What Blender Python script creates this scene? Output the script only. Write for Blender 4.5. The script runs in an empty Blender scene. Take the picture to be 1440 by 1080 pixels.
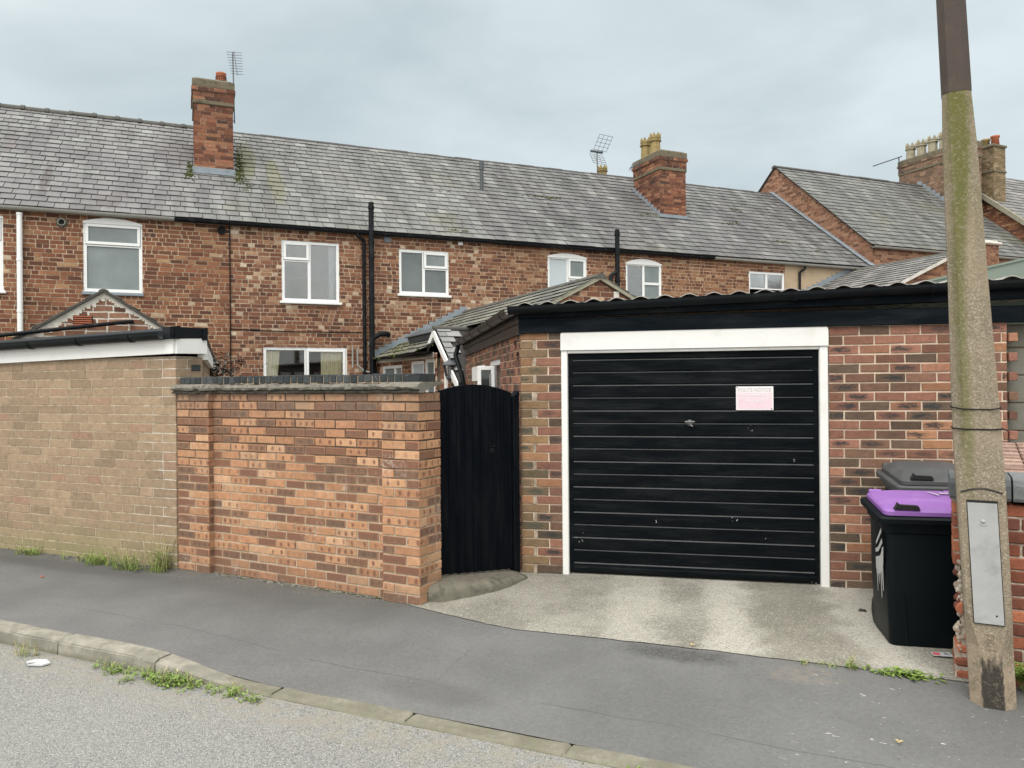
import bpy, math, random
from mathutils import Vector, Matrix, noise as mnoise

# ------------------------------------------------------------------ camera, sky, sun, exposure
scene = bpy.context.scene
COL = scene.collection
cam_data = bpy.data.cameras.new("camera")
cam = bpy.data.objects.new("camera", cam_data)
COL.objects.link(cam)
cam_data.sensor_width = 36.0
cam_data.lens = 27.05
cam_data.clip_start = 0.05
cam_data.clip_end = 600.0
cam.matrix_world = (Matrix.Translation((0, 0, 1.70)) @ Matrix.Rotation(math.pi/2 + math.radians(0.106), 4, 'X')
                    @ Matrix.Rotation(-0.008, 4, 'Z'))
scene.camera = cam
scene.view_settings.view_transform = 'Standard'
scene.view_settings.look = 'None'
scene.view_settings.exposure = 0.53
scene.view_settings.gamma = 1.0

SUN_EL, SUN_AZ = math.radians(52), math.radians(200)     # azimuth clockwise from +Y: behind the camera, slightly left
sun_data = bpy.data.lights.new("sun", 'SUN')
sun_data.energy = 1.5
sun_data.angle = math.radians(35)
sun_data.color = (1.0, 0.96, 0.90)
sun = bpy.data.objects.new("sun", sun_data)
COL.objects.link(sun)
sdir = Vector((math.sin(SUN_AZ)*math.cos(SUN_EL), math.cos(SUN_AZ)*math.cos(SUN_EL), math.sin(SUN_EL)))
sun.rotation_euler = sdir.to_track_quat('Z', 'Y').to_euler()
sun.location = (-6, -20, 25)

world = bpy.data.worlds.new("World")
scene.world = world
world.use_nodes = True
wt = world.node_tree
wt.nodes.clear()


def wn(t, ins=None, **kw):
    nd = wt.nodes.new('ShaderNode' + t)
    for k, v in kw.items():
        setattr(nd, k, v)
    for k, v in (ins or {}).items():
        if isinstance(v, bpy.types.NodeSocket):
            wt.links.new(v, nd.inputs[k])
        else:
            nd.inputs[k].default_value = v
    return nd


w_sky = wn('TexSky', sky_type='NISHITA', sun_disc=False, sun_elevation=SUN_EL, sun_rotation=SUN_AZ)
w_bg1 = wn('Background', {'Color': w_sky.outputs[0], 'Strength': 0.10})
w_tc = wn('TexCoord')
w_sep = wn('SeparateXYZ', {0: w_tc.outputs['Generated']})
w_map = wn('Mapping', {'Vector': w_tc.outputs['Generated'], 'Scale': (1.0, 1.0, 2.6), 'Location': (3.1, 0.4, 0.7)})
w_n1 = wn('TexNoise', {'Vector': w_map.outputs[0], 'Scale': 2.3, 'Detail': 6.0, 'Roughness': 0.52, 'Distortion': 0.35})
w_r1 = wn('ValToRGB', {0: w_n1.outputs[0]})
w_r1.color_ramp.elements[0].position = 0.34
w_r1.color_ramp.elements[0].color = (0.370, 0.436, 0.458, 1)
w_r1.color_ramp.elements[1].position = 0.68
w_r1.color_ramp.elements[1].color = (0.525, 0.590, 0.612, 1)
# an overcast sky is brightest overhead: luminance rises with height
# and towards the hidden sun, which stands behind the camera
w_dot = wn('VectorMath', {0: w_tc.outputs['Generated'], 1: tuple(sdir)}, operation='DOT_PRODUCT')
w_sunw = wn('MapRange', {0: w_dot.outputs['Value'], 1: -0.15, 2: 0.9, 3: 0.0, 4: 0.55})
w_up = wn('MapRange', {0: w_sep.outputs['Z'], 1: 0.48, 2: 1.0, 3: 0.0, 4: 1.0})
w_el = wn('Math', {0: w_up.outputs[0], 1: w_sunw.outputs[0]}, operation='MAXIMUM')
w_mix = wn('Mix', {0: w_el.outputs[0], 6: w_r1.outputs[0], 7: (2.05, 1.98, 1.86, 1)}, data_type='RGBA')
w_bg2 = wn('Background', {'Color': w_mix.outputs[2], 'Strength': 1.0})
w_ms = wn('MixShader', {0: 0.95, 1: w_bg1.outputs[0], 2: w_bg2.outputs[0]})
w_out = wn('OutputWorld', {'Surface': w_ms.outputs[0]})

# ------------------------------------------------------------------ helpers
Z = Vector((0, 0, 1))
V = Vector
ORG = {}


class Fr:
    """A flat frame: u along, v up, w out of the surface."""
    def __init__(s, o, u, v, w):
        s.o, s.u, s.v, s.w = V(o), V(u).normalized(), V(v).normalized(), V(w).normalized()

    def p(s, a, b=0.0, c=0.0):
        return s.o + s.u*a + s.v*b + s.w*c

    def at(s, a, b, c=0.0):
        return Fr(s.p(a, b, c), s.u, s.v, s.w)

    def side(s, a, b=0.0, c=0.0, right=True):
        """frame of the return face: u runs away from the front"""
        return Fr(s.p(a, b, c), -s.w, s.v, s.u if right else -s.u)


W0 = Fr((0, 0, 0), (1, 0, 0), (0, 1, 0), (0, 0, 1))


def setp(o, label=None, cat=None, group=None, kind=None):
    if label: o['label'] = label
    if cat: o['category'] = cat
    if group: o['group'] = group
    if kind: o['kind'] = kind
    return o


def thing(name, label, cat, loc, group=None):
    o = bpy.data.objects.new(name, None)
    COL.objects.link(o)
    o.location = loc
    o.empty_display_size = 0.2
    ORG[o.name] = V(loc)
    return setp(o, label, cat, group)


class MB:
    def __init__(s):
        s.v, s.l, s.f, s.c, s.m, s.s = [], [], [], [], [], []

    def add(s, pts, faces, c=(.5, .5, .5), mi=0, sm=False, loc=None):
        b = len(s.v)
        s.v.extend(pts)
        s.l.extend(loc if loc is not None else [tuple(p) for p in pts])
        for f in faces:
            s.f.append([i + b for i in f])
            s.c.append(c)
            s.m.append(mi)
            s.s.append(sm)

    def quad(s, a, b, c, d, col=(.5, .5, .5), mi=0):
        s.add([a, b, c, d], [(0, 1, 2, 3)], col, mi)

    def build(s, name, mats, parent=None, loc=None, smooth_angle=None):
        me = bpy.data.meshes.new(name)
        if parent is not None:
            org = ORG[parent.name]
        else:
            org = V(loc) if loc is not None else V((0, 0, 0))
        me.from_pydata([tuple(V(p) - org) for p in s.v], [], s.f)
        if not isinstance(mats, (list, tuple)):
            mats = [mats]
        for m in mats:
            me.materials.append(m)
        me.polygons.foreach_set('material_index', s.m)
        me.polygons.foreach_set('use_smooth', s.s)
        a = me.attributes.new('rnd', 'FLOAT_COLOR', 'FACE')
        flat = []
        for c in s.c:
            flat.extend((c[0], c[1], c[2], 1.0))
        a.data.foreach_set('color', flat)
        b = me.attributes.new('fuv', 'FLOAT_VECTOR', 'POINT')
        flat = []
        for p in s.l:
            flat.extend((p[0], p[1], p[2]))
        b.data.foreach_set('vector', flat)
        me.update()
        o = bpy.data.objects.new(name, me)
        COL.objects.link(o)
        if parent is not None:
            o.parent = parent
            ORG[o.name] = org
        else:
            o.location = org
            ORG[o.name] = org
        return o


def rc(rng):
    return (rng.random(), rng.random(), rng.random())


def fbox(mb, F, u0, u1, v0, v1, w0, w1, mi=0, c=(.5, .5, .5), bev=0.0):
    """box in a frame, all edges chamfered by bev"""
    lo, hi = (min(u0, u1), min(v0, v1), min(w0, w1)), (max(u0, u1), max(v0, v1), max(w0, w1))
    if bev <= 0:
        pts = [(x, y, z) for x in (lo[0], hi[0]) for y in (lo[1], hi[1]) for z in (lo[2], hi[2])]
        mb.add([F.p(*p) for p in pts], [(0, 1, 3, 2), (4, 6, 7, 5), (0, 4, 5, 1), (2, 3, 7, 6), (0, 2, 6, 4), (1, 5, 7, 3)], c, mi, loc=pts)
        return
    bev = min(bev, *(0.45*(hi[i]-lo[i]) for i in range(3)))
    pts, idx = [], {}
    for sx in (0, 1):
        for sy in (0, 1):
            for sz in (0, 1):
                s3 = (sx, sy, sz)
                for ax in range(3):
                    q = []
                    for k in range(3):
                        base = hi[k] if s3[k] else lo[k]
                        q.append(base if k == ax else base + (-bev if s3[k] else bev))
                    idx[(s3, ax)] = len(pts)
                    pts.append(tuple(q))
    fs = []
    for ax in range(3):
        o1, o2 = (ax+1) % 3, (ax+2) % 3
        for sg in (0, 1):
            ring = []
            for a, b in ((0, 0), (1, 0), (1, 1), (0, 1)):
                s3 = [0, 0, 0]; s3[ax] = sg; s3[o1] = a; s3[o2] = b
                ring.append(idx[(tuple(s3), ax)])
            fs.append(tuple(ring) if sg else tuple(reversed(ring)))
    for ax in range(3):                                   # edges parallel to ax
        o1, o2 = (ax+1) % 3, (ax+2) % 3
        for a in (0, 1):
            for b in (0, 1):
                s0 = [0, 0, 0]; s0[o1] = a; s0[o2] = b
                s1 = list(s0); s1[ax] = 1
                fs.append((idx[(tuple(s0), o1)], idx[(tuple(s1), o1)], idx[(tuple(s1), o2)], idx[(tuple(s0), o2)]))
    for sx in (0, 1):
        for sy in (0, 1):
            for sz in (0, 1):
                s3 = (sx, sy, sz)
                fs.append((idx[(s3, 0)], idx[(s3, 1)], idx[(s3, 2)]))
    mb.add([F.p(*p) for p in pts], fs, c, mi, loc=pts)


def prism(mb, F, poly, w0, w1, mi=0, c=(.5, .5, .5), back=True):
    """polygon in (u,v) extruded along w"""
    n = len(poly)
    pts = [(a, b, w0) for a, b in poly] + [(a, b, w1) for a, b in poly]
    fs = [tuple(range(n, 2*n))]
    if back:
        fs.append(tuple(reversed(range(n))))
    for i in range(n):
        j = (i+1) % n
        fs.append((i, j, n+j, n+i))
    mb.add([F.p(*p) for p in pts], fs, c, mi, loc=pts)


def tube(mb, pts, r, n=10, mi=0, c=(.5, .5, .5), cap=True):
    pts = [V(p) for p in pts]
    rs = r if isinstance(r, (list, tuple)) else [r]*len(pts)
    base, loc = [], []
    t0 = (pts[1]-pts[0]).normalized()
    ref = t0.orthogonal().normalized()
    acc = 0
    for i, p in enumerate(pts):
        if i == 0: t = pts[1]-pts[0]
        elif i == len(pts)-1: t = pts[-1]-pts[-2]
        else: t = (pts[i+1]-pts[i]).normalized() + (pts[i]-pts[i-1]).normalized()
        t.normalize()
        ref = (ref - t*ref.dot(t)).normalized()
        bi = t.cross(ref)
        if i: acc += (pts[i]-pts[i-1]).length
        for k in range(n):
            a = 2*math.pi*k/n
            base.append(p + ref*math.cos(a)*rs[i] + bi*math.sin(a)*rs[i])
            loc.append((k/n, acc, 0))
    fs = []
    for i in range(len(pts)-1):
        for k in range(n):
            k2 = (k+1) % n
            fs.append((i*n+k, i*n+k2, (i+1)*n+k2, (i+1)*n+k))
    mb.add(base, fs, c, mi, True, loc)
    if cap:
        mb.add(base[:n], [tuple(reversed(range(n)))], c, mi)
        mb.add(base[-n:], [tuple(range(n))], c, mi)


def lathe(mb, F, prof, n=16, mi=0, c=(.5, .5, .5)):
    """profile (r, v) turned about the frame's v axis"""
    pts, loc = [], []
    for r, h in prof:
        for k in range(n):
            a = 2*math.pi*k/n
            pts.append(F.p(r*math.cos(a), h, r*math.sin(a)))
            loc.append((k/n, h, 0))
    fs = []
    for i in range(len(prof)-1):
        for k in range(n):
            k2 = (k+1) % n
            fs.append((i*n+k, (i+1)*n+k, (i+1)*n+k2, i*n+k2))
    mb.add(pts, fs, c, mi, True, loc)


def extrude(mb, F, prof, u0, u1, mi=0, c=(.5, .5, .5), closed=True, sm=False, seg=1, dv=None):
    """profile of (v, w) swept along u; dv(u) raises it"""
    n = len(prof)
    pts, loc = [], []
    for i in range(seg+1):
        u = u0 + (u1-u0)*i/seg
        d = dv(u) if dv else 0.0
        for a, b in prof:
            pts.append(F.p(u, a+d, b)); loc.append((u, a, b))
    fs = []
    for i in range(seg):
        for k in range(n if closed else n-1):
            k2 = (k+1) % n
            fs.append((i*n+k, (i+1)*n+k, (i+1)*n+k2, i*n+k2))
    mb.add(pts, fs, c, mi, sm, loc)
    if closed:
        mb.add(pts[:n], [tuple(range(n))], c, mi)
        mb.add(pts[-n:], [tuple(reversed(range(n)))], c, mi)


def clip_poly(poly, planes):
    for a, b, d in planes:                      # keep a*u + b*v <= d
        out = []
        for i in range(len(poly)):
            p, q = poly[i], poly[(i+1) % len(poly)]
            dp, dq = a*p[0]+b*p[1]-d, a*q[0]+b*q[1]-d
            if dp <= 0: out.append(p)
            if (dp < 0 < dq) or (dq < 0 < dp):
                t = dp/(dp-dq)
                out.append((p[0]+(q[0]-p[0])*t, p[1]+(q[1]-p[1])*t))
        poly = out
        if len(poly) < 3: return []
    return poly


def area(poly):
    return 0.5*abs(sum(poly[i][0]*poly[(i+1) % len(poly)][1]-poly[(i+1) % len(poly)][0]*poly[i][1] for i in range(len(poly))))


def running(bl, off=0.5, jit=0.006):
    def f(r, a, b, rng):
        o = (r % 2)*bl*off
        out, x = [a], a + (bl if not r % 2 else bl*off)
        while x < b - 0.03:
            out.append(x + rng.uniform(-jit, jit)); x += bl
        return out + [b]
    return f


def mixed(bl, ph=0.35, jit=0.008, lmin=None):
    def f(r, a, b, rng):
        out, x = [a], a + bl*rng.choice((0.5, 1.0, 0.75, 0.3))
        while x < b - 0.04:
            out.append(x)
            k = rng.random()
            x += (bl*0.5 if k < ph else bl) + rng.uniform(-jit, jit)
        return out + [b]
    return f


def bricks(mb, F, u0, u1, v0, v1, ch=0.075, joint=0.010, proj=0.010, cuts=None, openings=(), clip=(), seed=1,
           jit=0.0012, wj=0.0015, bev=0.0, cfun=None, mort=True, end=(0.0, 0.0), plain_below=None, mback=None):
    """individual bricks standing proud of a mortar bed (material 0 brick, 1 mortar)"""
    rng = random.Random(seed)
    cuts = cuts or running(0.235)
    hj = joint/2
    rows = int(math.ceil((v1-v0)/ch - 1e-6))
    for r in range(rows):
        a0, b0 = v0+r*ch, min(v0+(r+1)*ch, v1)
        if b0-a0 < 0.02: continue
        if plain_below is not None and b0 < plain_below: continue
        br = cuts(r, u0, u1, rng)
        for i in range(len(br)-1):
            x0, x1 = br[i], br[i+1]
            segs = [(x0, x1, a0, b0)]
            for (oa, ob, oc, od) in openings:
                new = []
                for (p, q, y0, y1) in segs:
                    if q <= oa or p >= ob or y1 <= oc or y0 >= od:
                        new.append((p, q, y0, y1)); continue
                    if p < oa: new.append((p, oa+hj, y0, y1))
                    if q > ob: new.append((ob-hj, q, y0, y1))
                    m0, m1 = max(p, oa), min(q, ob)
                    if oc > y0: new.append((m0, m1, y0, oc+hj))
                    if od < y1: new.append((m0, m1, od-hj, y1))
                segs = new
            for (p, q, y0, y1) in segs:
                ea = p-end[0] if p == u0 else p+hj
                eb = q+end[1] if q == u1 else q-hj
                if eb-ea < 0.012 or y1-y0-joint < 0.012: continue
                j = lambda: rng.uniform(-jit, jit)
                poly = [(ea+j(), y0+hj+j()), (eb+j(), y0+hj+j()), (eb+j(), y1-hj+j()), (ea+j(), y1-hj+j())]
                if clip:
                    poly = clip_poly(poly, clip)
                    if len(poly) < 3 or area(poly) < 4e-4: continue
                cx, cy = (ea+eb)/2, (y0+y1)/2
                w = proj + rng.uniform(-wj, wj)
                c = cfun(cx, cy, rng, eb-ea) if cfun else rc(rng)
                n = len(poly)
                if bev > 0:
                    ins = [(x - bev*(1 if x > cx else -1), y - bev*(1 if y > cy else -1)) for x, y in poly]
                    pts = [F.p(x, y, 0) for x, y in poly] + [F.p(x, y, w-bev*0.8) for x, y in poly] + [F.p(x, y, w) for x, y in ins]
                    loc = [(x-cx, y-cy, (eb-ea)) for x, y in poly]*2 + [(x-cx, y-cy, (eb-ea)) for x, y in ins]
                    fs = [tuple(range(2*n, 3*n))]
                    for k in range(n):
                        k2 = (k+1) % n
                        fs.append((k, k2, n+k2, n+k)); fs.append((n+k, n+k2, 2*n+k2, 2*n+k))
                else:
                    pts = [F.p(x, y, 0) for x, y in poly] + [F.p(x, y, w) for x, y in poly]
                    loc = [(x-cx, y-cy, (eb-ea)) for x, y in poly]*2
                    fs = [tuple(range(n, 2*n))]
                    for k in range(n):
                        k2 = (k+1) % n
                        fs.append((k, k2, n+k2, n+k))
                mb.add(pts, fs, c, 0, False, loc)
    if mort:
        us = sorted({u0, u1} | {x for o in openings for x in o[:2] if u0 < x < u1})
        vs = sorted({v0, v1} | {x for o in openings for x in o[2:] if v0 < x < v1})
        for i in range(len(us)-1):
            for k in range(len(vs)-1):
                cu, cv = (us[i]+us[i+1])/2, (vs[k]+vs[k+1])/2
                if any(o[0] < cu < o[1] and o[2] < cv < o[3] for o in openings): continue
                poly = [(us[i], vs[k]), (us[i+1], vs[k]), (us[i+1], vs[k+1]), (us[i], vs[k+1])]
                if clip:
                    poly = clip_poly(poly, clip)
                    if len(poly) < 3: continue
                mb.add([F.p(x, y, 0) for x, y in poly], [tuple(range(len(poly)))], (.5, .5, .5), 1, False, [(x, y, 0) for x, y in poly])
        for (oa, ob, oc, od) in openings:          # reveals
            d = -0.11
            for (p, q) in (((oa, oc), (oa, od)), ((ob, od), (ob, oc)), ((oa, od), (ob, od)), ((ob, oc), (oa, oc))):
                mb.quad(F.p(p[0], p[1], 0), F.p(q[0], q[1], 0), F.p(q[0], q[1], d), F.p(p[0], p[1], d), (.4, .5, .5), 1)


def slates(mb, F, ulen, L, gauge=0.26, wd=0.28, seed=1, clip=(), pred=None, cfun=None, thick=0.007, slip=0.010, u0=0.0, base=True, tail=.017):
    rng = random.Random(seed)
    rows = int(L/gauge)+1
    for r in range(rows):
        a = r*gauge
        b = min(a+gauge+0.03, L)
        if b-a < 0.05: continue
        x = u0 - wd + (r % 2)*wd*0.5 + rng.uniform(-.012, .012)
        while x < u0+ulen:
            x2 = x+wd*rng.uniform(.94, 1.06)
            p0, p1 = max(x, u0)+0.005, min(x2, u0+ulen)-0.005
            x = x2
            if p1-p0 < 0.02: continue
            dv = rng.uniform(-slip, slip*0.6)
            if rng.random() < 0.015: dv -= rng.uniform(.01, .04)
            rot = rng.uniform(-.007, .007)
            j = lambda s=0.004: rng.uniform(-s, s)
            poly = [(p0+j(), a+dv+j()), (p1+j(), a+dv+rot+j()), (p1, b), (p0, b)]
            if clip:
                poly = clip_poly(poly, clip)
                if len(poly) < 3 or area(poly) < 2e-3: continue
            cx, cy = (p0+p1)/2, (a+b)/2
            lift = tail+rng.uniform(0, .007)
            col = cfun(cx, cy, rng) if cfun else rc(rng)
            if pred and not pred(F.p(cx, cy)): continue
            n = len(poly)
            def ww(y): return lift*(1-(y-a)/(gauge+.03)) + thick
            pts = [F.p(px, py, ww(py)) for px, py in poly] + [F.p(px, py, ww(py)-thick) for px, py in poly]
            loc = [(px-cx, py-cy, 0) for px, py in poly]*2
            fs = [tuple(range(n))]
            for k in range(n):
                k2 = (k+1) % n
                fs.append((k, n+k, n+k2, k2))
            mb.add(pts, fs, col, 0, False, loc)
    if base:
        poly = [(u0, 0), (u0+ulen, 0), (u0+ulen, L), (u0, L)]
        if clip: poly = clip_poly(poly, clip)
        if poly:
            mb.add([F.p(x, y, -.004) for x, y in poly], [tuple(range(len(poly)))], (.1, .1, .1), 1)


def roof_frame(P0, P1, up):
    """eave from P0 to P1, 'up' a point on the ridge line above P0"""
    P0, P1, up = V(P0), V(P1), V(up)
    u = (P1-P0).normalized()
    v = up-P0
    v = (v-u*v.dot(u))
    L = v.length
    v.normalize()
    w = u.cross(v)
    if w.z < 0: w = -w
    return Fr(P0, u, v, w), (P1-P0).length, L


def blobs(mb, F, specs, seed=1, mi=0, lift=0.0):
    """small irregular cushions of moss lying on a frame; specs: (u, v, spread_u, spread_v, count, size)"""
    rng = random.Random(seed)
    for (u, v, su, sv, cnt, size) in specs:
        for _ in range(cnt):
            a, b = u+rng.gauss(0, su), v+rng.gauss(0, sv)
            r = size*rng.uniform(.4, 1.2)
            h = r*rng.uniform(.3, .7)
            n = 7
            ring = [(a+r*rng.uniform(.6, 1.1)*math.cos(6.283*k/n), b+r*rng.uniform(.6, 1.1)*math.sin(6.283*k/n)) for k in range(n)]
            ins = [(a+(x-a)*.6, b+(y-b)*.6) for x, y in ring]
            pts = [F.p(x, y, lift-.004) for x, y in ring] + [F.p(x, y, lift+h*rng.uniform(.6, 1)) for x, y in ins] + [F.p(a, b, lift+h*1.15)]
            fs = [(k, (k+1) % n, n+(k+1) % n, n+k) for k in range(n)] + [(n+k, n+(k+1) % n, 2*n) for k in range(n)]
            mb.add(pts, fs, rc(rng), mi, False)

# ------------------------------------------------------------------ materials
class M:
    def __init__(s, name):
        s.mat = bpy.data.materials.new(name)
        s.mat.use_nodes = True
        s.nt = s.mat.node_tree
        s.nt.nodes.clear()
        s.out = s.node('OutputMaterial')
        s.b = s.node('BsdfPrincipled')
        s.nt.links.new(s.b.outputs[0], s.out.inputs[0])
        s._geo = None

    def node(s, t, ins=None, **kw):
        nd = s.nt.nodes.new('ShaderNode' + t)
        for k, v in kw.items():
            setattr(nd, k, v)
        for k, v in (ins or {}).items():
            s.put(nd.inputs[k], v)
        return nd

    def put(s, sock, v):
        if isinstance(v, bpy.types.NodeSocket):
            s.nt.links.new(v, sock)
        else:
            if sock.type == 'RGBA' and len(v) == 3: v = (*v, 1.0)
            sock.default_value = v

    def set(s, **kw):
        nm = dict(base='Base Color', rough='Roughness', metal='Metallic', spec='Specular IOR Level', normal='Normal',
                  coat='Coat Weight', trans='Transmission Weight', alpha='Alpha', coatr='Coat Roughness')
        for k, v in kw.items():
            s.put(s.b.inputs[nm[k]], v)
        return s

    def pos(s):
        if s._geo is None: s._geo = s.node('NewGeometry')
        return s._geo.outputs['Position']

    def dot(s, vec, d):
        return s.node('VectorMath', {0: vec, 1: d}, operation='DOT_PRODUCT').outputs['Value']

    def attr(s, n):
        return s.node('Attribute', attribute_name=n)

    def rnd(s):
        return s.node('SeparateColor', {0: s.attr('rnd').outputs['Color']}).outputs

    def fuv(s):
        return s.node('SeparateXYZ', {0: s.attr('fuv').outputs['Vector']}).outputs

    def vec(s, x, y, z=0.0):
        return s.node('CombineXYZ', {0: x, 1: y, 2: z}).outputs[0]

    def noise(s, scale, detail=4.0, rough=0.55, vec=None, dist=0.0, color=False):
        nd = s.node('TexNoise', {'Vector': vec or s.pos(), 'Scale': scale, 'Detail': detail, 'Roughness': rough, 'Distortion': dist})
        return nd.outputs[1 if color else 0]

    def vor(s, scale, vec=None, feature='F1', out=0):
        return s.node('TexVoronoi', {'Vector': vec or s.pos(), 'Scale': scale}, feature=feature).outputs[out]

    def ramp(s, fac, stops, interp='LINEAR'):
        nd = s.node('ValToRGB', {0: fac})
        cr = nd.color_ramp
        cr.interpolation = interp
        while len(cr.elements) < len(stops): cr.elements.new(0.5)
        for e, (p, c) in zip(cr.elements, stops):
            e.position = p
            e.color = (*c, 1) if isinstance(c, (tuple, list)) else (c, c, c, 1)
        return nd.outputs[0]

    def mix(s, fac, a, b, mode='MIX'):
        nd = s.node('Mix', data_type='RGBA', blend_type=mode)
        for k, v in ((0, fac), (6, a), (7, b)):
            if k > 0 and isinstance(v, (int, float)): v = (v, v, v)
            s.put(nd.inputs[k], v)
        return nd.outputs[2]

    def math(s, op, a, b=0.0, c=0.0, clamp=False):
        nd = s.node('Math', {0: a, 1: b, 2: c}, operation=op, use_clamp=clamp)
        return nd.outputs[0]

    def step(s, x, lo, hi, a=0.0, b=1.0):
        return s.node('MapRange', {0: x, 1: lo, 2: hi, 3: a, 4: b}, interpolation_type='SMOOTHSTEP').outputs[0]

    def bump(s, h, strength=0.4, dist=0.01, normal=None):
        ins = {'Height': h, 'Strength': strength, 'Distance': dist}
        if normal is not None: ins['Normal'] = normal
        return s.node('Bump', ins).outputs[0]

    def scale(s, col, k):                       # multiply a colour by a scalar socket
        return s.node('VectorMath', {0: col, 3: k}, operation='SCALE').outputs[0]


EDIR = V((19.2, 8.2, 0)).normalized()           # along the terrace


def mat_plain(name, col, rough=0.5, var=0.15, nscale=6.0, bump=0.1, spec=0.5, metal=0.0, dirt=None, fine=60.0):
    m = M(name)
    n1 = m.noise(nscale, 5, .6)
    n2 = m.noise(fine, 3, .6)
    k = m.math('ADD', m.math('MULTIPLY', n1, var*2), 1.0-var)
    c = m.scale(col, k)
    if dirt:
        f = m.step(m.noise(nscale*.7, 6, .65), .5, .72, 0, dirt[1])
        c = m.mix(f, c, dirt[0])
    m.set(base=c, rough=m.math('ADD', m.math('MULTIPLY', n2, .2), rough-.1), spec=spec, metal=metal, normal=m.bump(n2, bump, .004))
    return m.mat


def mat_brick(name, stops, spot=None, fine=90.0, white=0.0, soot=0.0, green=None, smear=None, val=.28, stretch=1.0, wash=None):
    m = M(name)
    r = m.rnd()
    c = m.ramp(r[0], stops)
    n = m.noise(fine, 3, .65)
    nb = m.noise(22, 4, .6)
    k = m.math('ADD', m.math('MULTIPLY', r[1], val), 1.0-val*.55)
    k = m.math('MULTIPLY', k, m.math('ADD', m.math('MULTIPLY', n, .5), .75))
    k = m.math('MULTIPLY', k, m.math('ADD', m.math('MULTIPLY', nb, .8), .60))
    c = m.scale(c, k)
    f = m.fuv()
    if spot:                                    # kiss marks and drag bands burnt into the faces
        per = m.math('ADD', m.math('MULTIPLY', m.math('FLOOR', m.math('MULTIPLY', r[1], 2.99)), .018), .066)
        fx = m.math('SUBTRACT', m.math('FRACT', m.math('DIVIDE', m.math('ADD', f[0], m.math('MULTIPLY', r[2], .11)), per)), .5)
        fx = m.math('MULTIPLY', fx, per)
        d = m.math('ADD', m.math('POWER', m.math('DIVIDE', fx, .0175), 2.0), m.math('POWER', m.math('DIVIDE', f[1], .024), 2.0))
        d = m.math('ADD', d, m.math('MULTIPLY', m.math('SUBTRACT', nb, .5), 2.0))
        d = m.math('ADD', d, m.math('MULTIPLY', m.math('SUBTRACT', n, .5), 1.2))
        gone = m.step(m.noise(9, 2, .5), .30, .42)
        mask = m.math('MULTIPLY', m.math('MULTIPLY', m.step(d, .10, 1.35, 1, 0), m.step(r[2], .25, .85, 0, .85)), gone)
        # the dark wire drags: fine upright lines over a whole face
        c = m.mix(mask, c, spot)
        ex = m.math('SUBTRACT', m.math('MULTIPLY', f[2], .5), m.math('ABSOLUTE', f[0]))
        ey = m.math('SUBTRACT', .0325, m.math('ABSOLUTE', f[1]))
        ed = m.math('ADD', m.math('MINIMUM', ex, ey), m.math('MULTIPLY', m.math('SUBTRACT', nb, .5), .012))
        face = m.math('MULTIPLY', m.step(ed, .003, .009), m.step(r[0], .45, .41, 0, 1))
        dr = m.step(m.math('COSINE', m.math('MULTIPLY', f[0], 520.0)), -.2, .8, .74, .98)
        grain = m.step(m.noise(150, 2, .6), .35, .65, .62, 1.0)
        face = m.math('MULTIPLY', face, m.math('MULTIPLY', m.math('MINIMUM', dr, grain), m.step(r[1], 0, .8, .72, 1.0)))
        burnt = m.mix(m.step(r[2], .35, .7), (.135, .070, .052), (.098, .076, .060))
        c = m.mix(face, c, burnt)
    if smear:                                   # dark reduced patch in the middle of the face
        ox = m.math('ADD', f[0], m.math('MULTIPLY', m.math('SUBTRACT', r[1], .5), .09))
        d = m.math('ADD', m.math('POWER', m.math('DIVIDE', ox, .095), 2.0), m.math('POWER', m.math('DIVIDE', f[1], .028), 2.0))
        d = m.math('ADD', d, m.math('MULTIPLY', m.math('SUBTRACT', m.noise(26, 5, .75, vec=m.node('VectorMath', {0: m.pos(), 1: (1, 1, 2.2)}, operation='MULTIPLY').outputs[0]), .5), 4.5))
        mask = m.math('MULTIPLY', m.step(d, -.2, 1.3, 1, 0), m.step(r[2], .58, .80, 0, .95))
        c = m.mix(mask, c, smear)
    if white > 0:                               # lime and old paint left on the faces
        f2 = m.step(m.noise(9, 6, .7), .60, .70, 0, white)
        c = m.mix(m.math('MULTIPLY', f2, m.step(n, .38, .55)), c, (.62, .55, .46))
    if soot > 0:
        f3 = m.step(m.noise(1.3, 5, .6), .45, .75, 0, soot)
        c = m.mix(f3, c, (.045, .035, .03))
    if wash:                                    # grey run-off under the coping, damp and splash at the foot
        zz = m.node('SeparateXYZ', {0: m.pos()}).outputs[2]
        hz = m.dot(m.pos(), (.883, -.469, 0))
        run = m.noise(1.0, 5, .65, vec=m.vec(m.math('MULTIPLY', hz, 7.0), m.math('MULTIPLY', zz, .9), 0.0))
        tz = m.math('ADD', zz, m.math('MULTIPLY', m.math('SUBTRACT', run, .5), .75))
        c = m.mix(m.math('MULTIPLY', m.step(tz, 1.32, 1.72, 0, .62), m.step(n, .25, .6)), c, (.175, .140, .112))
        bz = m.math('ADD', zz, m.math('MULTIPLY', m.math('SUBTRACT', m.noise(4, 5, .65), .5), .5))
        c = m.mix(m.step(bz, .0, .30, .42, 0), c, (.19, .115, .08))
        pale = m.math('MULTIPLY', m.step(m.noise(2.6, 5, .65), .56, .70), m.step(m.noise(34, 4, .75), .44, .62, 0, .38))
        c = m.mix(pale, c, (.60, .54, .46))
    if green:
        z = m.node('SeparateXYZ', {0: m.pos()}).outputs[2]
        lim = m.math('ADD', z, m.math('MULTIPLY', m.math('SUBTRACT', m.noise(2.2, 5, .6), .5), .9))
        c = m.mix(m.step(lim, green[0], green[1], green[2], 0), c, green[3])
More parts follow.
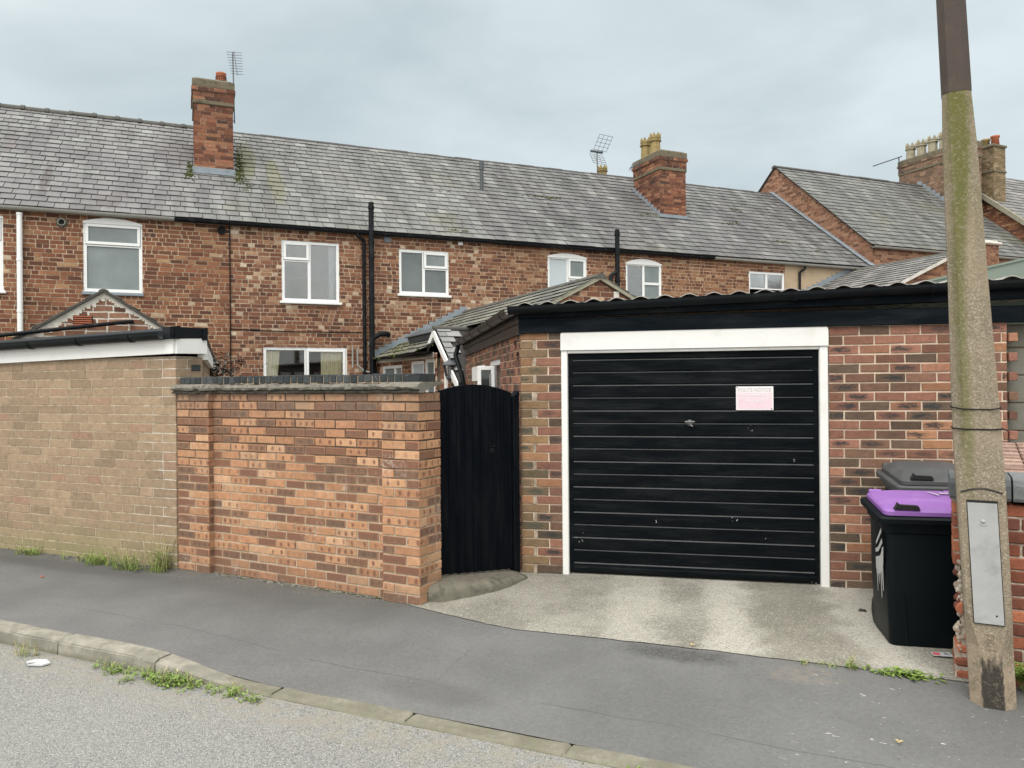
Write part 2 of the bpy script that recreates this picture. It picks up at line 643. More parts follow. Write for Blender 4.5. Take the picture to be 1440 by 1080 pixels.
    st = m.noise(55, 5, .7, vec=m.node('VectorMath', {0: m.pos(), 1: (1, 1, 2.6)}, operation='MULTIPLY').outputs[0])
    m.set(base=c, rough=.92, spec=.2, normal=m.bump(m.math('ADD', n, m.math('MULTIPLY', st, stretch)), .55, .006))
    return m.mat


def mat_mortar(name, a, b, dark=None, white=None, top=None):
    m = M(name)
    n = m.noise(14, 6, .65)
    c = m.mix(m.step(n, .35, .65), a, b)
    if dark:
        c = m.mix(m.step(m.noise(1.1, 5, .6), .48, .66, 0, dark[1]), c, dark[0])
    if top:                                     # sooty weathering in the upper courses
        zz = m.math('ADD', m.node('SeparateXYZ', {0: m.pos()}).outputs[2], m.math('MULTIPLY', m.math('SUBTRACT', m.noise(2.4, 5, .65), .5), .9))
        c = m.mix(m.step(zz, top[0], top[1], 0, .92), c, top[2])
    if white:
        x = m.dot(m.pos(), white[0])
        lim = m.math('ADD', x, m.math('MULTIPLY', m.math('SUBTRACT', m.noise(2.5, 5, .7), .5), white[3]))
        c = m.mix(m.math('MULTIPLY', m.step(lim, white[1], white[2], 0, .9), m.step(m.noise(9, 4, .65), .38, .58)), c, (.62, .60, .55))
    m.set(base=c, rough=.95, spec=.15, normal=m.bump(m.noise(120, 3, .7), .6, .006))
    return m.mat


def mat_slate(name, stops, lichen=.4, green=0.0, streak=.55, marks=(), along=EDIR, purple=0.0):
    m = M(name)
    r = m.rnd()
    c = m.ramp(r[0], stops)
    u = m.dot(m.pos(), along)
    z = m.node('SeparateXYZ', {0: m.pos()}).outputs[2]
    perp = m.dot(m.pos(), (-along[1], along[0], 0))
    sv = m.vec(m.math('MULTIPLY', u, 3.2), m.math('MULTIPLY', z, .55), m.math('MULTIPLY', perp, .55))
    k = m.math('ADD', m.math('MULTIPLY', r[1], .07), .53)
    stn = m.noise(1.0, 6, .6, vec=sv)
    k = m.math('MULTIPLY', k, m.step(stn, .30, .70, 1-streak*.60, 1+streak*.34))
    k = m.math('MULTIPLY', k, m.math('ADD', m.math('MULTIPLY', m.noise(48, 5, .7), .8), .6))
    c = m.scale(c, k)
    if purple:
        c = m.mix(m.step(m.noise(.5, 4, .55), .45, .65, 0, purple), c, m.scale(c, 1.0), 'MIX')
        c = m.mix(m.step(m.noise(.42, 3, .5), .5, .62, 0, purple), c, (.105, .092, .10))
    c = m.mix(m.step(m.noise(8.5, 2, .5), .715, .74, 0, .75), c, (.035, .035, .034))
    lf = m.math('MULTIPLY', m.step(m.noise(26, 6, .75), .60, .70), lichen)
    c = m.mix(lf, c, (.24, .25, .215))
    if green:
        gf = m.math('MULTIPLY', m.step(m.noise(.55, 5, .6), .52, .70), m.step(m.noise(30, 4, .7), .36, .6))
        c = m.mix(m.math('MULTIPLY', gf, green), c, (.135, .135, .07))
    for (mu, mz, su, sz, col, amt) in marks:   # stains and moss with a place of their own
        wob = m.math('MULTIPLY', m.math('SUBTRACT', m.noise(5, 5, .7), .5), .9)
        d = m.math('ADD', m.math('POWER', m.math('DIVIDE', m.math('SUBTRACT', u, mu), su), 2.0), m.math('POWER', m.math('DIVIDE', m.math('SUBTRACT', z, mz), sz), 2.0))
        c = m.mix(m.math('MULTIPLY', m.step(m.math('ADD', d, wob), .35, 1.1, 1, 0), m.step(m.noise(16, 5, .7), .30, .62, amt*.3, amt)), c, col)
    edge = m.noise(70, 4, .7)
    m.set(base=c, rough=m.math('ADD', m.math('MULTIPLY', edge, .25), .5), spec=.42, normal=m.bump(m.math('ADD', edge, m.noise(14, 3, .6)), .35, .006))
    return m.mat


MT = {}
# --- bricks
HB = [(0, (.092, .044, .030)), (.18, (.138, .059, .037)), (.5, (.192, .080, .045)), (.76, (.238, .104, .057)), (.92, (.28, .138, .074)), (.975, (.34, .21, .12)), (1, (.48, .39, .28))]
HBW = [(0, (.092, .046, .032)), (.18, (.140, .062, .040)), (.5, (.196, .086, .050)), (.74, (.245, .114, .064)), (.84, (.30, .165, .098)), (.93, (.40, .28, .19)), (1, (.52, .43, .33))]
MT['brick_a'] = mat_brick('old_red_brick', HB, white=.35, soot=.22, val=.22)
MT['brick_b'] = mat_brick('old_mixed_brick', HBW, white=.5, soot=.22)
MT['brick_c'] = mat_brick('old_orange_brick', [(0, (.11, .05, .034)), (.3, (.165, .074, .045)), (.6, (.225, .104, .058)), (.9, (.275, .145, .08)), (1, (.36, .24, .15))], white=.3, soot=.25)
MT['brick_stack'] = mat_brick('chimney_brick', [(0, (.07, .036, .028)), (.35, (.155, .062, .040)), (.7, (.225, .094, .056)), (1, (.30, .15, .088))], white=.3, soot=.5)
MT['brick_far'] = mat_brick('far_gable_brick', [(0, (.13, .065, .044)), (.5, (.225, .108, .068)), (1, (.32, .18, .115))], white=.3, soot=.2)
MT['brick_old_stack'] = mat_brick('sooty_lichen_brick', [(0, (.12, .08, .055)), (.5, (.23, .145, .10)), (1, (.32, .23, .16))], white=.2, soot=.35, green=(20, 21, .25, (.21, .21, .085)))
MT['brick_wall'] = mat_brick('spotted_orange_brick', [(0, (.315, .160, .098)), (.3, (.365, .188, .107)), (.62, (.405, .215, .120)), (.88, (.45, .255, .145)), (1, (.50, .31, .19))], spot=(.165, .078, .056), white=.10, val=.30, wash=True)
MT['brick_garage'] = mat_brick('rustic_brown_brick', [(0, (.105, .078, .058)), (.25, (.165, .098, .068)), (.55, (.235, .113, .080)), (.8, (.285, .140, .100)), (1, (.37, .190, .105))], smear=(.038, .042, .043), val=.42, stretch=2.2)
MT['brick_pier'] = mat_brick('weathered_brown_brick', [(0, (.12, .095, .06)), (.4, (.215, .145, .088)), (.8, (.275, .175, .095)), (1, (.32, .165, .095))], smear=(.075, .08, .066), val=.4, stretch=2.2, green=(-.2, .35, .55, (.11, .10, .05)))
MT['brick_tan'] = mat_brick('tan_brick', [(0, (.258, .192, .130)), (.4, (.300, .221, .149)), (.85, (.324, .238, .160)), (.95, (.32, .224, .155)), (1, (.30, .190, .132))], white=.12, val=.16, stretch=1.2, green=(-.05, .42, .6, (.245, .240, .115)))
MT['brick_low'] = mat_brick('worn_red_brick', [(0, (.11, .05, .038)), (.5, (.25, .085, .05)), (1, (.38, .14, .075))], white=.7, val=.4)
MT['mortar_a'] = mat_mortar('lime_mortar', (.40, .30, .21), (.54, .43, .32), dark=((.17, .12, .09), .35))
MT['mortar_b'] = mat_mortar('pale_lime_mortar', (.38, .285, .205), (.54, .44, .335), dark=((.17, .12, .09), .3))
MT['mortar_g'] = mat_mortar('pinkish_mortar', (.58, .47, .36), (.67, .56, .44))
MT['mortar_w'] = mat_mortar('grey_brown_mortar', (.34, .285, .215), (.48, .41, .31), top=(.75, 1.25, (.07, .048, .036)))
MT['mortar_s'] = mat_mortar('stack_mortar', (.24, .18, .13), (.40, .32, .24), dark=((.10, .075, .055), .5))
MT['mortar_t'] = mat_mortar('sandy_mortar', (.285, .228, .158), (.50, .43, .325), white=((.92, -.40, 0), -6.35, -5.75, 1.7))
MT['mortar_l'] = mat_mortar('patchy_white_mortar', (.28, .22, .175), (.50, .44, .365))
MT['mortar_white'] = mat_mortar('limewashed_mortar', (.58, .54, .47), (.72, .69, .62))
MT['blue_brick'] = mat_brick('blue_brick', [(0, (.026, .032, .034)), (1, (.062, .07, .072))], white=.25, val=.5)
MT['blue_coping'] = mat_brick('blue_coping', [(0, (.12, .132, .137)), (1, (.19, .203, .208))], white=.3, val=.3)
# --- roofs
SL = [(0, (.165, .165, .168)), (.4, (.205, .207, .206)), (.85, (.245, .247, .242)), (1, (.315, .32, .31))]
_u0 = V((-9.1, 13.7, 0)).dot(EDIR)
MT['slate_a'] = mat_slate('pale_slate', [(0, (.225, .225, .23)), (.4, (.275, .277, .280)), (.85, (.315, .318, .316)), (1, (.37, .38, .37))], purple=.42, streak=.5,
                          marks=[(_u0+.60, 5.72, .10, .55, (.075, .065, .065), .9), (_u0+1.7, 5.25, .25, .2, (.10, .085, .085), .6), (_u0+2.95, 5.35, .16, .35, (.11, .10, .10), .6), (_u0-.2, 6.6, .1, .3, (.12, .10, .10), .6)])
MT['slate_b'] = mat_slate('lichened_slate', [(0, (.205, .208, .206)), (.4, (.25, .253, .248)), (.85, (.29, .293, .286)), (1, (.36, .365, .35))], green=.5, streak=.5,
                          marks=[(_u0+4.35, 6.95, .22, .75, (.12, .13, .05), .8), (_u0+4.9, 6.3, .20, .85, (.14, .138, .06), .65), (_u0+8.6, 5.2, .22, .08, (.15, .15, .11), .6)])
MT['slate_c'] = mat_slate('dark_slate', SL, green=.25, streak=.75, purple=.2,
                          marks=[(_u0+11.7, 6.0, .13, .5, (.06, .055, .058), .85), (_u0+12.9, 5.3, .16, .3, (.09, .08, .085), .6), (_u0+14.4, 6.7, .35, .5, (.09, .09, .085), .6), (_u0+17.9, 6.6, .35, .14, (.06, .06, .055), .8)])
MT['slate_e'] = mat_slate('grey_slate', [(0, (.17, .173, .168)), (.5, (.215, .218, .208)), (1, (.275, .28, .262))], green=.55, streak=.6)
MT['slate_x'] = mat_slate('mossy_slate', [(0, (.16, .16, .14)), (.5, (.25, .25, .215)), (1, (.35, .345, .29))], green=.9, streak=.3, along=V((-EDIR.y, EDIR.x, 0)))
MT['slate_y'] = mat_slate('worn_slate', [(0, (.22, .215, .205)), (.5, (.31, .30, .285)), (1, (.42, .41, .39))], green=.2, streak=.5, along=V((-EDIR.y, EDIR.x, 0)))
MT['slate_w'] = mat_slate('silvery_slate', [(0, (.30, .305, .305)), (.5, (.38, .385, .385)), (1, (.46, .465, .46))], streak=.35)
MT['under'] = mat_plain('roof_underlay', (.025, .024, .023), .9)
MT['ridge_grey'] = mat_plain('grey_ridge_tile', (.075, .073, .065), .9, .35, 9, .4, dirt=((.15, .15, .11), .5))
MT['ridge_dark'] = mat_plain('dark_ridge_tile', (.055, .05, .05), .8, .3, 9, .3, dirt=((.15, .15, .12), .5))
MT['lead'] = mat_plain('lead_flashing', (.20, .235, .265), .6, .22, 7, .15, dirt=((.12, .135, .14), .6))
MT['moss'] = mat_plain('moss', (.046, .054, .014), 1.0, .5, 20, .6, spec=.1)
# --- other
MT['upvc'] = mat_plain('white_upvc', (.74, .75, .75), .35, .03, 4, .02)
MT['white_paint'] = mat_plain('white_painted_timber', (.74, .74, .72), .5, .05, 5, .12, dirt=((.52, .50, .46), .3))
MT['white_board'] = mat_plain('weathered_white_board', (.54, .52, .47), .7, .12, 9, .2, dirt=((.22, .20, .17), .7))
MT['cream_board'] = mat_plain('weathered_verge_board', (.25, .235, .18), .85, .2, 9, .3, dirt=((.15, .15, .11), .8))
MT['black_plastic'] = mat_plain('black_plastic', (.006, .008, .010), .45, .25, 6, .05, spec=.16, dirt=((.03, .03, .03), .25))
MT['black_iron'] = mat_plain('black_painted_iron', (.006, .007, .009), .5, .3, 9, .15, spec=.16, dirt=((.05, .05, .05), .4))
MT['grey_gutter'] = mat_plain('pale_grey_gutter', (.27, .265, .245), .6, .15, 6, .1, dirt=((.22, .21, .19), .6))
MT['brown_plastic'] = mat_plain('dark_brown_plastic', (.026, .022, .020), .4, .15, 5, .05, spec=.3)
MT['render'] = mat_plain('beige_render', (.40, .305, .205), .95, .12, 2.5, .35, dirt=((.30, .22, .14), .6))
MT['stone'] = mat_plain('sooty_weathered_stone', (.135, .115, .075), .95, .35, 9, .5, dirt=((.05, .045, .03), .8))
MT['ledge'] = mat_plain('weathered_cement', (.165, .155, .128), .95, .45, 22, 1.0, dirt=((.035, .035, .03), .95), fine=55)
MT['buff_pot'] = mat_plain('buff_clay', (.27, .205, .085), .85, .2, 9, .3, dirt=((.10, .09, .035), .85))
MT['terracotta'] = mat_plain('terracotta', (.34, .105, .05), .8, .15, 9, .2)
MT['alu'] = mat_plain('aerial_metal', (.10, .10, .11), .5, .1, 5, .05, metal=.4)
MT['curtain'] = mat_plain('cream_curtain', (.72, .66, .47), .9, .06, 5, .1)
MT['net'] = mat_plain('net_curtain', (.44, .49, .52), .8, .06, 8, .1)
MT['room'] = mat_plain('dim_room_wall', (.10, .085, .065), .9, .1)
MT['chair_wood'] = mat_plain('grey_chair', (.25, .25, .26), .6, .1)
MT['dark_gap'] = mat_plain('dark_recess', (.01, .01, .01), .9, .1)
MT['block'] = mat_plain('mossy_concrete_block', (.175, .17, .145), .97, .22, 9, .8, dirt=((.12, .12, .075), .7), fine=70)
MT['sage'] = mat_plain('sage_green_metal', (.145, .185, .155), .45, .06, 3, .03)
MT['brass'] = mat_plain('dull_steel', (.20, .20, .20), .5, .3, 20, .1, metal=.6)
MT['rib_highlight'] = mat_plain('painted_rib_highlight', (.085, .088, .09), .55, .3, 9, .1, dirt=((.05, .05, .05), .5))  # lighter grey standing in for the sky's glint on the door ribs
MT['brick_buff'] = mat_brick('buff_brown_brick', [(0, (.12, .082, .058)), (.5, (.20, .125, .085)), (1, (.29, .19, .13))], white=.25, soot=.35)
MT['slate_edge'] = mat_plain('dark_slate_verge', (.055, .052, .045), .9, .3, 9, .3, dirt=((.12, .115, .085), .5))
MT['dark_lead'] = mat_plain('dark_lead', (.06, .068, .075), .6, .2, 9, .1)
MT['mortar_p'] = mat_mortar('ragged_patch_mortar', (.25, .205, .155), (.42, .35, .27))
MT['crease'] = mat_plain('dark_creasing_tile', (.060, .054, .045), .95, .4, 20, .6, dirt=((.18, .165, .135), .6), fine=50)
MT['pot_stone'] = mat_plain('pale_buff_clay', (.30, .27, .19), .85, .2, 9, .3, dirt=((.14, .125, .07), .8))
MT['purple'] = mat_plain('purple_plastic', (.255, .118, .385), .5, .07, 9, .08, spec=.35, dirt=((.36, .21, .50), .4))
MT['bin_grey'] = mat_plain('faded_grey_plastic', (.075, .08, .082), .6, .14, 7, .12, spec=.3, dirt=((.12, .125, .125), .5))
MT['paper'] = mat_plain('pale_card', (.46, .48, .49), .7, .12, 12, .1)
MT['redpaper'] = mat_plain('red_print', (.55, .10, .12), .6, .1)
MT['dry'] = mat_plain('dry_leaf', (.55, .40, .16), .8, .2)
MT['white_drip'] = mat_plain('white_drip_paint', (.50, .50, .495), .5, .04)
MT['sign'] = mat_plain('faded_sign_face', (.72, .70, .705), .35, .03, 6, .02)
MT['sign_pink'] = mat_plain('faded_pink_print', (.70, .54, .60), .4, .1, 14, .02)
MT['sign_ink'] = mat_plain('faded_grey_print', (.45, .39, .42), .4, .12, 20, .02)
MT['sign_white'] = mat_plain('sign_white_print', (.75, .74, .75), .4, .03, 20, .02)


def mat_frost(name, col, pebble=True):
    m = M(name)
    n = m.noise(85, 2, .5)
    c = m.scale(col, m.math('ADD', m.math('MULTIPLY', m.noise(2.2, 4, .6), .9), .55))
    m.set(base=c, rough=.28 if pebble else .06, spec=.6)
    if pebble: m.set(normal=m.bump(n, .35, .004))
    return m.mat


MT['frost'] = mat_frost('frosted_glass', (.165, .195, .195))
MT['frost_dark'] = mat_frost('frosted_grey_glass', (.115, .135, .135))
MT['glass_blue'] = mat_frost('sky_lit_glass', (.105, .135, .17), False)
MT['glass_dark'] = mat_frost('dark_glass', (.03, .035, .035), False)


def mat_glass(name, extra=.09, rough=.13):
    m = M(name)
    tr = m.node('BsdfTransparent', {0: (.98, .99, .98)})
    gl = m.node('BsdfGlossy', {'Color': (1, 1, 1), 'Roughness': rough})
    lw = m.node('Fresnel', {'IOR': 1.5})
    f = m.math('ADD', m.math('MULTIPLY', lw.outputs[0], 1.2), extra)
    ms = m.node('MixShader', {0: f, 1: tr.outputs[0], 2: gl.outputs[0]})
    m.nt.links.new(ms.outputs[0], m.out.inputs[0])
    return m.mat


MT['glass'] = mat_glass('window_glass')
MT['glass_clear'] = mat_glass('clear_window_glass', .0, .03)


def mat_blackpaint(name, col, along, rough=.4, grain=1.0, dust=True):
    """gloss paint over woodgrain: grain runs along the given world direction"""
    m = M(name)
    u = m.dot(m.pos(), along)
    pz = m.node('SeparateXYZ', {0: m.pos()}).outputs[2]
    q = m.dot(m.pos(), V(along).cross(Z) if abs(along[2]) < .5 else (1, 0.1, 0))
    if abs(along[2]) < .5:
        g = m.noise(1.0, 6, .65, vec=m.vec(m.math('MULTIPLY', u, 9), m.math('MULTIPLY', pz, 150), m.math('MULTIPLY', q, 20)), dist=.6)
    else:
        g = m.noise(1.0, 5, .65, vec=m.vec(m.math('MULTIPLY', q, 120), m.math('MULTIPLY', pz, 5), 0.0), dist=.5)
    c = m.scale(col, m.math('ADD', m.math('MULTIPLY', g, .9), .55))
    if dust:
        d = m.math('MULTIPLY', m.step(m.noise(60, 4, .8), .62, .72), m.step(m.noise(2.2, 4, .6), .50, .70, 0, .30))
        c = m.mix(d, c, (.05, .06, .058))
    cv = m.vec(m.math('MULTIPLY', u, 1.6), m.math('MULTIPLY', pz, 9.0), 0.0) if abs(along[2]) < .5 else m.vec(m.math('MULTIPLY', q, 12.0), m.math('MULTIPLY', pz, 1.2), 0.0)
    m.set(base=c, rough=m.math('ADD', rough-.12, m.math('MULTIPLY', m.noise(7, 4, .6), .24)), spec=m.math('MULTIPLY', m.math('MULTIPLY', m.step(m.noise(1.0, 4, .65, vec=cv), .38, .74, .30, 1.15), .15), m.math('ADD', g, .45)), normal=m.bump(g, .6*grain, .006))
    return m.mat


def mat_bin(name):
    m = M(name)
    n = m.noise(160, 2, .6)
    d = m.math('MULTIPLY', m.step(m.noise(40, 5, .8), .66, .74), .35)
    c = m.mix(d, (.003, .006, .008), (.09, .09, .085))
    c = m.mix(m.step(m.noise(3, 4, .6), .5, .75, 0, .25), c, (.012, .015, .017))
    m.set(base=c, rough=.45, spec=.14, normal=m.bump(n, .12, .002))
    return m.mat


MT['bin'] = mat_bin('black_bin_plastic')

SDIR = V((.9115, -.4114, 0))                    # along the street
RDIR = V((.4114, .9115, 0))                     # from the kerb towards the walls
SO = V((-3.789, 5.676, 0))


def sr(m):
    rel = m.node('VectorMath', {0: m.pos(), 1: tuple(SO)}, operation='SUBTRACT').outputs[0]
    return m.dot(rel, SDIR), m.dot(rel, RDIR)


def ell(m, s, r, cs, cr, a, b, wob=.8, ns=4.0):
    d = m.math('ADD', m.math('POWER', m.math('DIVIDE', m.math('SUBTRACT', s, cs), a), 2.0), m.math('POWER', m.math('DIVIDE', m.math('SUBTRACT', r, cr), b), 2.0))
    return m.math('ADD', d, m.math('MULTIPLY', m.math('SUBTRACT', m.noise(ns, 5, .65), .5), wob*2))


def mat_pavement():
    m = M('worn_asphalt')
    s, r = sr(m)
    fine = m.noise(230, 3, .7)
    v = m.vor(170)
    k = m.math('ADD', m.math('MULTIPLY', fine, .9), .55)
    k = m.math('MULTIPLY', k, m.step(m.noise(.9, 5, .6), .3, .7, .86, 1.14))
    k = m.math('MULTIPLY', k, m.step(m.noise(38, 4, .75), .3, .7, .90, 1.1))
    c = m.scale((.134, .136, .134), k)
    c = m.mix(m.step(v, .0, .30, .40, 0), c, (.24, .24, .23))
    c = m.mix(m.step(m.noise(420, 1, .5), .66, .74, 0, .5), c, (.28, .275, .26))
    # dust gathered along the wall foot and grit near the post
    c = m.mix(m.math('MULTIPLY', m.step(r, 1.28, 1.62, 0, .5), m.step(m.noise(7, 5, .7), .42, .62)), c, (.21, .19, .15))
    c = m.mix(m.math('MULTIPLY', m.step(ell(m, s, r, 5.45, 1.20, .34, .15, 1.3), .0, 1.0, .55, 0), m.step(m.noise(16, 4, .7), .35, .6)), c, (.24, .205, .165))
    # grime along the foot of the walls
    c = m.mix(m.math('MULTIPLY', m.step(m.math('ADD', r, m.math('MULTIPLY', m.math('SUBTRACT', m.noise(1.7, 5, .6), .5), .7)), .75, 1.35, 0, .42), m.step(s, 3.4, 2.4)), c, (.062, .063, .06))
    # oil stain by the drive
    c = m.mix(m.math('MULTIPLY', m.step(ell(m, s, r, 4.72, 1.24, .40, .12, 1.4, 5.0), .0, 1.5, .8, 0), m.step(m.noise(60, 5, .8), .32, .62, .25, 1)), c, (.045, .045, .045))
    c = m.mix(m.step(ell(m, s, r, 3.5, .25, .5, .16), .1, 1.2, .35, 0), c, (.075, .075, .075))
    c = m.mix(m.step(ell(m, s, r, -1.2, 1.35, 1.6, .16), .1, 1.2, .45, 0), c, (.075, .075, .07))
    # long day-joint between two laying passes, and one cross crack
    jn = m.math('ABSOLUTE', m.math('SUBTRACT', m.math('ADD', r, m.math('MULTIPLY', m.noise(1.6, 5, .6), .10)), m.math('ADD', m.math('MULTIPLY', s, -.022), .49)))
    jm = m.math('MULTIPLY', m.step(jn, .001, .007, .5, 0), m.step(m.noise(1.2, 3, .5), .36, .5))
    c = m.mix(jm, c, (.045, .045, .045))
    ck = m.math('ABSOLUTE', m.math('SUBTRACT', m.math('ADD', s, m.math('MULTIPLY', m.noise(4, 5, .6), .18)), 3.55))
    cm = m.math('MULTIPLY', m.step(ck, .001, .006, .42, 0), m.math('MULTIPLY', m.step(r, .38, .42), m.step(r, .86, .92, 1, 0)))
    c = m.mix(cm, c, (.05, .05, .05))
    # droppings near the post
    wv = m.noise(34, 3, .5, vec=m.vec(m.math('MULTIPLY', s, .45), r, 0.0), dist=1.2)
    wm = m.math('MULTIPLY', m.step(wv, .69, .72), m.math('MULTIPLY', m.step(s, 5.1, 5.7), m.step(m.noise(5, 3, .6), .4, .55)))
    c = m.mix(m.math('MULTIPLY', wm, .85), c, (.62, .61, .57))
    h = m.math('ADD', m.math('MULTIPLY', fine, .6), m.math('ADD', m.math('MULTIPLY', v, .8), m.math('MULTIPLY', m.noise(6, 3, .5), 1.0)))
    m.set(base=c, rough=.86, spec=.3, normal=m.bump(h, .55, .006))
    return m.mat


def mat_road():
    m = M('road_chippings')
    s, r = sr(m)
    v = m.vor(150, out=1)
    vd = m.vor(150)
    vr = m.node('SeparateColor', {0: v}).outputs[0]
    c = m.ramp(vr, [(0, (.13, .132, .128)), (.25, (.235, .237, .228)), (.75, (.325, .325, .308)), (1, (.44, .435, .41))])
    c = m.scale(c, m.math('ADD', m.math('MULTIPLY', m.noise(330, 2, .6), .5), .75))
    c = m.mix(m.step(vd, .35, .8, 0, .6), c, (.13, .13, .125))
    c = m.mix(m.step(m.noise(.8, 5, .6), .35, .7, 0, .25), c, (.31, .31, .295))
    c = m.mix(m.math('MULTIPLY', m.step(r, -.62, -.22, 0, .6), m.step(m.noise(9, 5, .7), .4, .6)), c, (.29, .265, .21))
    m.set(base=c, rough=.85, spec=.3, normal=m.bump(m.math('ADD', m.math('MULTIPLY', vd, -1.0), m.math('MULTIPLY', m.noise(300, 2, .6), .25)), .8, .008))
    return m.mat


def mat_drive():
    m = M('exposed_aggregate_concrete')
    s, r = sr(m)
    v = m.vor(120, out=1)
    vr = m.node('SeparateColor', {0: v}).outputs[0]
    n = m.noise(1.5, 6, .62)
    c = m.mix(m.step(n, .35, .66), (.205, .197, .168), (.30, .289, .25))
    # paler worn tracks where the wheels run in, greyer dirt between them
    gu = m.dot(m.pos(), (.975, -.224, 0))
    wob = m.math('ADD', gu, m.math('MULTIPLY', m.math('SUBTRACT', m.noise(2.6, 5, .65), .5), .55))
    t1 = m.math('MULTIPLY', m.step(wob, -.55, -.35), m.step(wob, -.25, .0, 1, 0))
    t2 = m.math('MULTIPLY', m.step(wob, -.20, -.08), m.step(wob, .06, .2, 1, 0))
    t3 = m.math('MULTIPLY', m.step(wob, .56, .70), m.step(wob, .88, 1.06, 1, 0))
    t = m.math('MAXIMUM', m.math('MAXIMUM', m.math('MULTIPLY', t1, .0), m.math('MULTIPLY', t2, .0)), m.math('MULTIPLY', t3, .0))
    a = m.math('MULTIPLY', m.step(m.math('ABSOLUTE', m.math('SUBTRACT', wob, -.40)), .10, .30, 1, 0), 1.0)
    b = m.math('MULTIPLY', m.step(m.math('ABSOLUTE', m.math('SUBTRACT', wob, .27)), .05, .26, 1, 0), 1.0)
    d = m.math('MULTIPLY', m.step(m.math('ABSOLUTE', m.math('SUBTRACT', wob, 1.22)), .06, .30, 1, 0), 1.0)
    t = m.math('MAXIMUM', m.math('MAXIMUM', m.math('MULTIPLY', a, .7), b), d)
    c = m.mix(m.math('MULTIPLY', t, .72), c, (.435, .42, .37))
    c = m.mix(m.step(m.math('ABSOLUTE', m.math('SUBTRACT', wob, .74)), .12, .42, .45, 0), c, (.185, .175, .14))
    c = m.mix(m.step(wob, 1.42, 1.75, 0, .55), c, (.20, .185, .15))
    c = m.scale(c, m.math('ADD', m.math('MULTIPLY', vr, .42), .79))
    c = m.mix(m.step(vr, .94, .96, 0, .5), c, (.52, .49, .42))
    c = m.mix(m.step(vr, .06, .03, 0, .5), c, (.11, .10, .08))
    h = m.math('ADD', m.math('MULTIPLY', m.vor(120), -1.0), m.math('MULTIPLY', m.noise(220, 3, .7), .7))
    m.set(base=c, rough=.9, spec=.25, normal=m.bump(h, .55, .006))
    return m.mat


def mat_kerb():
    m = M('kerb_concrete')
    n = m.noise(8, 6, .65)
    c = m.mix(m.step(n, .35, .68), (.19, .182, .152), (.30, .285, .24))
    z = m.node('SeparateXYZ', {0: m.pos()}).outputs[2]
    lim = m.math('ADD', z, m.math('MULTIPLY', m.math('SUBTRACT', m.noise(9, 4, .6), .5), .06))
    c = m.mix(m.step(lim, -.10, -.065, .6, 0), c, (.13, .125, .08))
    c = m.scale(c, m.math('ADD', m.math('MULTIPLY', m.noise(200, 3, .7), .8), .6))
    c = m.mix(m.step(m.vor(130), 0, .2, .35, 0), c, (.48, .44, .38))
    m.set(base=c, rough=.92, spec=.2, normal=m.bump(m.noise(120, 4, .7), .6, .006))
    return m.mat


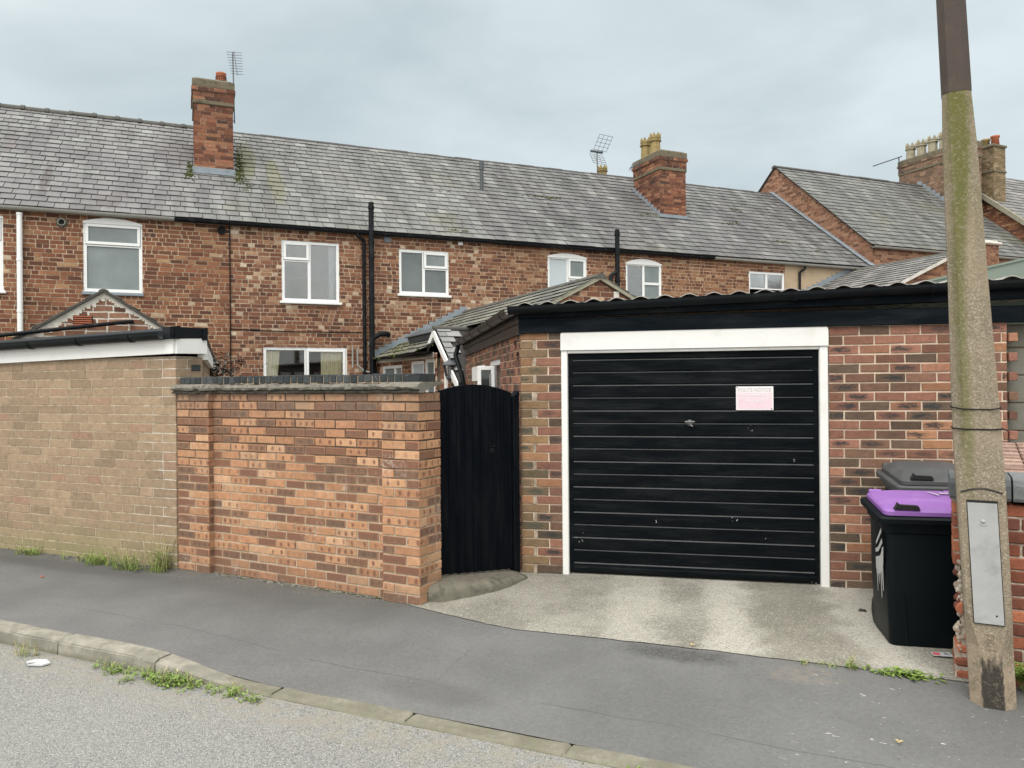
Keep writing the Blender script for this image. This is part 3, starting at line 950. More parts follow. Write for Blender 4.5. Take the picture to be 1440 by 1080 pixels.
def mat_post():
    """shell-aggregate concrete with a green algae stripe"""
    m = M('post_concrete')
    v = m.vor(140, out=1)
    vr = m.node('SeparateColor', {0: v}).outputs[0]
    c = m.ramp(vr, [(0, (.165, .138, .10)), (.4, (.215, .182, .132)), (.8, (.255, .215, .158)), (1, (.35, .31, .245))])
    xyz = m.node('SeparateXYZ', {0: m.pos()}).outputs
    c = m.mix(m.step(m.noise(4, 5, .6), .4, .7, 0, .45), c, (.30, .24, .17))
    rel = m.node('VectorMath', {0: m.pos(), 1: POST_O}, operation='SUBTRACT').outputs[0]
    wu = V((.883, -.469, 0)).normalized()
    ax = m.math('SUBTRACT', m.dot(rel, wu), m.math('MULTIPLY', xyz[2], POST_LEAN))       # across the leaning shaft
    fr = m.dot(rel, (wu.y, -wu.x, 0))                                                  # towards the street
    st = m.math('ABSOLUTE', m.math('SUBTRACT', ax, m.math('ADD', -.050, m.math('MULTIPLY', m.step(xyz[2], 2.0, 3.1), .050))))
    wid = m.math('ADD', .016, m.math('MULTIPLY', m.step(xyz[2], 2.2, 3.2), .022))
    stw = m.math('ADD', m.math('SUBTRACT', st, wid), m.math('MULTIPLY', m.math('SUBTRACT', m.noise(14, 4, .6), .5), .05))
    gm = m.math('MULTIPLY', m.step(stw, -.01, .03, 1, 0), m.step(xyz[2], .9, 1.5, .10, 1))
    gm = m.math('MULTIPLY', gm, m.step(m.noise(60, 4, .7), .28, .52))
    c = m.mix(m.math('MULTIPLY', gm, m.step(xyz[2], 1.8, 3.2, .62, .92)), c, (.092, .100, .020))
    whole = m.math('MULTIPLY', m.step(xyz[2], 2.0, 3.2, 0, .4), m.step(m.noise(9, 4, .6), .3, .6))
    c = m.mix(whole, c, (.13, .128, .055))
    c = m.mix(m.step(m.noise(75, 3, .6), .71, .75, 0, .7), c, (.50, .48, .41))
    c = m.mix(m.math('MULTIPLY', m.step(xyz[2], .12, .5, 1, 0), m.step(m.noise(13, 4, .6), .35, .6, 0, .5)), c, (.42, .32, .235))
    # old tar daubed round the foot
    tz = m.math('ADD', xyz[2], m.math('MULTIPLY', m.math('SUBTRACT', m.noise(14, 5, .7, vec=m.vec(m.math('MULTIPLY', ax, 3.2), m.math('MULTIPLY', xyz[2], .7), 0.0)), .5), .42))
    tx = m.math('ADD', m.math('ABSOLUTE', ax), m.math('MULTIPLY', m.math('SUBTRACT', m.noise(22, 4, .6), .5), .022))
    tm = m.math('MULTIPLY', m.math('MULTIPLY', m.step(tz, .17, .30, 1, 0), m.step(tx, .046, .054, 1, 0)), m.step(fr, .085, .095))
    tm = m.math('MULTIPLY', tm, m.step(m.noise(48, 5, .75), .30, .50, .55, 1))
    c = m.mix(m.math('MULTIPLY', tm, .93), c, (.026, .025, .024))
    m.set(base=c, rough=.95, spec=.2, normal=m.bump(m.math('ADD', vr, m.noise(90, 3, .6)), .5, .006))
    return m.mat


POST_O, POST_LEAN = (2.562, 4.128, 0.0), -.0435
MT['pavement'] = mat_pavement()
MT['road'] = mat_road()
MT['drive'] = mat_drive()
MT['kerb'] = mat_kerb()
MT['post'] = mat_post()
MT['sleeve'] = mat_plain('brown_weathered_sleeve', (.052, .038, .031), .8, .35, 7, .3, dirt=((.10, .078, .062), .55))
MT['plate'] = mat_plain('galvanised_plate', (.33, .335, .335), .6, .22, 9, .2, metal=.1, dirt=((.20, .20, .195), .6))
MT['soot'] = mat_plain('black_tar_smear', (.022, .021, .02), .7, .4, 20, .4, dirt=((.12, .11, .09), .4))
MT['step'] = mat_plain('rough_step_concrete', (.150, .140, .108), .95, .5, 14, 1.0, dirt=((.055, .052, .038), .75), fine=70)
MT['pink_tile'] = mat_brick('pinkish_tile', [(0, (.25, .165, .135)), (1, (.36, .255, .21))], white=.4, val=.2)
MT['yard'] = mat_plain('yard_concrete', (.25, .24, .21), .95, .2, 2, .3)


def mat_leaf(name, a, b):
    m = M(name)
    r = m.rnd()
    c = m.mix(r[0], a, b)
    c = m.scale(c, m.math('ADD', m.math('MULTIPLY', r[1], .6), .7))
    m.set(base=c, rough=.6, spec=.3)
    m.b.inputs['Subsurface Weight'].default_value = 0.0
    return m.mat


MT['leaf'] = mat_leaf('weed_leaf', (.10, .16, .03), (.22, .31, .07))
MT['grass'] = mat_leaf('grass_blade', (.13, .22, .035), (.28, .36, .10))
MT['drygrass'] = mat_leaf('dry_stem', (.34, .28, .15), (.48, .42, .25))
MT['darkleaf'] = mat_leaf('dark_evergreen_leaf', (.010, .013, .010), (.03, .035, .03))
MT['paleleaf'] = mat_leaf('pale_blossom', (.62, .62, .58), (.75, .75, .70))

# ------------------------------------------------------------------ ground
def gpt(s, r, z=0.0):
    p = SO + SDIR*s + RDIR*r
    return V((p.x, p.y, z))


def kz(s):                                      # top of the kerb: drops for the drive
    if s < 1.50: return 0.0
    if s > 2.45: return -0.088
    t = (s-1.50)/.95
    return -0.088*t*t*(3-2*t)


ROADZ = -0.105


def gz(s, r):
    t = max(0.0, min(1.0, r/1.35))
    return kz(s)*(1-t)


def sheet(name, mat, ss, rs, zf, kind='structure', rfun=None):
    mb = MB()
    pts, fs = [], []
    for s in ss:
        for k in rs:
            r = rfun(s, k) if rfun else k
            pts.append(gpt(s, r, zf(s, r)))
    n = len(rs)
    for i in range(len(ss)-1):
        for k in range(n-1):
            fs.append((i*n+k, (i+1)*n+k, (i+1)*n+k+1, i*n+k+1))
    mb.add(pts, fs, sm=True)
    o = mb.build(name, mat)
    return setp(o, kind=kind)


def lin(a, b, n): return [a+(b-a)*i/n for i in range(n+1)]


mb = MB()
mb.quad(V((-300, -300, -.13)), V((300, -300, -.13)), V((300, 300, -.13)), V((-300, 300, -.13)))
setp(mb.build('ground', MT['yard']), kind='structure')


def bumpy(s, r, a=0.006): return a*(mnoise.noise(V((s*.9, r*1.4, 3.1))))


sheet('road', MT['road'], lin(-25, 25, 100), [-9, -6, -4, -2.5] + lin(-1.6, -.115, 14), lambda s, r: ROADZ+bumpy(s, r, .008)-.010*max(0, -r-3))
sheet('pavement', MT['pavement'], lin(-25, 25, 160), lin(0, 1.5, 14)+[1.8, 2.2, 2.6], lambda s, r: gz(s, r)+bumpy(s, r, .004))


def drive_edge(s):
    pts = [(2.3, 1.62), (2.67, 1.47), (3.1, 1.36), (3.56, 1.283), (4.2, 1.33), (4.915, 1.372), (6.26, 1.40), (9.0, 1.40)]
    for i in range(len(pts)-1):
        if pts[i][0] <= s <= pts[i+1][0]:
            t = (s-pts[i][0])/(pts[i+1][0]-pts[i][0])
            return pts[i][1]+(pts[i+1][1]-pts[i][1])*t
    return 1.4


sheet('driveway', MT['drive'], lin(2.3, 9, 120), lin(0, 1, 16),
      lambda s, r: gz(s, r)+.005+bumpy(s, r, .004), rfun=lambda s, k: (drive_edge(s)+.012*mnoise.noise(V((s*7, 0, 0))))*(1-k)+4.2*k)
mb = MB()
mb.quad(V((-16, 7.6, -.006)), V((3.5, 7.6, -.006)), V((16, 24, -.006)), V((-16, 24, -.006)))
setp(mb.build('yard', MT['yard']), kind='structure')

# kerb stones: one run, joints cut between the stones
mb = MB()
rng = random.Random(4)
s = -12.0
joints = []
while s < 14:
    L = 0.915
    if abs(s-1.5) < .5: L = 1.5-s if 1.5-s > .3 else .915
    n = 5
    e = s+L
    dz0 = rng.uniform(-.004, .004)
    prof_s = [s+.006] + lin(s+.02, e-.02, n) + [e-.006]
    pts, fs = [], []
    for i, q in enumerate(prof_s):
        k = kz(q)+dz0+rng.uniform(-.0025, .0025)
        ch = .022+rng.uniform(-.006, .012)
        edge = .004 if i in (0, len(prof_s)-1) else 0
        for (r, z) in ((.004, k-edge), (-.085, k-.002-edge), (-.118+rng.uniform(-.003, .003), k-ch-edge), (-.128, ROADZ-.03)):
            pts.append(gpt(q, r, z))
    m_ = 4
    for i in range(len(prof_s)-1):
        for k in range(m_-1):
            fs.append((i*m_+k, (i+1)*m_+k, (i+1)*m_+k+1, i*m_+k+1))
    for b in (0, (len(prof_s)-1)*m_):
        fs.append((b, b+1, b+2, b+3))
    mb.add(pts, fs, rc(rng), 0, False)
    s = e
# mortar bed under the joints
for i in range(60):
    q0 = -12+i*.45
    mb.quad(gpt(q0, 0, kz(q0)-.012), gpt(q0, -.112, kz(q0)-.016), gpt(q0+.45, -.112, kz(q0+.45)-.016), gpt(q0+.45, 0, kz(q0+.45)-.012), (.1, .1, .1), 0)
    mb.quad(gpt(q0, -.112, kz(q0)-.016), gpt(q0, -.115, -.15), gpt(q0+.45, -.115, -.15), gpt(q0+.45, -.112, kz(q0+.45)-.016), (.1, .1, .1), 0)
setp(mb.build('kerb', MT['kerb']), kind='structure')

# ------------------------------------------------------------------ the brick terrace
A0 = V((-9.1, 13.7, 0))
E_ = EDIR
NO = V((E_.y, -E_.x, 0))                        # out of the back walls, towards the street
FH = Fr(A0, E_, Z, NO)
REAR = 'windows of the terrace'


def ring(mb, F, u0, u1, v0, v1, t, w0, w1, mi=0, bev=.004):
    fbox(mb, F, u0, u1, v0, v0+t, w0, w1, mi, bev=bev)
    fbox(mb, F, u0, u1, v1-t, v1, w0, w1, mi, bev=bev)
    fbox(mb, F, u0, u0+t, v0+t, v1-t, w0, w1, mi, bev=bev)
    fbox(mb, F, u1-t, u1, v0+t, v1-t, w0, w1, mi, bev=bev)


def window(parent, F, u0, u1, v0, v1, lights, arch=0.0, sill=0.05, frame_mat='upvc', w=-.02, t=.032, curtain=None, label=None):
    """lights: (x0, x1, y0, y1, 'fixed'/'open', glass) in metres from the lower left of the opening"""
    mb = MB()
    ring(mb, F, u0, u1, v0, v1, t, w-.05, w+.012)
    if arch > 0:
        n = 14
        pl = [(u0-.004, v1-.03), (u1+.004, v1-.03), (u1+.004, v1)]
        for i in range(1, n):
            x = 1-2*i/n
            pl.append(((u0+u1)/2+x*(u1-u0+.008)/2, v1+arch*(1-x*x)))
        pl.append((u0-.004, v1))
        prism(mb, F, pl, w-.04, .0135)
    panes = []
    for (x0, x1, y0, y1, kind, g) in lights:
        a0, a1, b0, b1 = u0+x0, u0+x1, v0+y0, v0+y1
        if kind == 'open':
            ring(mb, F, a0+.006, a1-.006, b0+.006, b1-.006, .052, w-.03, w+.030)
            panes.append((a0+.056, a1-.056, b0+.056, b1-.056, w+.004, g))
        else:
            ring(mb, F, a0, a1, b0, b1, .030, w-.04, w+.010)
            panes.append((a0+.028, a1-.028, b0+.028, b1-.028, w-.016, g))
    wo = mb.build('window', MT[frame_mat], parent)
    if label: wo['label'] = label
    for (a, b, c, d, ww, g) in panes:
        p = MB()
        fbox(p, F, a, b, c, d, ww-.010, ww)
        p.build('pane', MT[g], wo)
    if sill > 0:
        p = MB()
        fbox(p, F, u0-.045, u1+.045, v0-sill, v0, w-.05, .075, bev=.008)
        p.build('sill', MT[frame_mat], wo)
    return wo


def curtain(parent, F, u0, u1, v0, v1, w, waves=4, lean=0.0, mat='curtain', amp=.03):
    mb = MB()
    n = waves*8
    pts, fs = [], []
    rows = 8
    for j in range(rows+1):
        q = j/rows
        for i in range(n+1):
            x = i/n
            u = u0+(u1-u0)*x*(1-.10*(1-q)) + lean*(1-q)*x
            pts.append(F.p(u, v0+(v1-v0)*q, w+amp*math.sin(6.283*waves*x+.5*math.sin(3*q))*(1.1-.5*q)))
    for j in range(rows):
        for i in range(n):
            fs.append((j*(n+1)+i, j*(n+1)+i+1, (j+1)*(n+1)+i+1, (j+1)*(n+1)+i))
    mb.add(pts, fs, sm=True)
    return mb.build('curtain', MT[mat], parent)


EAVE_Q, EAVE_Z, RID_Q, RID_Z = .14, 4.965, -3.9, 7.98
SLOPE = (RID_Z-EAVE_Z)/(EAVE_Q-RID_Q)


def roof_z(q): return EAVE_Z+(EAVE_Q-q)*SLOPE


ROOF, _, RL = roof_frame(FH.p(0, EAVE_Z, EAVE_Q), FH.p(10, EAVE_Z, EAVE_Q), FH.p(0, RID_Z, RID_Q))


def stack(parent, t0, t1, q0, q1, z0, z1, mat='brick_stack', seed=1, corbel=True, band=None, cap='stone', batter=0.0, name='chimney'):
    """brick stack on the house frame; q0 back, q1 front"""
    mb = MB()
    def faces(a0, a1, b0, b1, y0, y1, sd):
        fs = [Fr(FH.p(0, 0, b1), E_, Z, NO), Fr(FH.p(a0, 0, 0), NO, Z, -E_), Fr(FH.p(a1, 0, 0), -NO, Z, E_), Fr(FH.p(0, 0, b0), -E_, Z, -NO)]
        rg = [(a0, a1), (b0, b1), (-b1, -b0), (-a1, -a0)]
        for i, (f, g) in enumerate(zip(fs, rg)):
            bricks(mb, f, g[0], g[1], y0, y1, ch=.078, joint=.011, proj=.008, cuts=mixed(.23, .35), seed=sd+i, jit=.003, wj=.003,
                   end=((.008, .008) if i in (0, 3) else (0, 0)))
    top = z1
    faces(t0, t1, q0, q1, z0, z1-(.56 if corbel else .10), seed)
    if corbel:
        y = z1-.56
        fbox(mb, FH, t0-.035, t1+.035, y, y+.085, q0-.035, q1+.035, 2, bev=.012)
        faces(t0-.02, t1+.02, q0-.02, q1+.02, y+.085, y+.285, seed+10)
        faces(t0-.05, t1+.05, q0-.05, q1+.05, y+.285, y+.365, seed+20)
        mb.quad(FH.p(t0-.05, y+.285, q1+.05), FH.p(t1+.05, y+.285, q1+.05), FH.p(t1+.05, y+.285, q0-.05), FH.p(t0-.05, y+.285, q0-.05), (.3, .5, .5), 1)
        fbox(mb, FH, t0-.045, t1+.045, y+.365, y+.54, q0-.045, q1+.045, 2, bev=.015)
        fbox(mb, FH, t0+.02, t1-.02, y+.54, y+.58, q0+.02, q1-.02, 3, bev=.02)
    else:
        y = z1-.10
        fbox(mb, FH, t0-.05, t1+.05, y, y+.085, q0-.05, q1+.05, 2, bev=.012)
        fbox(mb, FH, t0+.02, t1-.02, y+.085, y+.12, q0+.02, q1-.02, 3, bev=.02)
        if band:
            fbox(mb, FH, t0-.04, t1+.04, band, band+.07, q0-.04, q1+.04, 2, bev=.012)
    return mb.build(name, [MT[mat], MT['mortar_s'], MT[cap], MT['ledge']], parent)


def crown_pot(parent, t, q, z, h=.60, r=.13, mat='buff_pot', spikes=8):
    mb = MB()
    def sq(r0, r1, z0, z1):
        pts = []
        for rr, zz in ((r0, z0), (r1, z1)):
            for k in range(8):
                a = 2*math.pi*(k+.5)/8
                pts.append(FH.p(t+rr*1.08*math.cos(a), zz, q+rr*1.08*math.sin(a)))
        mb.add(pts, [(k, (k+1) % 8, 8+(k+1) % 8, 8+k) for k in range(8)] + [tuple(range(8, 16)), tuple(reversed(range(8)))])
    sq(r*1.05, r*.95, z, z+h*.62)
    sq(r*1.22, r*1.22, z+h*.62, z+h*.68)
    sq(r*1.0, r*1.12, z+h*.68, z+h*.76)
    for k in range(spikes):
        a = 2*math.pi*k/spikes
        d, s_ = V((math.cos(a), math.sin(a), 0)), V((-math.sin(a), math.cos(a), 0))
        pts = []
        for (x, y, th) in ((-.42, 0, 1), (.42, 0, 1), (.34, .45, 1), (0, 1.0, 1), (-.34, .45, 1)):
            for rr in (r*.94, r*1.14):
                pts.append(FH.p(t+d.x*rr+s_.x*x*r*.95, z+h*.76+y*h*.24, q+d.y*rr+s_.y*x*r*.95))
        mb.add(pts, [(0, 2, 4, 6, 8), (9, 7, 5, 3, 1)] + [(2*i, 2*i+1, (2*i+3) % 10, (2*i+2) % 10) for i in range(5)])
    return mb.build('chimney_pot', MT[mat], parent)


def gutter(parent, F, u0, u1, v, w, r=.055, mat='black_plastic', brackets=0.9, dv=None, name='gutter', seg=1):
    mb = MB()
    n = 10
    out = [(v+r*math.sin(math.pi+math.pi*i/n), w+r*math.cos(math.pi+math.pi*i/n)) for i in range(n+1)]
    inn = [(v+(r-.006)*math.sin(math.pi+math.pi*i/n), w+(r-.006)*math.cos(math.pi+math.pi*i/n)) for i in range(n+1)]
    prof = [(v+.008, w-r-.004), *out, (v+.008, w+r+.004), (v+.008, w+r-.006)] + list(reversed(inn)) + [(v+.008, w-r+.006)]
    extrude(mb, F, prof, u0, u1, sm=False, dv=dv, seg=seg)
    if brackets:
        k = u0+.35
        while k < u1-.1:
            d = dv(k) if dv else 0
            rr = r+.007
            pr = [(v+rr*math.sin(math.pi+math.pi*i/n), w+rr*math.cos(math.pi+math.pi*i/n)) for i in range(n+1)] + [(v+r*math.sin(2*math.pi-math.pi*i/n), w+r*math.cos(2*math.pi-math.pi*i/n)) for i in range(n+1)]
            extrude(mb, F, [(a+d, b) for a, b in pr], k, k+.032)
            k += brackets
    return mb.build(name, MT[mat], parent)


OPEN = {
    'A': [(-.93, .05, 3.46, 4.78), (1.30, 2.29, 3.50, 4.80)],
    'B': [(4.835, 5.995, 3.45, 4.69), (4.465, 6.145, 1.20, 2.515), (7.27, 8.395, 3.69, 4.655)],
    'C': [(10.82, 11.857, 3.45, 4.72), (12.935, 13.972, 3.45, 4.68)],
    'D': [(16.70, 17.905, 4.05, 4.66)],
}
SPAN = {'A': (-4.0, 3.852), 'B': (3.852, 9.433), 'C': (9.433, 15.50), 'D': (15.50, 21.05)}
INFO = {
    'A': 'old brick terraced house at the left with a pale grey eaves gutter and arched windows',
    'B': 'mottled brick terraced house with a cream curtained ground floor window behind the orange brick wall',
    'C': 'orange brick terraced house with two arched upstairs windows and buff chimney pots on its roof',
    'D': 'terraced house with one small upstairs window beside a beige rendered strip of wall',
}
HOUSE = {}
BM = {'A': ('brick_a', 'mortar_a', 'slate_a'), 'B': ('brick_b', 'mortar_b', 'slate_b'), 'C': ('brick_c', 'mortar_a', 'slate_c'), 'D': ('brick_c', 'mortar_a', 'slate_c')}


def b_colour(cx, cy, rng, wd):                      # pale faces cluster in patches on the left of this house
    n = mnoise.noise(V((cx*.8, cy*.9, 7)))
    k = rng.random()
    k *= .86
    if rng.random() < (.40 if n > -.05 else .20)*(1 if wd < .16 else .08): k = .80+.20*rng.random()
    return (k, rng.random(), rng.random())


for h in 'ABCD':
    t0, t1 = SPAN[h]
    root = thing('terraced_house', INFO[h], 'house', FH.p((t0+t1)/2, 0, 0), 'houses of the brick terrace')
    HOUSE[h] = root
    bm, mm, sm_ = BM[h]
    mb = MB()
    te = 17.905 if h == 'D' else t1
    bricks(mb, FH, t0, te, 1.12, 4.97, ch=.0805, joint=.0165, proj=.007, cuts=mixed(.226, .42 if h != 'B' else .62, .010), openings=OPEN[h], seed=ord(h), jit=.004, wj=.003,
           cfun=b_colour if h == 'B' else None)
    mb.quad(FH.p(t0, 0), FH.p(te, 0), FH.p(te, 1.12), FH.p(t0, 1.12), (.4, .5, .5), 0)
    # flank, back and ceiling close the house
    mb.quad(FH.p(t0, 0, -7.8), FH.p(t1, 0, -7.8), FH.p(t1, 4.97, -7.8), FH.p(t0, 4.97, -7.8), (.4, .5, .5), 0)
    mb.quad(FH.p(t0+.002, 0, -.12), FH.p(t0+.002, 0, -7.8), FH.p(t0+.002, 4.9, -7.8), FH.p(t0+.002, 4.9, -.12), (.4, .5, .5), 2)
    mb.quad(FH.p(t1-.002, 0, -.12), FH.p(t1-.002, 0, -7.8), FH.p(t1-.002, 4.9, -7.8), FH.p(t1-.002, 4.9, -.12), (.4, .5, .5), 2)
    mb.quad(FH.p(t0, 2.75, -.12), FH.p(t1, 2.75, -.12), FH.p(t1, 2.75, -7.8), FH.p(t0, 2.75, -7.8), (.4, .5, .5), 2)
    mb.build('wall', [MT[bm], MT[mm], MT['room']], root)
    if h == 'D':
        p = MB()
        fbox(p, FH, te, t1, 0, 4.97, -.12, .016, bev=.004)
        p.build('rendered_wall', MT['render'], root)
    # roof
    mb = MB()
    wsl = .255
    a0 = t0
    slates(mb, ROOF, 25.05, RL, .238, wsl, seed=207, u0=-4.0, base=False, pred=lambda q: t0 <= (q-A0).dot(E_) < t1)
    mb.quad(ROOF.p(t0, 0, -.004), ROOF.p(t1, 0, -.004), ROOF.p(t1, RL, -.004), ROOF.p(t0, RL, -.004), (.1, .1, .1), 1)
    mb.quad(FH.p(t0, RID_Z-.01, RID_Q), FH.p(t1, RID_Z-.01, RID_Q), FH.p(t1, 4.9, -7.95), FH.p(t0, 4.9, -7.95), (.4, .5, .5), 0)
    if h == 'A':
        blobs(mb, ROOF, [(3.15, 2.45, .035, .22, 130, .022), (3.14, 2.05, .05, .10, 90, .026), (.6, 4.9, 3, .05, 20, .02)], 5, 2, .02)
    if h == 'B':
        blobs(mb, ROOF, [(4.19, 3.05, .045, .50, 260, .022), (4.12, 2.25, .05, .18, 180, .025), (4.28, 1.75, .05, .2, 70, .02), (8.6, .32, .16, .02, 40, .03), (8.95, 2.5, .2, .02, 14, .03)], 6, 2, .02)
    if h == 'C':
        blobs(mb, ROOF, [(11.75, 2.75, .25, .05, 60, .028), (14.75, 2.25, .22, .05, 40, .03)], 7, 2, .02)
    if h == 'D':
        blobs(mb, ROOF, [(17.4, 2.2, .18, .05, 34, .03), (18.6, 1.2, .22, .04, 36, .03), (19.6, .75, .2, .04, 24, .03), (18.2, 3.2, .3, .03, 20, .03)], 8, 2, .02)
    mb.build('roof', [MT[sm_], MT['under'], MT['moss']], root)
    # ridge
    mb = MB()
    rng = random.Random(ord(h))
    x = t0
    while x < t1-.01:
        L = min(.47, t1-x)
        big = h == 'A' and x < 3.2
        r = .105 if big else .075
        dz = rng.uniform(-.008, .008)
        n = 8
        prof = [(RID_Z-.055+dz+r*math.sin(math.pi*i/n), RID_Q+r*1.25*math.cos(math.pi*i/n)) for i in range(n+1)]
        extrude(mb, FH, prof, x+.004, x+L-.004, c=rc(rng))
        if big:
            prof = [(RID_Z-.055+dz+(r+.018)*math.sin(math.pi*i/n), RID_Q+(r+.022)*1.25*math.cos(math.pi*i/n)) for i in range(n+1)]
            extrude(mb, FH, prof, x+L-.06, x+L+.02, c=rc(rng))
        x += L
    mb.build('ridge', MT['ridge_grey' if h == 'A' else 'ridge_dark'], root)
    mb = MB()
    fbox(mb, FH, t0, t1, 4.915, 4.955, -.05, .028, bev=.004)
    mb.build('fascia', MT['black_iron'], root)

rA, rB, rC, rD = HOUSE['A'], HOUSE['B'], HOUSE['C'], HOUSE['D']
gutter(rA, FH, -4.0, 2.85, 4.955, .115, .06, 'grey_gutter', 1.0)
gutter(rA, FH, 2.85, 3.85, 4.95, .115, .06, 'black_iron', .6)
gutter(rB, FH, 3.855, 9.43, 4.945, .115, .058, 'black_iron', 1.1)
gutter(rC, FH, 9.435, 15.49, 4.935, .115, .058, 'black_iron', 1.1)
gutter(rD, FH, 15.51, 18.45, 4.935, .115, .058, 'grey_gutter', 1.1)
gutter(rD, FH, 18.46, 21.0, 4.93, .115, .058, 'grey_gutter', 1.1)

# windows: measured on each opening
window(rA, FH, -.93, .05, 3.46, 4.78, [(.03, .95, .90, 1.29, 'open', 'frost'), (.03, .95, .03, .90, 'fixed', 'frost')], arch=.085)
w1 = window(rA, FH, 1.30, 2.29, 3.50, 4.80, [(.03, .96, .88, 1.27, 'open', 'frost'), (.03, .96, .03, .88, 'fixed', 'frost')], arch=.085, sill=0)
p = MB()
fbox(p, FH, 1.28, 2.31, 3.44, 3.50, -.05, .05, bev=.008)
p.build('sill', MT['lead'], w1)
wb = window(rB, FH, 4.835, 5.995, 3.45, 4.69, [(.03, .55, .84, 1.21, 'open', 'glass'), (.03, .55, .03, .84, 'fixed', 'glass'), (.55, 1.13, .03, 1.21, 'fixed', 'glass')])
curtain(wb, FH, 5.80, 5.97, 3.47, 4.66, -.16, 3, -.06, mat='net')
wg = window(rB, FH, 4.465, 6.145, 1.20, 2.515, [(.03, .84, .03, 1.285, 'fixed', 'glass_clear'), (.84, 1.65, .03, 1.285, 'open', 'glass_clear')])
curtain(wg, FH, 4.52, 4.80, 1.22, 2.44, -.115, 4, -.08, amp=.022)
curtain(wg, FH, 5.62, 6.10, 1.22, 2.44, -.115, 6, .06, amp=.022)
window(rB, FH, 7.27, 8.395, 3.69, 4.655, [(.03, .555, .03, .935, 'fixed', 'frost_dark'), (.555, 1.095, .58, .935, 'open', 'frost'), (.555, 1.095, .03, .58, 'fixed', 'frost_dark')])
window(rC, FH, 10.82, 11.857, 3.45, 4.72, [(.03, .54, .03, 1.24, 'fixed', 'net'), (.54, 1.007, .76, 1.24, 'open', 'frost'), (.54, 1.007, .03, .76, 'fixed', 'net')], arch=.08)
window(rC, FH, 12.935, 13.972, 3.45, 4.68, [(.03, .52, .03, 1.20, 'fixed', 'glass'), (.52, 1.007, .74, 1.20, 'fixed', 'frost'), (.52, 1.007, .03, .74, 'fixed', 'frost')], arch=.11)
window(rD, FH, 16.70, 17.905, 4.05, 4.66, [(.03, .60, .15, .58, 'fixed', 'glass'), (.60, 1.175, .15, .58, 'fixed', 'glass')], sill=0)
# chairs and lamp seen through the ground floor window
p = MB()
for cu in (5.0, 5.30, 5.72):
    fbox(p, FH, cu-.11, cu+.11, 1.4, 2.03, -.95, -.91, bev=.02)
p.build('chair_back', MT['chair_wood'], rB)
p = MB()
for a in range(5):
    an = a*1.2566
    tube(p, [FH.p(5.55, 2.52, -1.2), FH.p(5.55+.16*math.cos(an), 2.40, -1.2+.16*math.sin(an))], .02, 6)
    lathe(p, FH.at(5.55+.19*math.cos(an), 2.36, -1.2+.19*math.sin(an)), [(.0, .05), (.04, .04), (.055, -.04), (.0, -.05)], 10)
tube(p, [FH.p(5.55, 2.74, -1.2), FH.p(5.55, 2.50, -1.2)], .015, 6)
p.build('ceiling_lamp', MT['chair_wood'], rB)
# pipes, vents and cables fixed to the walls
def pipe_joints(mb, pts, r, zs):
    for (x, y, z) in zs:
        tube(mb, [(x, y, z-.035), (x, y, z+.035)], r*1.22, 12)


p = MB()
tube(p, [FH.p(.31, 4.86, .07), FH.p(.31, 2.2, .07)], .047, 12)
for z in (4.84, 4.02, 3.1):
    tube(p, [FH.p(.31, z-.02, .07), FH.p(.31, z+.02, .07)], .054, 12)
p.build('downpipe', MT['upvc'], rA)
p = MB()
q = FH.p(6.63, 0, .25)
tube(p, [FH.p(6.63, 0, .20), FH.p(6.63, 5.56, .20)], .056, 14)
for z in (5.45, 4.72, 4.40, 3.55, 2.95, 2.55):
    tube(p, [FH.p(6.63, z-.03, .20), FH.p(6.63, z+.03, .20)], .068, 14)
tube(p, [FH.p(6.63, 2.70, .20), FH.p(6.80, 2.80, .20), FH.p(6.98, 2.81, .16), FH.p(7.02, 2.80, .02)], .055, 12)
p.build('soil_pipe', MT['black_iron'], rB)
p = MB()
tube(p, [FH.p(6.36, 4.93, .115), FH.p(6.36, 4.86, .115), FH.p(6.49, 4.78, .08), FH.p(6.50, 4.66, .07), FH.p(6.50, 0, .07)], .038, 12)
for z in (4.7, 3.9, 3.1, 2.4):
    tube(p, [FH.p(6.50, z-.02, .07), FH.p(6.50, z+.02, .07)], .046, 12)
p.build('downpipe', MT['black_iron'], rB)
p = MB()
tube(p, [FH.p(6.35, 2.50, .06), FH.p(6.35, 2.15, .06), FH.p(6.50, 2.02, .08), FH.p(6.62, 2.0, .12)], .022, 8)
tube(p, [FH.p(6.25, 2.55, .06), FH.p(6.25, 2.1, .06)], .018, 8)
p.build('waste_pipe', MT['grey_gutter'], rB)
p = MB()
tube(p, [FH.p(3.85, 4.9, .022), FH.p(3.85, 1.2, .022)], .012, 6)
tube(p, [FH.p(3.86, 2.86, .02), FH.p(4.9, 2.83, .02), FH.p(6.45, 2.84, .02)], .009, 6)
p.build('cable', MT['black_plastic'], rB)
p = MB()
fbox(p, FH, 6.94, 7.09, 4.78, 4.90, 0, .035, bev=.008)
for i in range(4):
    fbox(p, FH, 6.955, 7.075, 4.795+i*.027, 4.81+i*.027, .03, .045, bev=.003)
p.build('vent', MT['lead'], rB)
p = MB()
fbox(p, FH, 8.61, 8.72, 4.82, 4.92, 0, .05, bev=.01)
p.build('vent', MT['upvc'], rB)


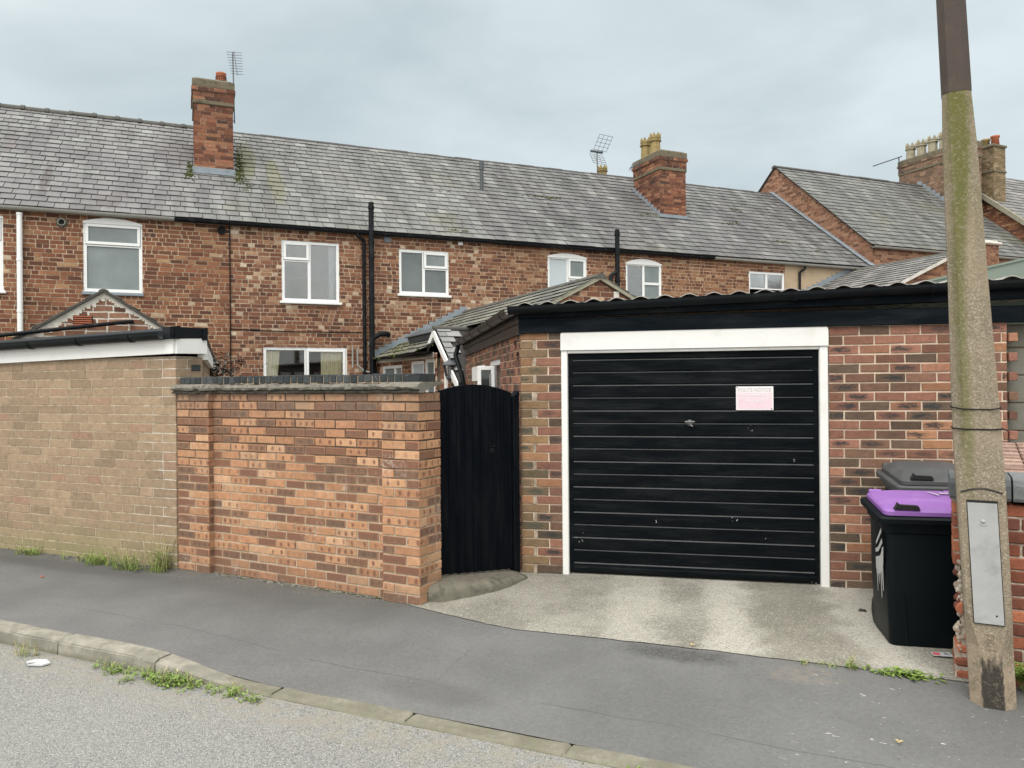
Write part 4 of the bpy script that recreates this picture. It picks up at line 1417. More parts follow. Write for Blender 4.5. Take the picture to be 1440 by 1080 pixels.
def round_vent(parent, t, z, r, mat, plate):
    p = MB()
    if plate:
        pl = [(t+r*1.75*math.cos(6.283*(k+.5)/6), z+r*1.75*math.sin(6.283*(k+.5)/6)) for k in range(6)]
        prism(p, FH, pl, 0, .012, 1)
    f = Fr(FH.p(t, z, .01), E_, NO, -Z)
    lathe(p, f, [(r, 0), (r*1.05, .06), (r*.85, .06), (r*.8, .0)], 18, 0)
    n = 18
    p.add([f.p(r*.84*math.cos(6.283*k/n), .012, r*.84*math.sin(6.283*k/n)) for k in range(n)], [tuple(range(n))], mi=2)
    return p.build('flue_vent', [MT[mat], MT['stone'], MT['dark_gap']], parent)


round_vent(rA, .962, 4.747, .062, 'grey_gutter', True)
round_vent(rA, 3.70, 4.79, .075, 'black_plastic', False)
p = MB()
tube(p, [FH.p(12.585, 0, .2), FH.p(12.585, 5.42, .2)], .056, 14)
for z in (5.3, 4.85, 4.2):
    tube(p, [FH.p(12.585, z-.03, .2), FH.p(12.585, z+.03, .2)], .068, 14)
tube(p, [FH.p(12.585, 4.42, .2), FH.p(12.40, 4.30, .2), FH.p(12.40, 4.0, .2)], .05, 12)
p.build('soil_pipe', MT['black_iron'], rC)
p = MB()
tube(p, [FH.p(18.52, 4.90, .115), FH.p(18.52, 4.80, .115), FH.p(18.38, 4.70, .06), FH.p(18.38, 0, .06)], .036, 10)
p.build('downpipe', MT['black_iron'], rD)
p = MB()
for (a, b) in ((15.5, 21.0),):
    tube(p, [FH.p(a, 4.87, .10), FH.p(17.2, 4.90, .105), FH.p(18.3, 4.885, .10)], .008, 5)
p.build('cable', MT['black_plastic'], rD)
p = MB()
tube(p, [FH.p(10.02, 6.60, -2.16), FH.p(10.02, 7.36, -2.16)], .05, 12)
tube(p, [FH.p(10.02, 7.20, -2.16), FH.p(10.02, 7.40, -2.16)], .062, 12)
p.build('vent_pipe', MT['dark_lead'], rC)

# chimneys with their pots and lead
c1 = stack(rA, 3.245, 4.02, -2.95, -1.735, 5.9, 8.40, seed=11)
p = MB()
lathe(p, FH.at(3.80, 8.36, -2.0), [(.0, 0), (.105, 0), (.11, .12), (.105, .26), (.112, .27), (.112, .30), (.0, .31)], 18)
for j in range(4):
    for k in range(16):
        a = 6.283*k/16
        c_, s_ = math.cos(a), math.sin(a)
        f = Fr(FH.p(3.80+.112*c_, 8.42+j*.045, -2.0+.112*s_), E_*(-s_)+NO*c_, Z, E_*c_+NO*s_)
        fbox(p, f, -.012, .012, 0, .022, -.01, .004, 1)
p.build('chimney_pot', [MT['terracotta'], MT['dark_gap']], c1)
p = MB()
zf = roof_z(-1.735)
fbox(p, FH, 3.20, 4.07, zf-.03, zf+.11, -1.76, -1.712, bev=.006)
fbox(p, FH, 3.20, 4.07, zf-.06, zf-.02, -1.73, -1.60, bev=.006)
p.build('lead_flashing', MT['lead'], c1)

c2 = stack(rC, 15.09, 15.93, -2.98, -1.68, 5.9, 8.17, seed=31)
crown_pot(c2, 15.26, -2.15, 8.15, .62, .135)
crown_pot(c2, 15.26, -2.62, 8.15, .62, .135)
p = MB()
zf = roof_z(-1.68)
fbox(p, FH, 15.05, 15.98, zf-.03, zf+.07, -1.70, -1.655, bev=.006)
fbox(p, FH, 15.0, 16.03, zf-.05, zf-.015, -1.67, -1.55, bev=.006)
q = -1.68
while q > -2.95:                                # stepped lead up the side
    z = roof_z(q)
    fbox(p, FH, 15.055, 15.085, z-.05, z+.17, q-.15, q, bev=.004)
    q -= .15
p.build('lead_flashing', MT['lead'], c2)
# stack on the street side of the ridge: only its pot clears the ridge
c3 = stack(rC, 15.2, 15.9, -6.1, -5.4, 6.2, 8.30, seed=61)
crown_pot(c3, 15.50, -5.55, 8.28, .50, .14)

# ------------------------------------------------------------------ taller houses stepping up to the right
TG = 21.05
E_EZ, E_EQ, E_RZ, E_RQ = 5.62, .10, 8.87, -3.8
eh = thing('end_house', 'taller slate roofed house with a brick gable at the right end of the terrace', 'house', FH.p(25, 0, -3.8))
mb = MB()
ks = (E_RZ-E_EZ)/(E_EQ-E_RQ)
GF = Fr(FH.p(TG+.02, 0, 0), NO, Z, -E_)          # u runs towards the viewer: u = q
lim = E_RZ-.05
bricks(mb, GF, -7.9, .06, 4.4, 8.9, ch=.079, joint=.012, proj=.007, cuts=mixed(.235, .35), seed=71, jit=.003, wj=.003,
       clip=[(ks, 1, lim+ks*E_RQ), (-ks, 1, lim-ks*E_RQ)])
bricks(mb, FH, TG+.02, 28.9, 4.2, 5.60, ch=.079, joint=.012, proj=.007, cuts=mixed(.235, .3), seed=72)
mb.quad(FH.p(TG+.02, 0), FH.p(28.9, 0), FH.p(28.9, 4.2), FH.p(TG+.02, 4.2), (.4, .5, .5), 0)
mb.quad(FH.p(TG+.02, 0, -7.7), FH.p(28.9, 0, -7.7), FH.p(28.9, 5.6, -7.7), FH.p(TG+.02, 5.6, -7.7), (.4, .5, .5), 0)
mb.build('wall', [MT['brick_far'], MT['mortar_a']], eh)
mb = MB()
RE, _, LE = roof_frame(FH.p(0, E_EZ, E_EQ), FH.p(10, E_EZ, E_EQ), FH.p(0, E_RZ, E_RQ))
slates(mb, RE, 28.9-TG+.05, LE, .24, .27, seed=73, u0=TG-.05)
mb.quad(FH.p(TG-.05, E_RZ-.01, E_RQ), FH.p(28.9, E_RZ-.01, E_RQ), FH.p(28.9, 5.5, -7.9), FH.p(TG-.05, 5.5, -7.9), (.4, .5, .5), 0)
mb.build('roof', [MT['slate_e'], MT['under']], eh)
mb = MB()
x = TG-.06
rng = random.Random(5)
while x < 27.9:
    n = 8
    dz = rng.uniform(-.01, .01)
    extrude(mb, FH, [(E_RZ-.05+dz+.085*math.sin(math.pi*i/n), E_RQ+.11*math.cos(math.pi*i/n)) for i in range(n+1)], x+.004, x+.466)
    x += .47
mb.build('ridge', MT['ridge_dark'], eh)
gutter(eh, FH, TG, 28.9, E_EZ-.03, .10, .055, 'grey_gutter', 1.2)
mb = MB()                                       # lead along the step between the two roofs
f, _, L = roof_frame(FH.p(TG-.16, EAVE_Z+.05, EAVE_Q), FH.p(TG+1, EAVE_Z+.05, EAVE_Q), FH.p(TG-.16, RID_Z+.05, RID_Q))
for i in range(14):
    fbox(mb, f, 0, .20, L*i/14, L*(i+1)/14+.02, .0, .022+.002*(i % 2), bev=.004)
mb.build('lead_flashing', MT['lead'], eh)
c4 = stack(eh, 27.85, 28.42, -4.72, -1.9, 7.2, 10.02, mat='brick_buff', seed=81, corbel=True)
for i in range(6):
    crown_pot(c4, 28.13, -4.45+i*.46, 10.0, .66, .15, mat='pot_stone', spikes=6)
p = MB()
q = -1.95
while q > -3.8:
    z = E_EZ+(E_EQ-q)*ks
    fbox(p, FH, 27.80, 27.845, z-.05, z+.22, q-.18, q, bev=.004)
    q -= .18
p.build('lead_flashing', MT['lead'], c4)

fh = thing('far_house', 'farthest brick house with a white trimmed roof edge just right of the concrete lamp post', 'house', FH.p(32, 0, -3.8))
mb = MB()
dZ = .75
GF2 = Fr(FH.p(28.92, 0, 0), NO, Z, -E_)
bricks(mb, GF2, -7.9, .06, 5.5, 9.7, ch=.079, joint=.013, proj=.008, cuts=mixed(.235, .35), seed=91, jit=.005, wj=.006,
       clip=[(ks, 1, lim+dZ+ks*E_RQ), (-ks, 1, lim+dZ-ks*E_RQ)])
mb.quad(FH.p(28.92, 0), FH.p(36, 0), FH.p(36, 6.3), FH.p(28.92, 6.3), (.4, .5, .5), 0)
mb.build('wall', [MT['brick_a'], MT['mortar_w']], fh)
mb = MB()
RF, _, LF = roof_frame(FH.p(0, E_EZ+dZ, E_EQ), FH.p(10, E_EZ+dZ, E_EQ), FH.p(0, E_RZ+dZ, E_RQ))
slates(mb, RF, 7, LF, .26, .27, seed=93, u0=28.86)
mb.quad(FH.p(28.86, E_RZ+dZ-.01, E_RQ), FH.p(36, E_RZ+dZ-.01, E_RQ), FH.p(36, 6.3, -7.9), FH.p(28.86, 6.3, -7.9), (.4, .5, .5), 0)
mb.build('roof', [MT['slate_y'], MT['under']], fh)
mb = MB()
f, _, L = roof_frame(FH.p(28.80, E_EZ+dZ-.02, E_EQ), FH.p(30, E_EZ+dZ-.02, E_EQ), FH.p(28.80, E_RZ+dZ-.02, E_RQ))
fbox(mb, f, 0, .10, 0, L*.62, -.10, .06, bev=.01)
mb.build('verge_trim', MT['cream_board'], fh)
c5 = stack(fh, 28.95, 29.55, -4.6, -1.82, 7.3, 9.98, mat='brick_old_stack', seed=95, corbel=False, band=9.0)
p = MB()
for (q, r, m_) in ((-1.98, .11, 0),):
    lathe(p, FH.at(29.3, 9.97, -2.35), [(0, 0), (.15, 0), (.13, .26), (.155, .28), (.155, .34), (.12, .34), (.12, .1)], 16)
p.build('chimney_pot', MT['buff_pot'], c5)
p = MB()
lathe(p, FH.at(29.3, 9.97, -2.0), [(0, 0), (.14, 0), (.12, .28), (.15, .31), (.15, .36), (.12, .36), (.12, .1)], 16)
p.build('chimney_pot', MT['terracotta'], c5)
p = MB()
lathe(p, FH.at(29.3, 9.97, -2.75), [(0, 0), (.15, 0), (.13, .30), (.155, .32), (.155, .38), (.12, .38), (.12, .1)], 16)
p.build('chimney_pot', MT['stone'], c5)

# ------------------------------------------------------------------ outbuildings behind the front walls
# small gabled outhouse on the left
oh = thing('outhouse', 'small brick outhouse with a gabled slate roof peeping over the tan brick garage', 'outhouse', FH.p(2.05, 0, 4.6))
OT, OQ, OZ, OW, OK = 2.05, 5.0, 2.97, 1.25, .66
FO = Fr(FH.p(0, 0, OQ-.05), E_, Z, NO)
mb = MB()
lim = OZ-.03
bricks(mb, FO, OT-1.15, OT+1.12, 1.3, 2.95, ch=.082, joint=.02, proj=.008, cuts=mixed(.24, .3, .012), seed=101, jit=.007, wj=.004,
       clip=[(-OK, 1, lim-OK*OT), (OK, 1, lim+OK*OT)])
for sg in (-1, 1):
    x = OT+sg*1.13
    mb.quad(FH.p(x, 0, .02), FH.p(x, 0, OQ-.05), FH.p(x, OZ-OK*1.13, OQ-.05), FH.p(x, OZ-OK*1.13, .02), (.4, .5, .5), 0)
mb.quad(FO.p(OT-1.13, 0), FO.p(OT+1.13, 0), FO.p(OT+1.13, 1.3), FO.p(OT-1.13, 1.3), (.4, .5, .5), 0)
# broken lime fillets under the verges
rng = random.Random(3)
for sg in (-1, 1):
    for i in range(34):
        a = 1.1*i/34
        wdt = rng.uniform(.05, .13) if sg < 0 else rng.uniform(.03, .08)
        zt = OZ-.024-OK*a
        x = OT+sg*a
        prism(mb, FO, [(x, zt), (x-sg*.045, zt+.045*OK), (x-sg*.04, zt-wdt), (x+sg*.005, zt-wdt*rng.uniform(.6, 1.1))], 0, .011+rng.uniform(0, .003), 2)
mb.build('wall', [MT['brick_far'], MT['mortar_white'], MT['mortar_white']], oh)
mb = MB()
for sg in (-1, 1):
    f, _, L = roof_frame(FH.p(OT+sg*1.20, OZ-OK*1.20, OQ if sg > 0 else .05), FH.p(OT+sg*1.20, OZ-OK*1.20, .05 if sg > 0 else OQ), FH.p(OT, OZ, OQ if sg > 0 else .05))
    slates(mb, f, OQ-.05, L, .24, .26, seed=103+sg)
mb.build('roof', [MT['slate_x'], MT['under']], oh)
mb = MB()
for sg in (-1, 1):
    prism(mb, FO, [(OT+sg*1.22, OZ-OK*1.22-.022), (OT+sg*1.22, OZ-OK*1.22+.010), (OT, OZ+.012), (OT, OZ-.022)], .012, .06)
mb.build('verge', MT['slate_edge'], oh)
mb = MB()
n = 8
f = Fr(FH.p(OT, OZ, 0), NO, Z, E_)
extrude(mb, f, [(-.015+.03*math.sin(math.pi*i/n), .06*math.cos(math.pi*i/n)) for i in range(n+1)], .05, OQ+.0)
mb.build('ridge', MT['ridge_grey'], oh)
mb = MB()
fbox(mb, FO, 1.70, 1.92, 2.50, 2.64, 0, .018, 0)
for i in range(5):
    fbox(mb, FO, 1.705, 1.915, 2.508+i*.027, 2.524+i*.027, .014, .034, 1, bev=.003)
mb.build('air_brick', [MT['dark_gap'], MT['terracotta']], oh)
mb = MB()
tube(mb, [FO.p(.7, 2.33, .10), FO.p(2.30, 2.56, .10), FO.p(2.36, 2.57, .06), FO.p(2.38, 2.57, -.02)], .026, 10)
mb.build('waste_pipe', MT['black_iron'], oh)

# long rear extension with slate roof running out to the garage
ex = thing('rear_extension', 'brick rear extension with a long slate roof rising behind the black gate', 'extension', FH.p(8.8, 0, 3))
XT, XZ, XK, XQ = 8.78, 3.34, .50, 6.05
XE = 2.02
FXG = Fr(FH.p(0, 0, XQ-.06), E_, Z, NO)
mb = MB()
lim = XZ-.07
bricks(mb, FXG, XT-1.2, XT+XE-.05, 2.0, 3.3, ch=.079, joint=.012, proj=.007, cuts=mixed(.235, .3), seed=111, jit=.003, wj=.003,
       clip=[(-XK, 1, lim-XK*XT), (XK, 1, lim+XK*XT)])
mb.quad(FXG.p(XT-1.2, 0), FXG.p(XT+XE-.05, 0), FXG.p(XT+XE-.05, 2.0), FXG.p(XT-1.2, 2.0), (.4, .5, .5), 0)
# left wall with its three windows
a, b = FH.p(XT-XE+.02, 0, 0), V((-1.29, 13.30, 0))
LW = (b-a).length
ud = (b-a).normalized()
FXL = Fr(a, ud, Z, V((-ud.y, ud.x, 0)) if V((-ud.y, ud.x, 0)).dot(-E_) > 0 else V((ud.y, -ud.x, 0)))


def xl(px):                                      # distance along the left wall seen in a given direction
    k = (px-720)/1082.0
    return (k*a.y-a.x)/(ud.x-k*ud.y)


ops = [(xl(539), xl(566), .95, 2.12), (xl(579), xl(597), .95, 2.16), (xl(598.5), xl(612), .95, 2.18)]
bricks(mb, FXL, 0, LW, 0.6, 2.28, ch=.079, joint=.012, proj=.007, cuts=mixed(.235, .3), seed=112, jit=.003, wj=.003, openings=ops)
mb.quad(FXL.p(0, 0), FXL.p(LW, 0), FXL.p(LW, .6), FXL.p(0, .6), (.4, .5, .5), 0)
x = XT+XE-.02
mb.quad(FH.p(x, 0, 0), FH.p(x, 0, XQ-.06), FH.p(x, 2.3, XQ-.06), FH.p(x, 2.3, 0), (.4, .5, .5), 0)
mb.quad(FH.p(XT-XE+.05, 2.2, 0), FH.p(x, 2.2, 0), FH.p(x, 2.2, XQ-.1), FH.p(XT-XE+.05, 2.2, 3.3), (.3, .5, .5), 1)
mb.build('wall', [MT['brick_b'], MT['mortar_b']], ex)
for (o, gl) in zip(ops, ('frost', 'net', 'frost_dark')):
    W_ = o[1]-o[0]
    lights = [(.03, W_*.62, .03, o[3]-o[2]-.03, 'fixed', gl), (W_*.62, W_-.03, .03, o[3]-o[2]-.03, 'fixed', gl)] if W_ > .85 else [(.03, W_-.03, .03, o[3]-o[2]-.03, 'fixed', gl)]
    window(ex, FXL, o[0], o[1], o[2], o[3], lights, sill=.04, w=-.01)
mb = MB()
eL = FH.p(XT-XE-.12, XZ-XK*(XE+.12), 0)
f, _, L = roof_frame(FH.p(XT-XE-.12, XZ-XK*(XE+.12), .02), FH.p(XT-XE-.12, XZ-XK*(XE+.12), XQ), FH.p(XT, XZ, .02))
LN, LM = 3.30, 1.07                               # the eave stops where the porch begins
slates(mb, f, LN, L, .23, .26, seed=113)
slates(mb, f, XQ-.02-LN, L, .23, .26, seed=115, u0=LN, clip=[(0, -1, -LM)])
blobs(mb, f, [(1.6, .5, .9, .3, 60, .035), (1.0, 1.1, .8, .3, 40, .03)], 9, 2, .02)
fm = f
f2, _, L2 = roof_frame(FH.p(XT+XE+.12, XZ-XK*(XE+.12), .02), FH.p(XT+XE+.12, XZ-XK*(XE+.12), XQ), FH.p(XT, XZ, .02))
slates(mb, f2, XQ-.02, L2, .23, .26, seed=114)
mb.build('roof', [MT['slate_x'], MT['under'], MT['moss']], ex)
mb = MB()
fr = Fr(FH.p(XT, XZ, 0), NO, Z, E_)
x = .05
while x < XQ:
    n = 8
    extrude(mb, fr, [(-.03+.07*math.sin(math.pi*i/n), .09*math.cos(math.pi*i/n)) for i in range(n+1)], x, min(x+.44, XQ+.02))
    x += .45
mb.build('ridge', MT['ridge_grey'], ex)
mb = MB()
for sg, xe in ((-1, 1.25), (1, XE+.12)):
    prism(mb, FXG, [(XT+sg*xe, XZ-XK*xe-.06), (XT+sg*xe, XZ-XK*xe+.0), (XT, XZ+.005), (XT, XZ-.055)], .01, .055)
mb.build('verge_board', MT['cream_board'], ex)
mb = MB()                                       # stepped lead where the slope dies into the house wall
for i in range(15):
    t = XT-XE-.1+i*(XE+.1)/15
    z = XZ-XK*(XT-t)
    fbox(mb, FH, t, t+.16, z-.02, z+.19, .018, .030+.002*(i % 2), bev=.003)
mb.build('lead_flashing', MT['lead'], ex)
mb = MB()
fbox(mb, fm, 1.2, 3.0, .58, .80, .0, .15, bev=.03)
fbox(mb, fm, 1.15, 3.05, .56, .82, .145, .172, bev=.01)
mb.build('lead_box', MT['dark_lead'], ex)
mb = MB()
zE = XZ-XK*(XE+.12)
zg = 2.26
fbox(mb, FXL, .05, LW-.1, 2.19, 2.29, .012, .04, bev=.005)
mb.build('fascia', MT['white_board'], ex)
gutter(ex, FXL, 0.02, LW-.05, 2.30, .11, .052, 'black_plastic', .8)
mb = MB()
tube(mb, [FXL.p(.14, 2.27, .11), FXL.p(.14, 2.1, .10), FXL.p(.16, 1.95, .06), FXL.p(.16, 0, .06)], .04, 10)
mb.build('downpipe', MT['black_iron'], ex)
mb = MB()
fbox(mb, FXG, 9.03, 9.12, 2.7, 3.12, .008, .02, 0)
fbox(mb, FXG, 9.14, 9.30, 2.86, 2.98, .008, .016, 1)
mb.build('gable_patch', [MT['white_board'], MT['lead']], ex)
# little side porch roof with white bargeboard
PA = V((-1.325, 13.40, 2.70))
PN, PE = NO, E_
drop, run = 1.06, 1.40
f, _, L = roof_frame(PA+PN*run-Z*drop, PA+PN*run-Z*drop+PE, PA)
mb = MB()
C0 = V((.088, 6.995, 0))
sd = V((-.162, 1, 0)).normalized()
sn = V((-sd.y, sd.x, 0))
slates(mb, f, .95, L, .165, .27, seed=121, thick=.009, slip=.008, pred=lambda q: (q-C0).dot(sn) > .05)
mb.build('porch_roof', [MT['slate_w'], MT['under']], ex)
mb = MB()
tube(mb, [PA-PE*.05+Z*.0, PA+PE*.72+Z*.0], .055, 8)
mb.build('porch_ridge', MT['ridge_grey'], ex)
mb = MB()
fv = Fr(PA-PE*.02, PN, Z, -PE)
prism(mb, fv, [(-.02, -.125), (-.02, .0), (run+.04, -drop-.03), (run+.04, -drop-.155)], 0, .03)
prism(mb, fv, [(.02, -.125), (.02, .0), (-.4, -.28), (-.4, -.405)], 0, .029)
mb.build('bargeboard', MT['white_paint'], ex)
mb = MB()
fbox(mb, Fr(PA+PN*.46, PN, Z, -PE), 0, .09, -2.68, -.62, -.10, .0, bev=.006)
mb.build('porch_post', MT['white_paint'], ex)
mb = MB()
bricks(mb, Fr(PA+PN*.14+PE*.05, PN, Z, -PE), 0, .9, -2.68, -.35, ch=.075, cuts=mixed(.235, .3), seed=123, clip=[(.7, 1, -.28)])
mb.build('porch_wall', [MT['brick_b'], MT['mortar_b']], ex)
# carriage lantern
LP = PA+PN*.90-PE*.05
wl = thing('wall_lantern', 'black carriage lantern on a bracket beneath the white bargeboard behind the gate', 'lantern', (LP.x, LP.y, 1.78))
fl = Fr((LP.x, LP.y, 1.83), PE, Z, PN)
mb = MB()
lathe(mb, fl, [(0, .36), (.015, .36), (.02, .30), (.10, .24), (.125, .215), (.125, .20), (0, .20)], 6)
lathe(mb, fl, [(0, .03), (.06, .03), (.065, .0), (.03, -.04), (0, -.06)], 6)
for k in range(6):
    an = 6.283*k/6
    tube(mb, [fl.p(.062*math.cos(an), .02, .062*math.sin(an)), fl.p(.11*math.cos(an), .21, .11*math.sin(an))], .009, 5)
tube(mb, [fl.p(.0, -.04, 0), fl.p(.04, -.12, 0), fl.p(.12, -.13, 0), fl.p(.17, -.08, 0)], .014, 8)
lathe(mb, Fr(fl.p(.20, -.08, 0), Z, PE, PN), [(0, -.03), (.035, -.03), (.07, .03), (0, .03)], 12)
mb.build('frame', MT['dark_lead'], wl)
mb = MB()
lathe(mb, fl, [(.058, .03), (.105, .20)], 6)
mb.build('glass', MT['glass'], wl)
mb = MB()
lathe(mb, fl, [(0, .04), (.022, .04), (.022, .09), (.035, .12), (.03, .16), (0, .18)], 10)
mb.build('bulb', MT['upvc'], wl)

# rear extension at the right, partly hidden
e2 = thing('rear_outbuilding', 'slate roofed rear outbuilding between the rendered wall and the lamp post', 'extension', FH.p(20.3, 0, 1.6))
YT, YZ, YK, YQ = 20.45, 4.88, .42, 3.15
mb = MB()
f, _, L = roof_frame(FH.p(YT-3.2, YZ-YK*3.2, .02), FH.p(YT-3.2, YZ-YK*3.2, YQ), FH.p(YT, YZ, .02))
slates(mb, f, YQ-.02, L, .22, .25, seed=131)
f2, _, L2 = roof_frame(FH.p(YT+3.2, YZ-YK*3.2, .02), FH.p(YT+3.2, YZ-YK*3.2, YQ), FH.p(YT, YZ, .02))
slates(mb, f2, YQ-.02, L2, .22, .25, seed=132)
mb.build('roof', [MT['slate_y'], MT['under']], e2)
mb = MB()
fg = Fr(FH.p(0, 0, YQ-.05), E_, Z, NO)
bricks(mb, fg, YT-3.1, YT+3.1, 2.6, YZ, ch=.079, cuts=mixed(.235, .3), seed=133, clip=[(-YK, 1, YZ-.06-YK*YT), (YK, 1, YZ-.06+YK*YT)])
mb.quad(fg.p(YT-3.1, 0), fg.p(YT+3.1, 0), fg.p(YT+3.1, 2.6), fg.p(YT-3.1, 2.6), (.4, .5, .5), 0)
for sg in (-1, 1):
    x = YT+sg*3.1
    mb.quad(FH.p(x, 0, 0), FH.p(x, 0, YQ-.05), FH.p(x, YZ-YK*3.1, YQ-.05), FH.p(x, YZ-YK*3.1, 0), (.4, .5, .5), 0)
mb.build('wall', [MT['brick_c'], MT['mortar_a']], e2)
mb = MB()
for sg in (-1, 1):
    prism(mb, fg, [(YT+sg*3.22, YZ-YK*3.22-.08), (YT+sg*3.22, YZ-YK*3.22), (YT, YZ+.005), (YT, YZ-.075)], .0, .055)
mb.build('verge_board', MT['white_board'], e2)
mb = MB()
fr = Fr(FH.p(YT, YZ, 0), NO, Z, E_)
n = 8
extrude(mb, fr, [(-.03+.07*math.sin(math.pi*i/n), .09*math.cos(math.pi*i/n)) for i in range(n+1)], .03, YQ+.02)
mb.build('ridge', MT['ridge_grey'], e2)
mb = MB()
for i in range(18):
    t = YT-3.2+i*3.2/18
    z = YZ-YK*(YT-t)
    fbox(mb, FH, t, t+.20, z-.02, z+.20, .018, .030+.002*(i % 2), bev=.003)
mb.build('lead_flashing', MT['lead'], e2)
mb = MB()
fbox(mb, fg, YT-.28, YT-.16, 3.6, YZ+.12, .06, .16, bev=.01)
mb.build('vent_pipe', MT['black_plastic'], e2)

bo = thing('brick_outbuilding', 'low brick outbuilding with a small white capped brick stack right of the lamp post', 'outbuilding', FH.p(22.8, 0, 2.5))
mb = MB()
fbox(mb, FH, 21.9, 24.6, 0, 4.3, 1.0, 4.2)
mb.build('wall', MT['brick_c'], bo)
mb = MB()
for fq, g in ((Fr(FH.p(0, 0, 2.5), E_, Z, NO), (22.35, 22.88)), (Fr(FH.p(22.35, 0, 0), NO, Z, -E_), (2.0, 2.5)), (Fr(FH.p(22.88, 0, 0), -NO, Z, E_), (-2.5, -2.0))):
    bricks(mb, fq, g[0], g[1], 4.3, 5.30, ch=.079, joint=.012, cuts=mixed(.235, .35), seed=141)
mb.build('chimney', [MT['brick_far'], MT['mortar_b']], bo)
mb = MB()
fbox(mb, FH, 22.27, 22.96, 5.30, 5.38, 1.94, 2.58, bev=.03)
fbox(mb, FH, 22.35, 22.88, 5.38, 5.43, 2.0, 2.5, bev=.02)
mb.build('cap', MT['white_board'], bo)

# ------------------------------------------------------------------ the garage
G1 = V((.49, 6.902, 0))
GU = V((.975, -.224, 0)).normalized()
GN = V((GU.y, -GU.x, 0))
FG = Fr(G1, GU, Z, GN)
gar = thing('garage', 'brick garage with a black ribbed up and over door in a white frame', 'garage', FG.p(1.5, 0, -2))
CU = 2.18/28


def pier_cuts(r, a, b, rng):
    return [a, a+.243, b] if r % 2 == 0 else [a, a+.118, b]


# the pier: front courses run past the corner; alternate courses end in a ragged vertical mortar joint
mb = MB()
rng = random.Random(17)
for r in range(29):
    y0, y1 = -.075+r*CU, -.075+(r+1)*CU
    if r % 2 == 0: cuts_ = [(-.413, -.172, 2), (-.160, -.050, 0)]
    else: cuts_ = [(-.413, -.305-rng.uniform(0, .012), 2), (-.275+rng.uniform(-.008, .01), -.050, 0)]
    for (p0, p1, mi) in cuts_:
        c = rc(rng)
        e0 = p0-.010 if p0 < -.41 else p0
        poly = [(e0, y0+.005), (p1, y0+.005), (p1, y1-.005), (e0, y1-.005)]
        jx = lambda: rng.uniform(-.003, .003)
        poly = [(x+jx(), y+jx()*.6) for x, y in poly]
        cx, cy = (e0+p1)/2, (y0+y1)/2
        w = .010+rng.uniform(-.003, .003)
        ins = [(x-.004*(1 if x > cx else -1), y-.004*(1 if y > cy else -1)) for x, y in poly]
        pts = [FG.p(x, y, 0) for x, y in poly]+[FG.p(x, y, w-.003) for x, y in poly]+[FG.p(x, y, w) for x, y in ins]
        loc = [(x-cx, y-cy, 0) for x, y in poly]*2+[(x-cx, y-cy, 0) for x, y in ins]
        fs = [(8, 9, 10, 11)]
        for k in range(4):
            k2 = (k+1) % 4
            fs += [(k, k2, 4+k2, 4+k), (4+k, 4+k2, 8+k2, 8+k)]
        mb.add(pts, fs, c, mi, False, loc)
    if r % 2:
        prism(mb, FG, [(-.306+rng.uniform(-.01, .008), y0-.002), (-.282+rng.uniform(-.01, .012), y0-.002), (-.270+rng.uniform(-.012, .008), (y0+y1)/2), (-.278+rng.uniform(-.01, .01), y1+.002), (-.304+rng.uniform(-.012, .006), y1+.002), (-.312+rng.uniform(-.008, .012), (y0+y1)/2)], 0, .0085, 3)
mb.quad(FG.p(-.413, -.08), FG.p(-.048, -.08), FG.p(-.048, 2.17), FG.p(-.413, 2.17), (.5, .5, .5), 1)
mb.quad(FG.p(-.048, -.08), FG.p(-.048, -.08, -.2), FG.p(-.048, 2.17, -.2), FG.p(-.048, 2.17), (.5, .5, .5), 1)
# right hand panel, with toothed end left for a neighbour
bricks(mb, FG, 2.205, 3.53, -.09, 2.17, ch=CU, joint=.0125, proj=.009, cuts=running(.2345, .5, .004), seed=203, bev=.0035, jit=.0026, wj=.0025)
for r in range(29):
    if r % 2:
        y0 = -.09+r*CU
        if y0+CU > 2.17: continue
        fbox(mb, FG, 3.545, 3.605+rng.uniform(-.006, .006), y0+.006, y0+CU-.005, -.10, .010, 0, rc(rng), bev=.004)
    else:
        y0 = -.09+r*CU
mb.quad(FG.p(3.53, -.09), FG.p(3.53, -.09, -.25), FG.p(3.53, 2.17, -.25), FG.p(3.53, 2.17), (.5, .5, .5), 1)
mb.quad(FG.p(2.205, -.09), FG.p(2.205, -.09, -.2), FG.p(2.205, 2.17, -.2), FG.p(2.205, 2.17), (.5, .5, .5), 1)
# side wall running back
FS = Fr(C0, sd, Z, sn)
SL_ = 5.0
sop = [(1.30, 2.15, 1.05, 1.99), (2.62, 3.95, .0, 1.96)]
bricks(mb, FS, .0, SL_, 0, 2.17, ch=CU, joint=.010, proj=.009, cuts=mixed(.2345, .55), seed=205, bev=.003, openings=sop)
mb.quad(FS.p(SL_, 0), FG.p(3.5, 0, -4.6), FG.p(3.5, 2.17, -4.6), FS.p(SL_, 2.17), (.5, .5, .5), 0)
mb.quad(FG.p(3.5, 0, -4.6), FG.p(3.5, 0, -.25), FG.p(3.5, 2.17, -.25), FG.p(3.5, 2.17, -4.6), (.5, .5, .5), 0)
mb.build('wall', [MT['brick_garage'], MT['mortar_g'], MT['brick_pier'], MT['mortar_p']], gar)

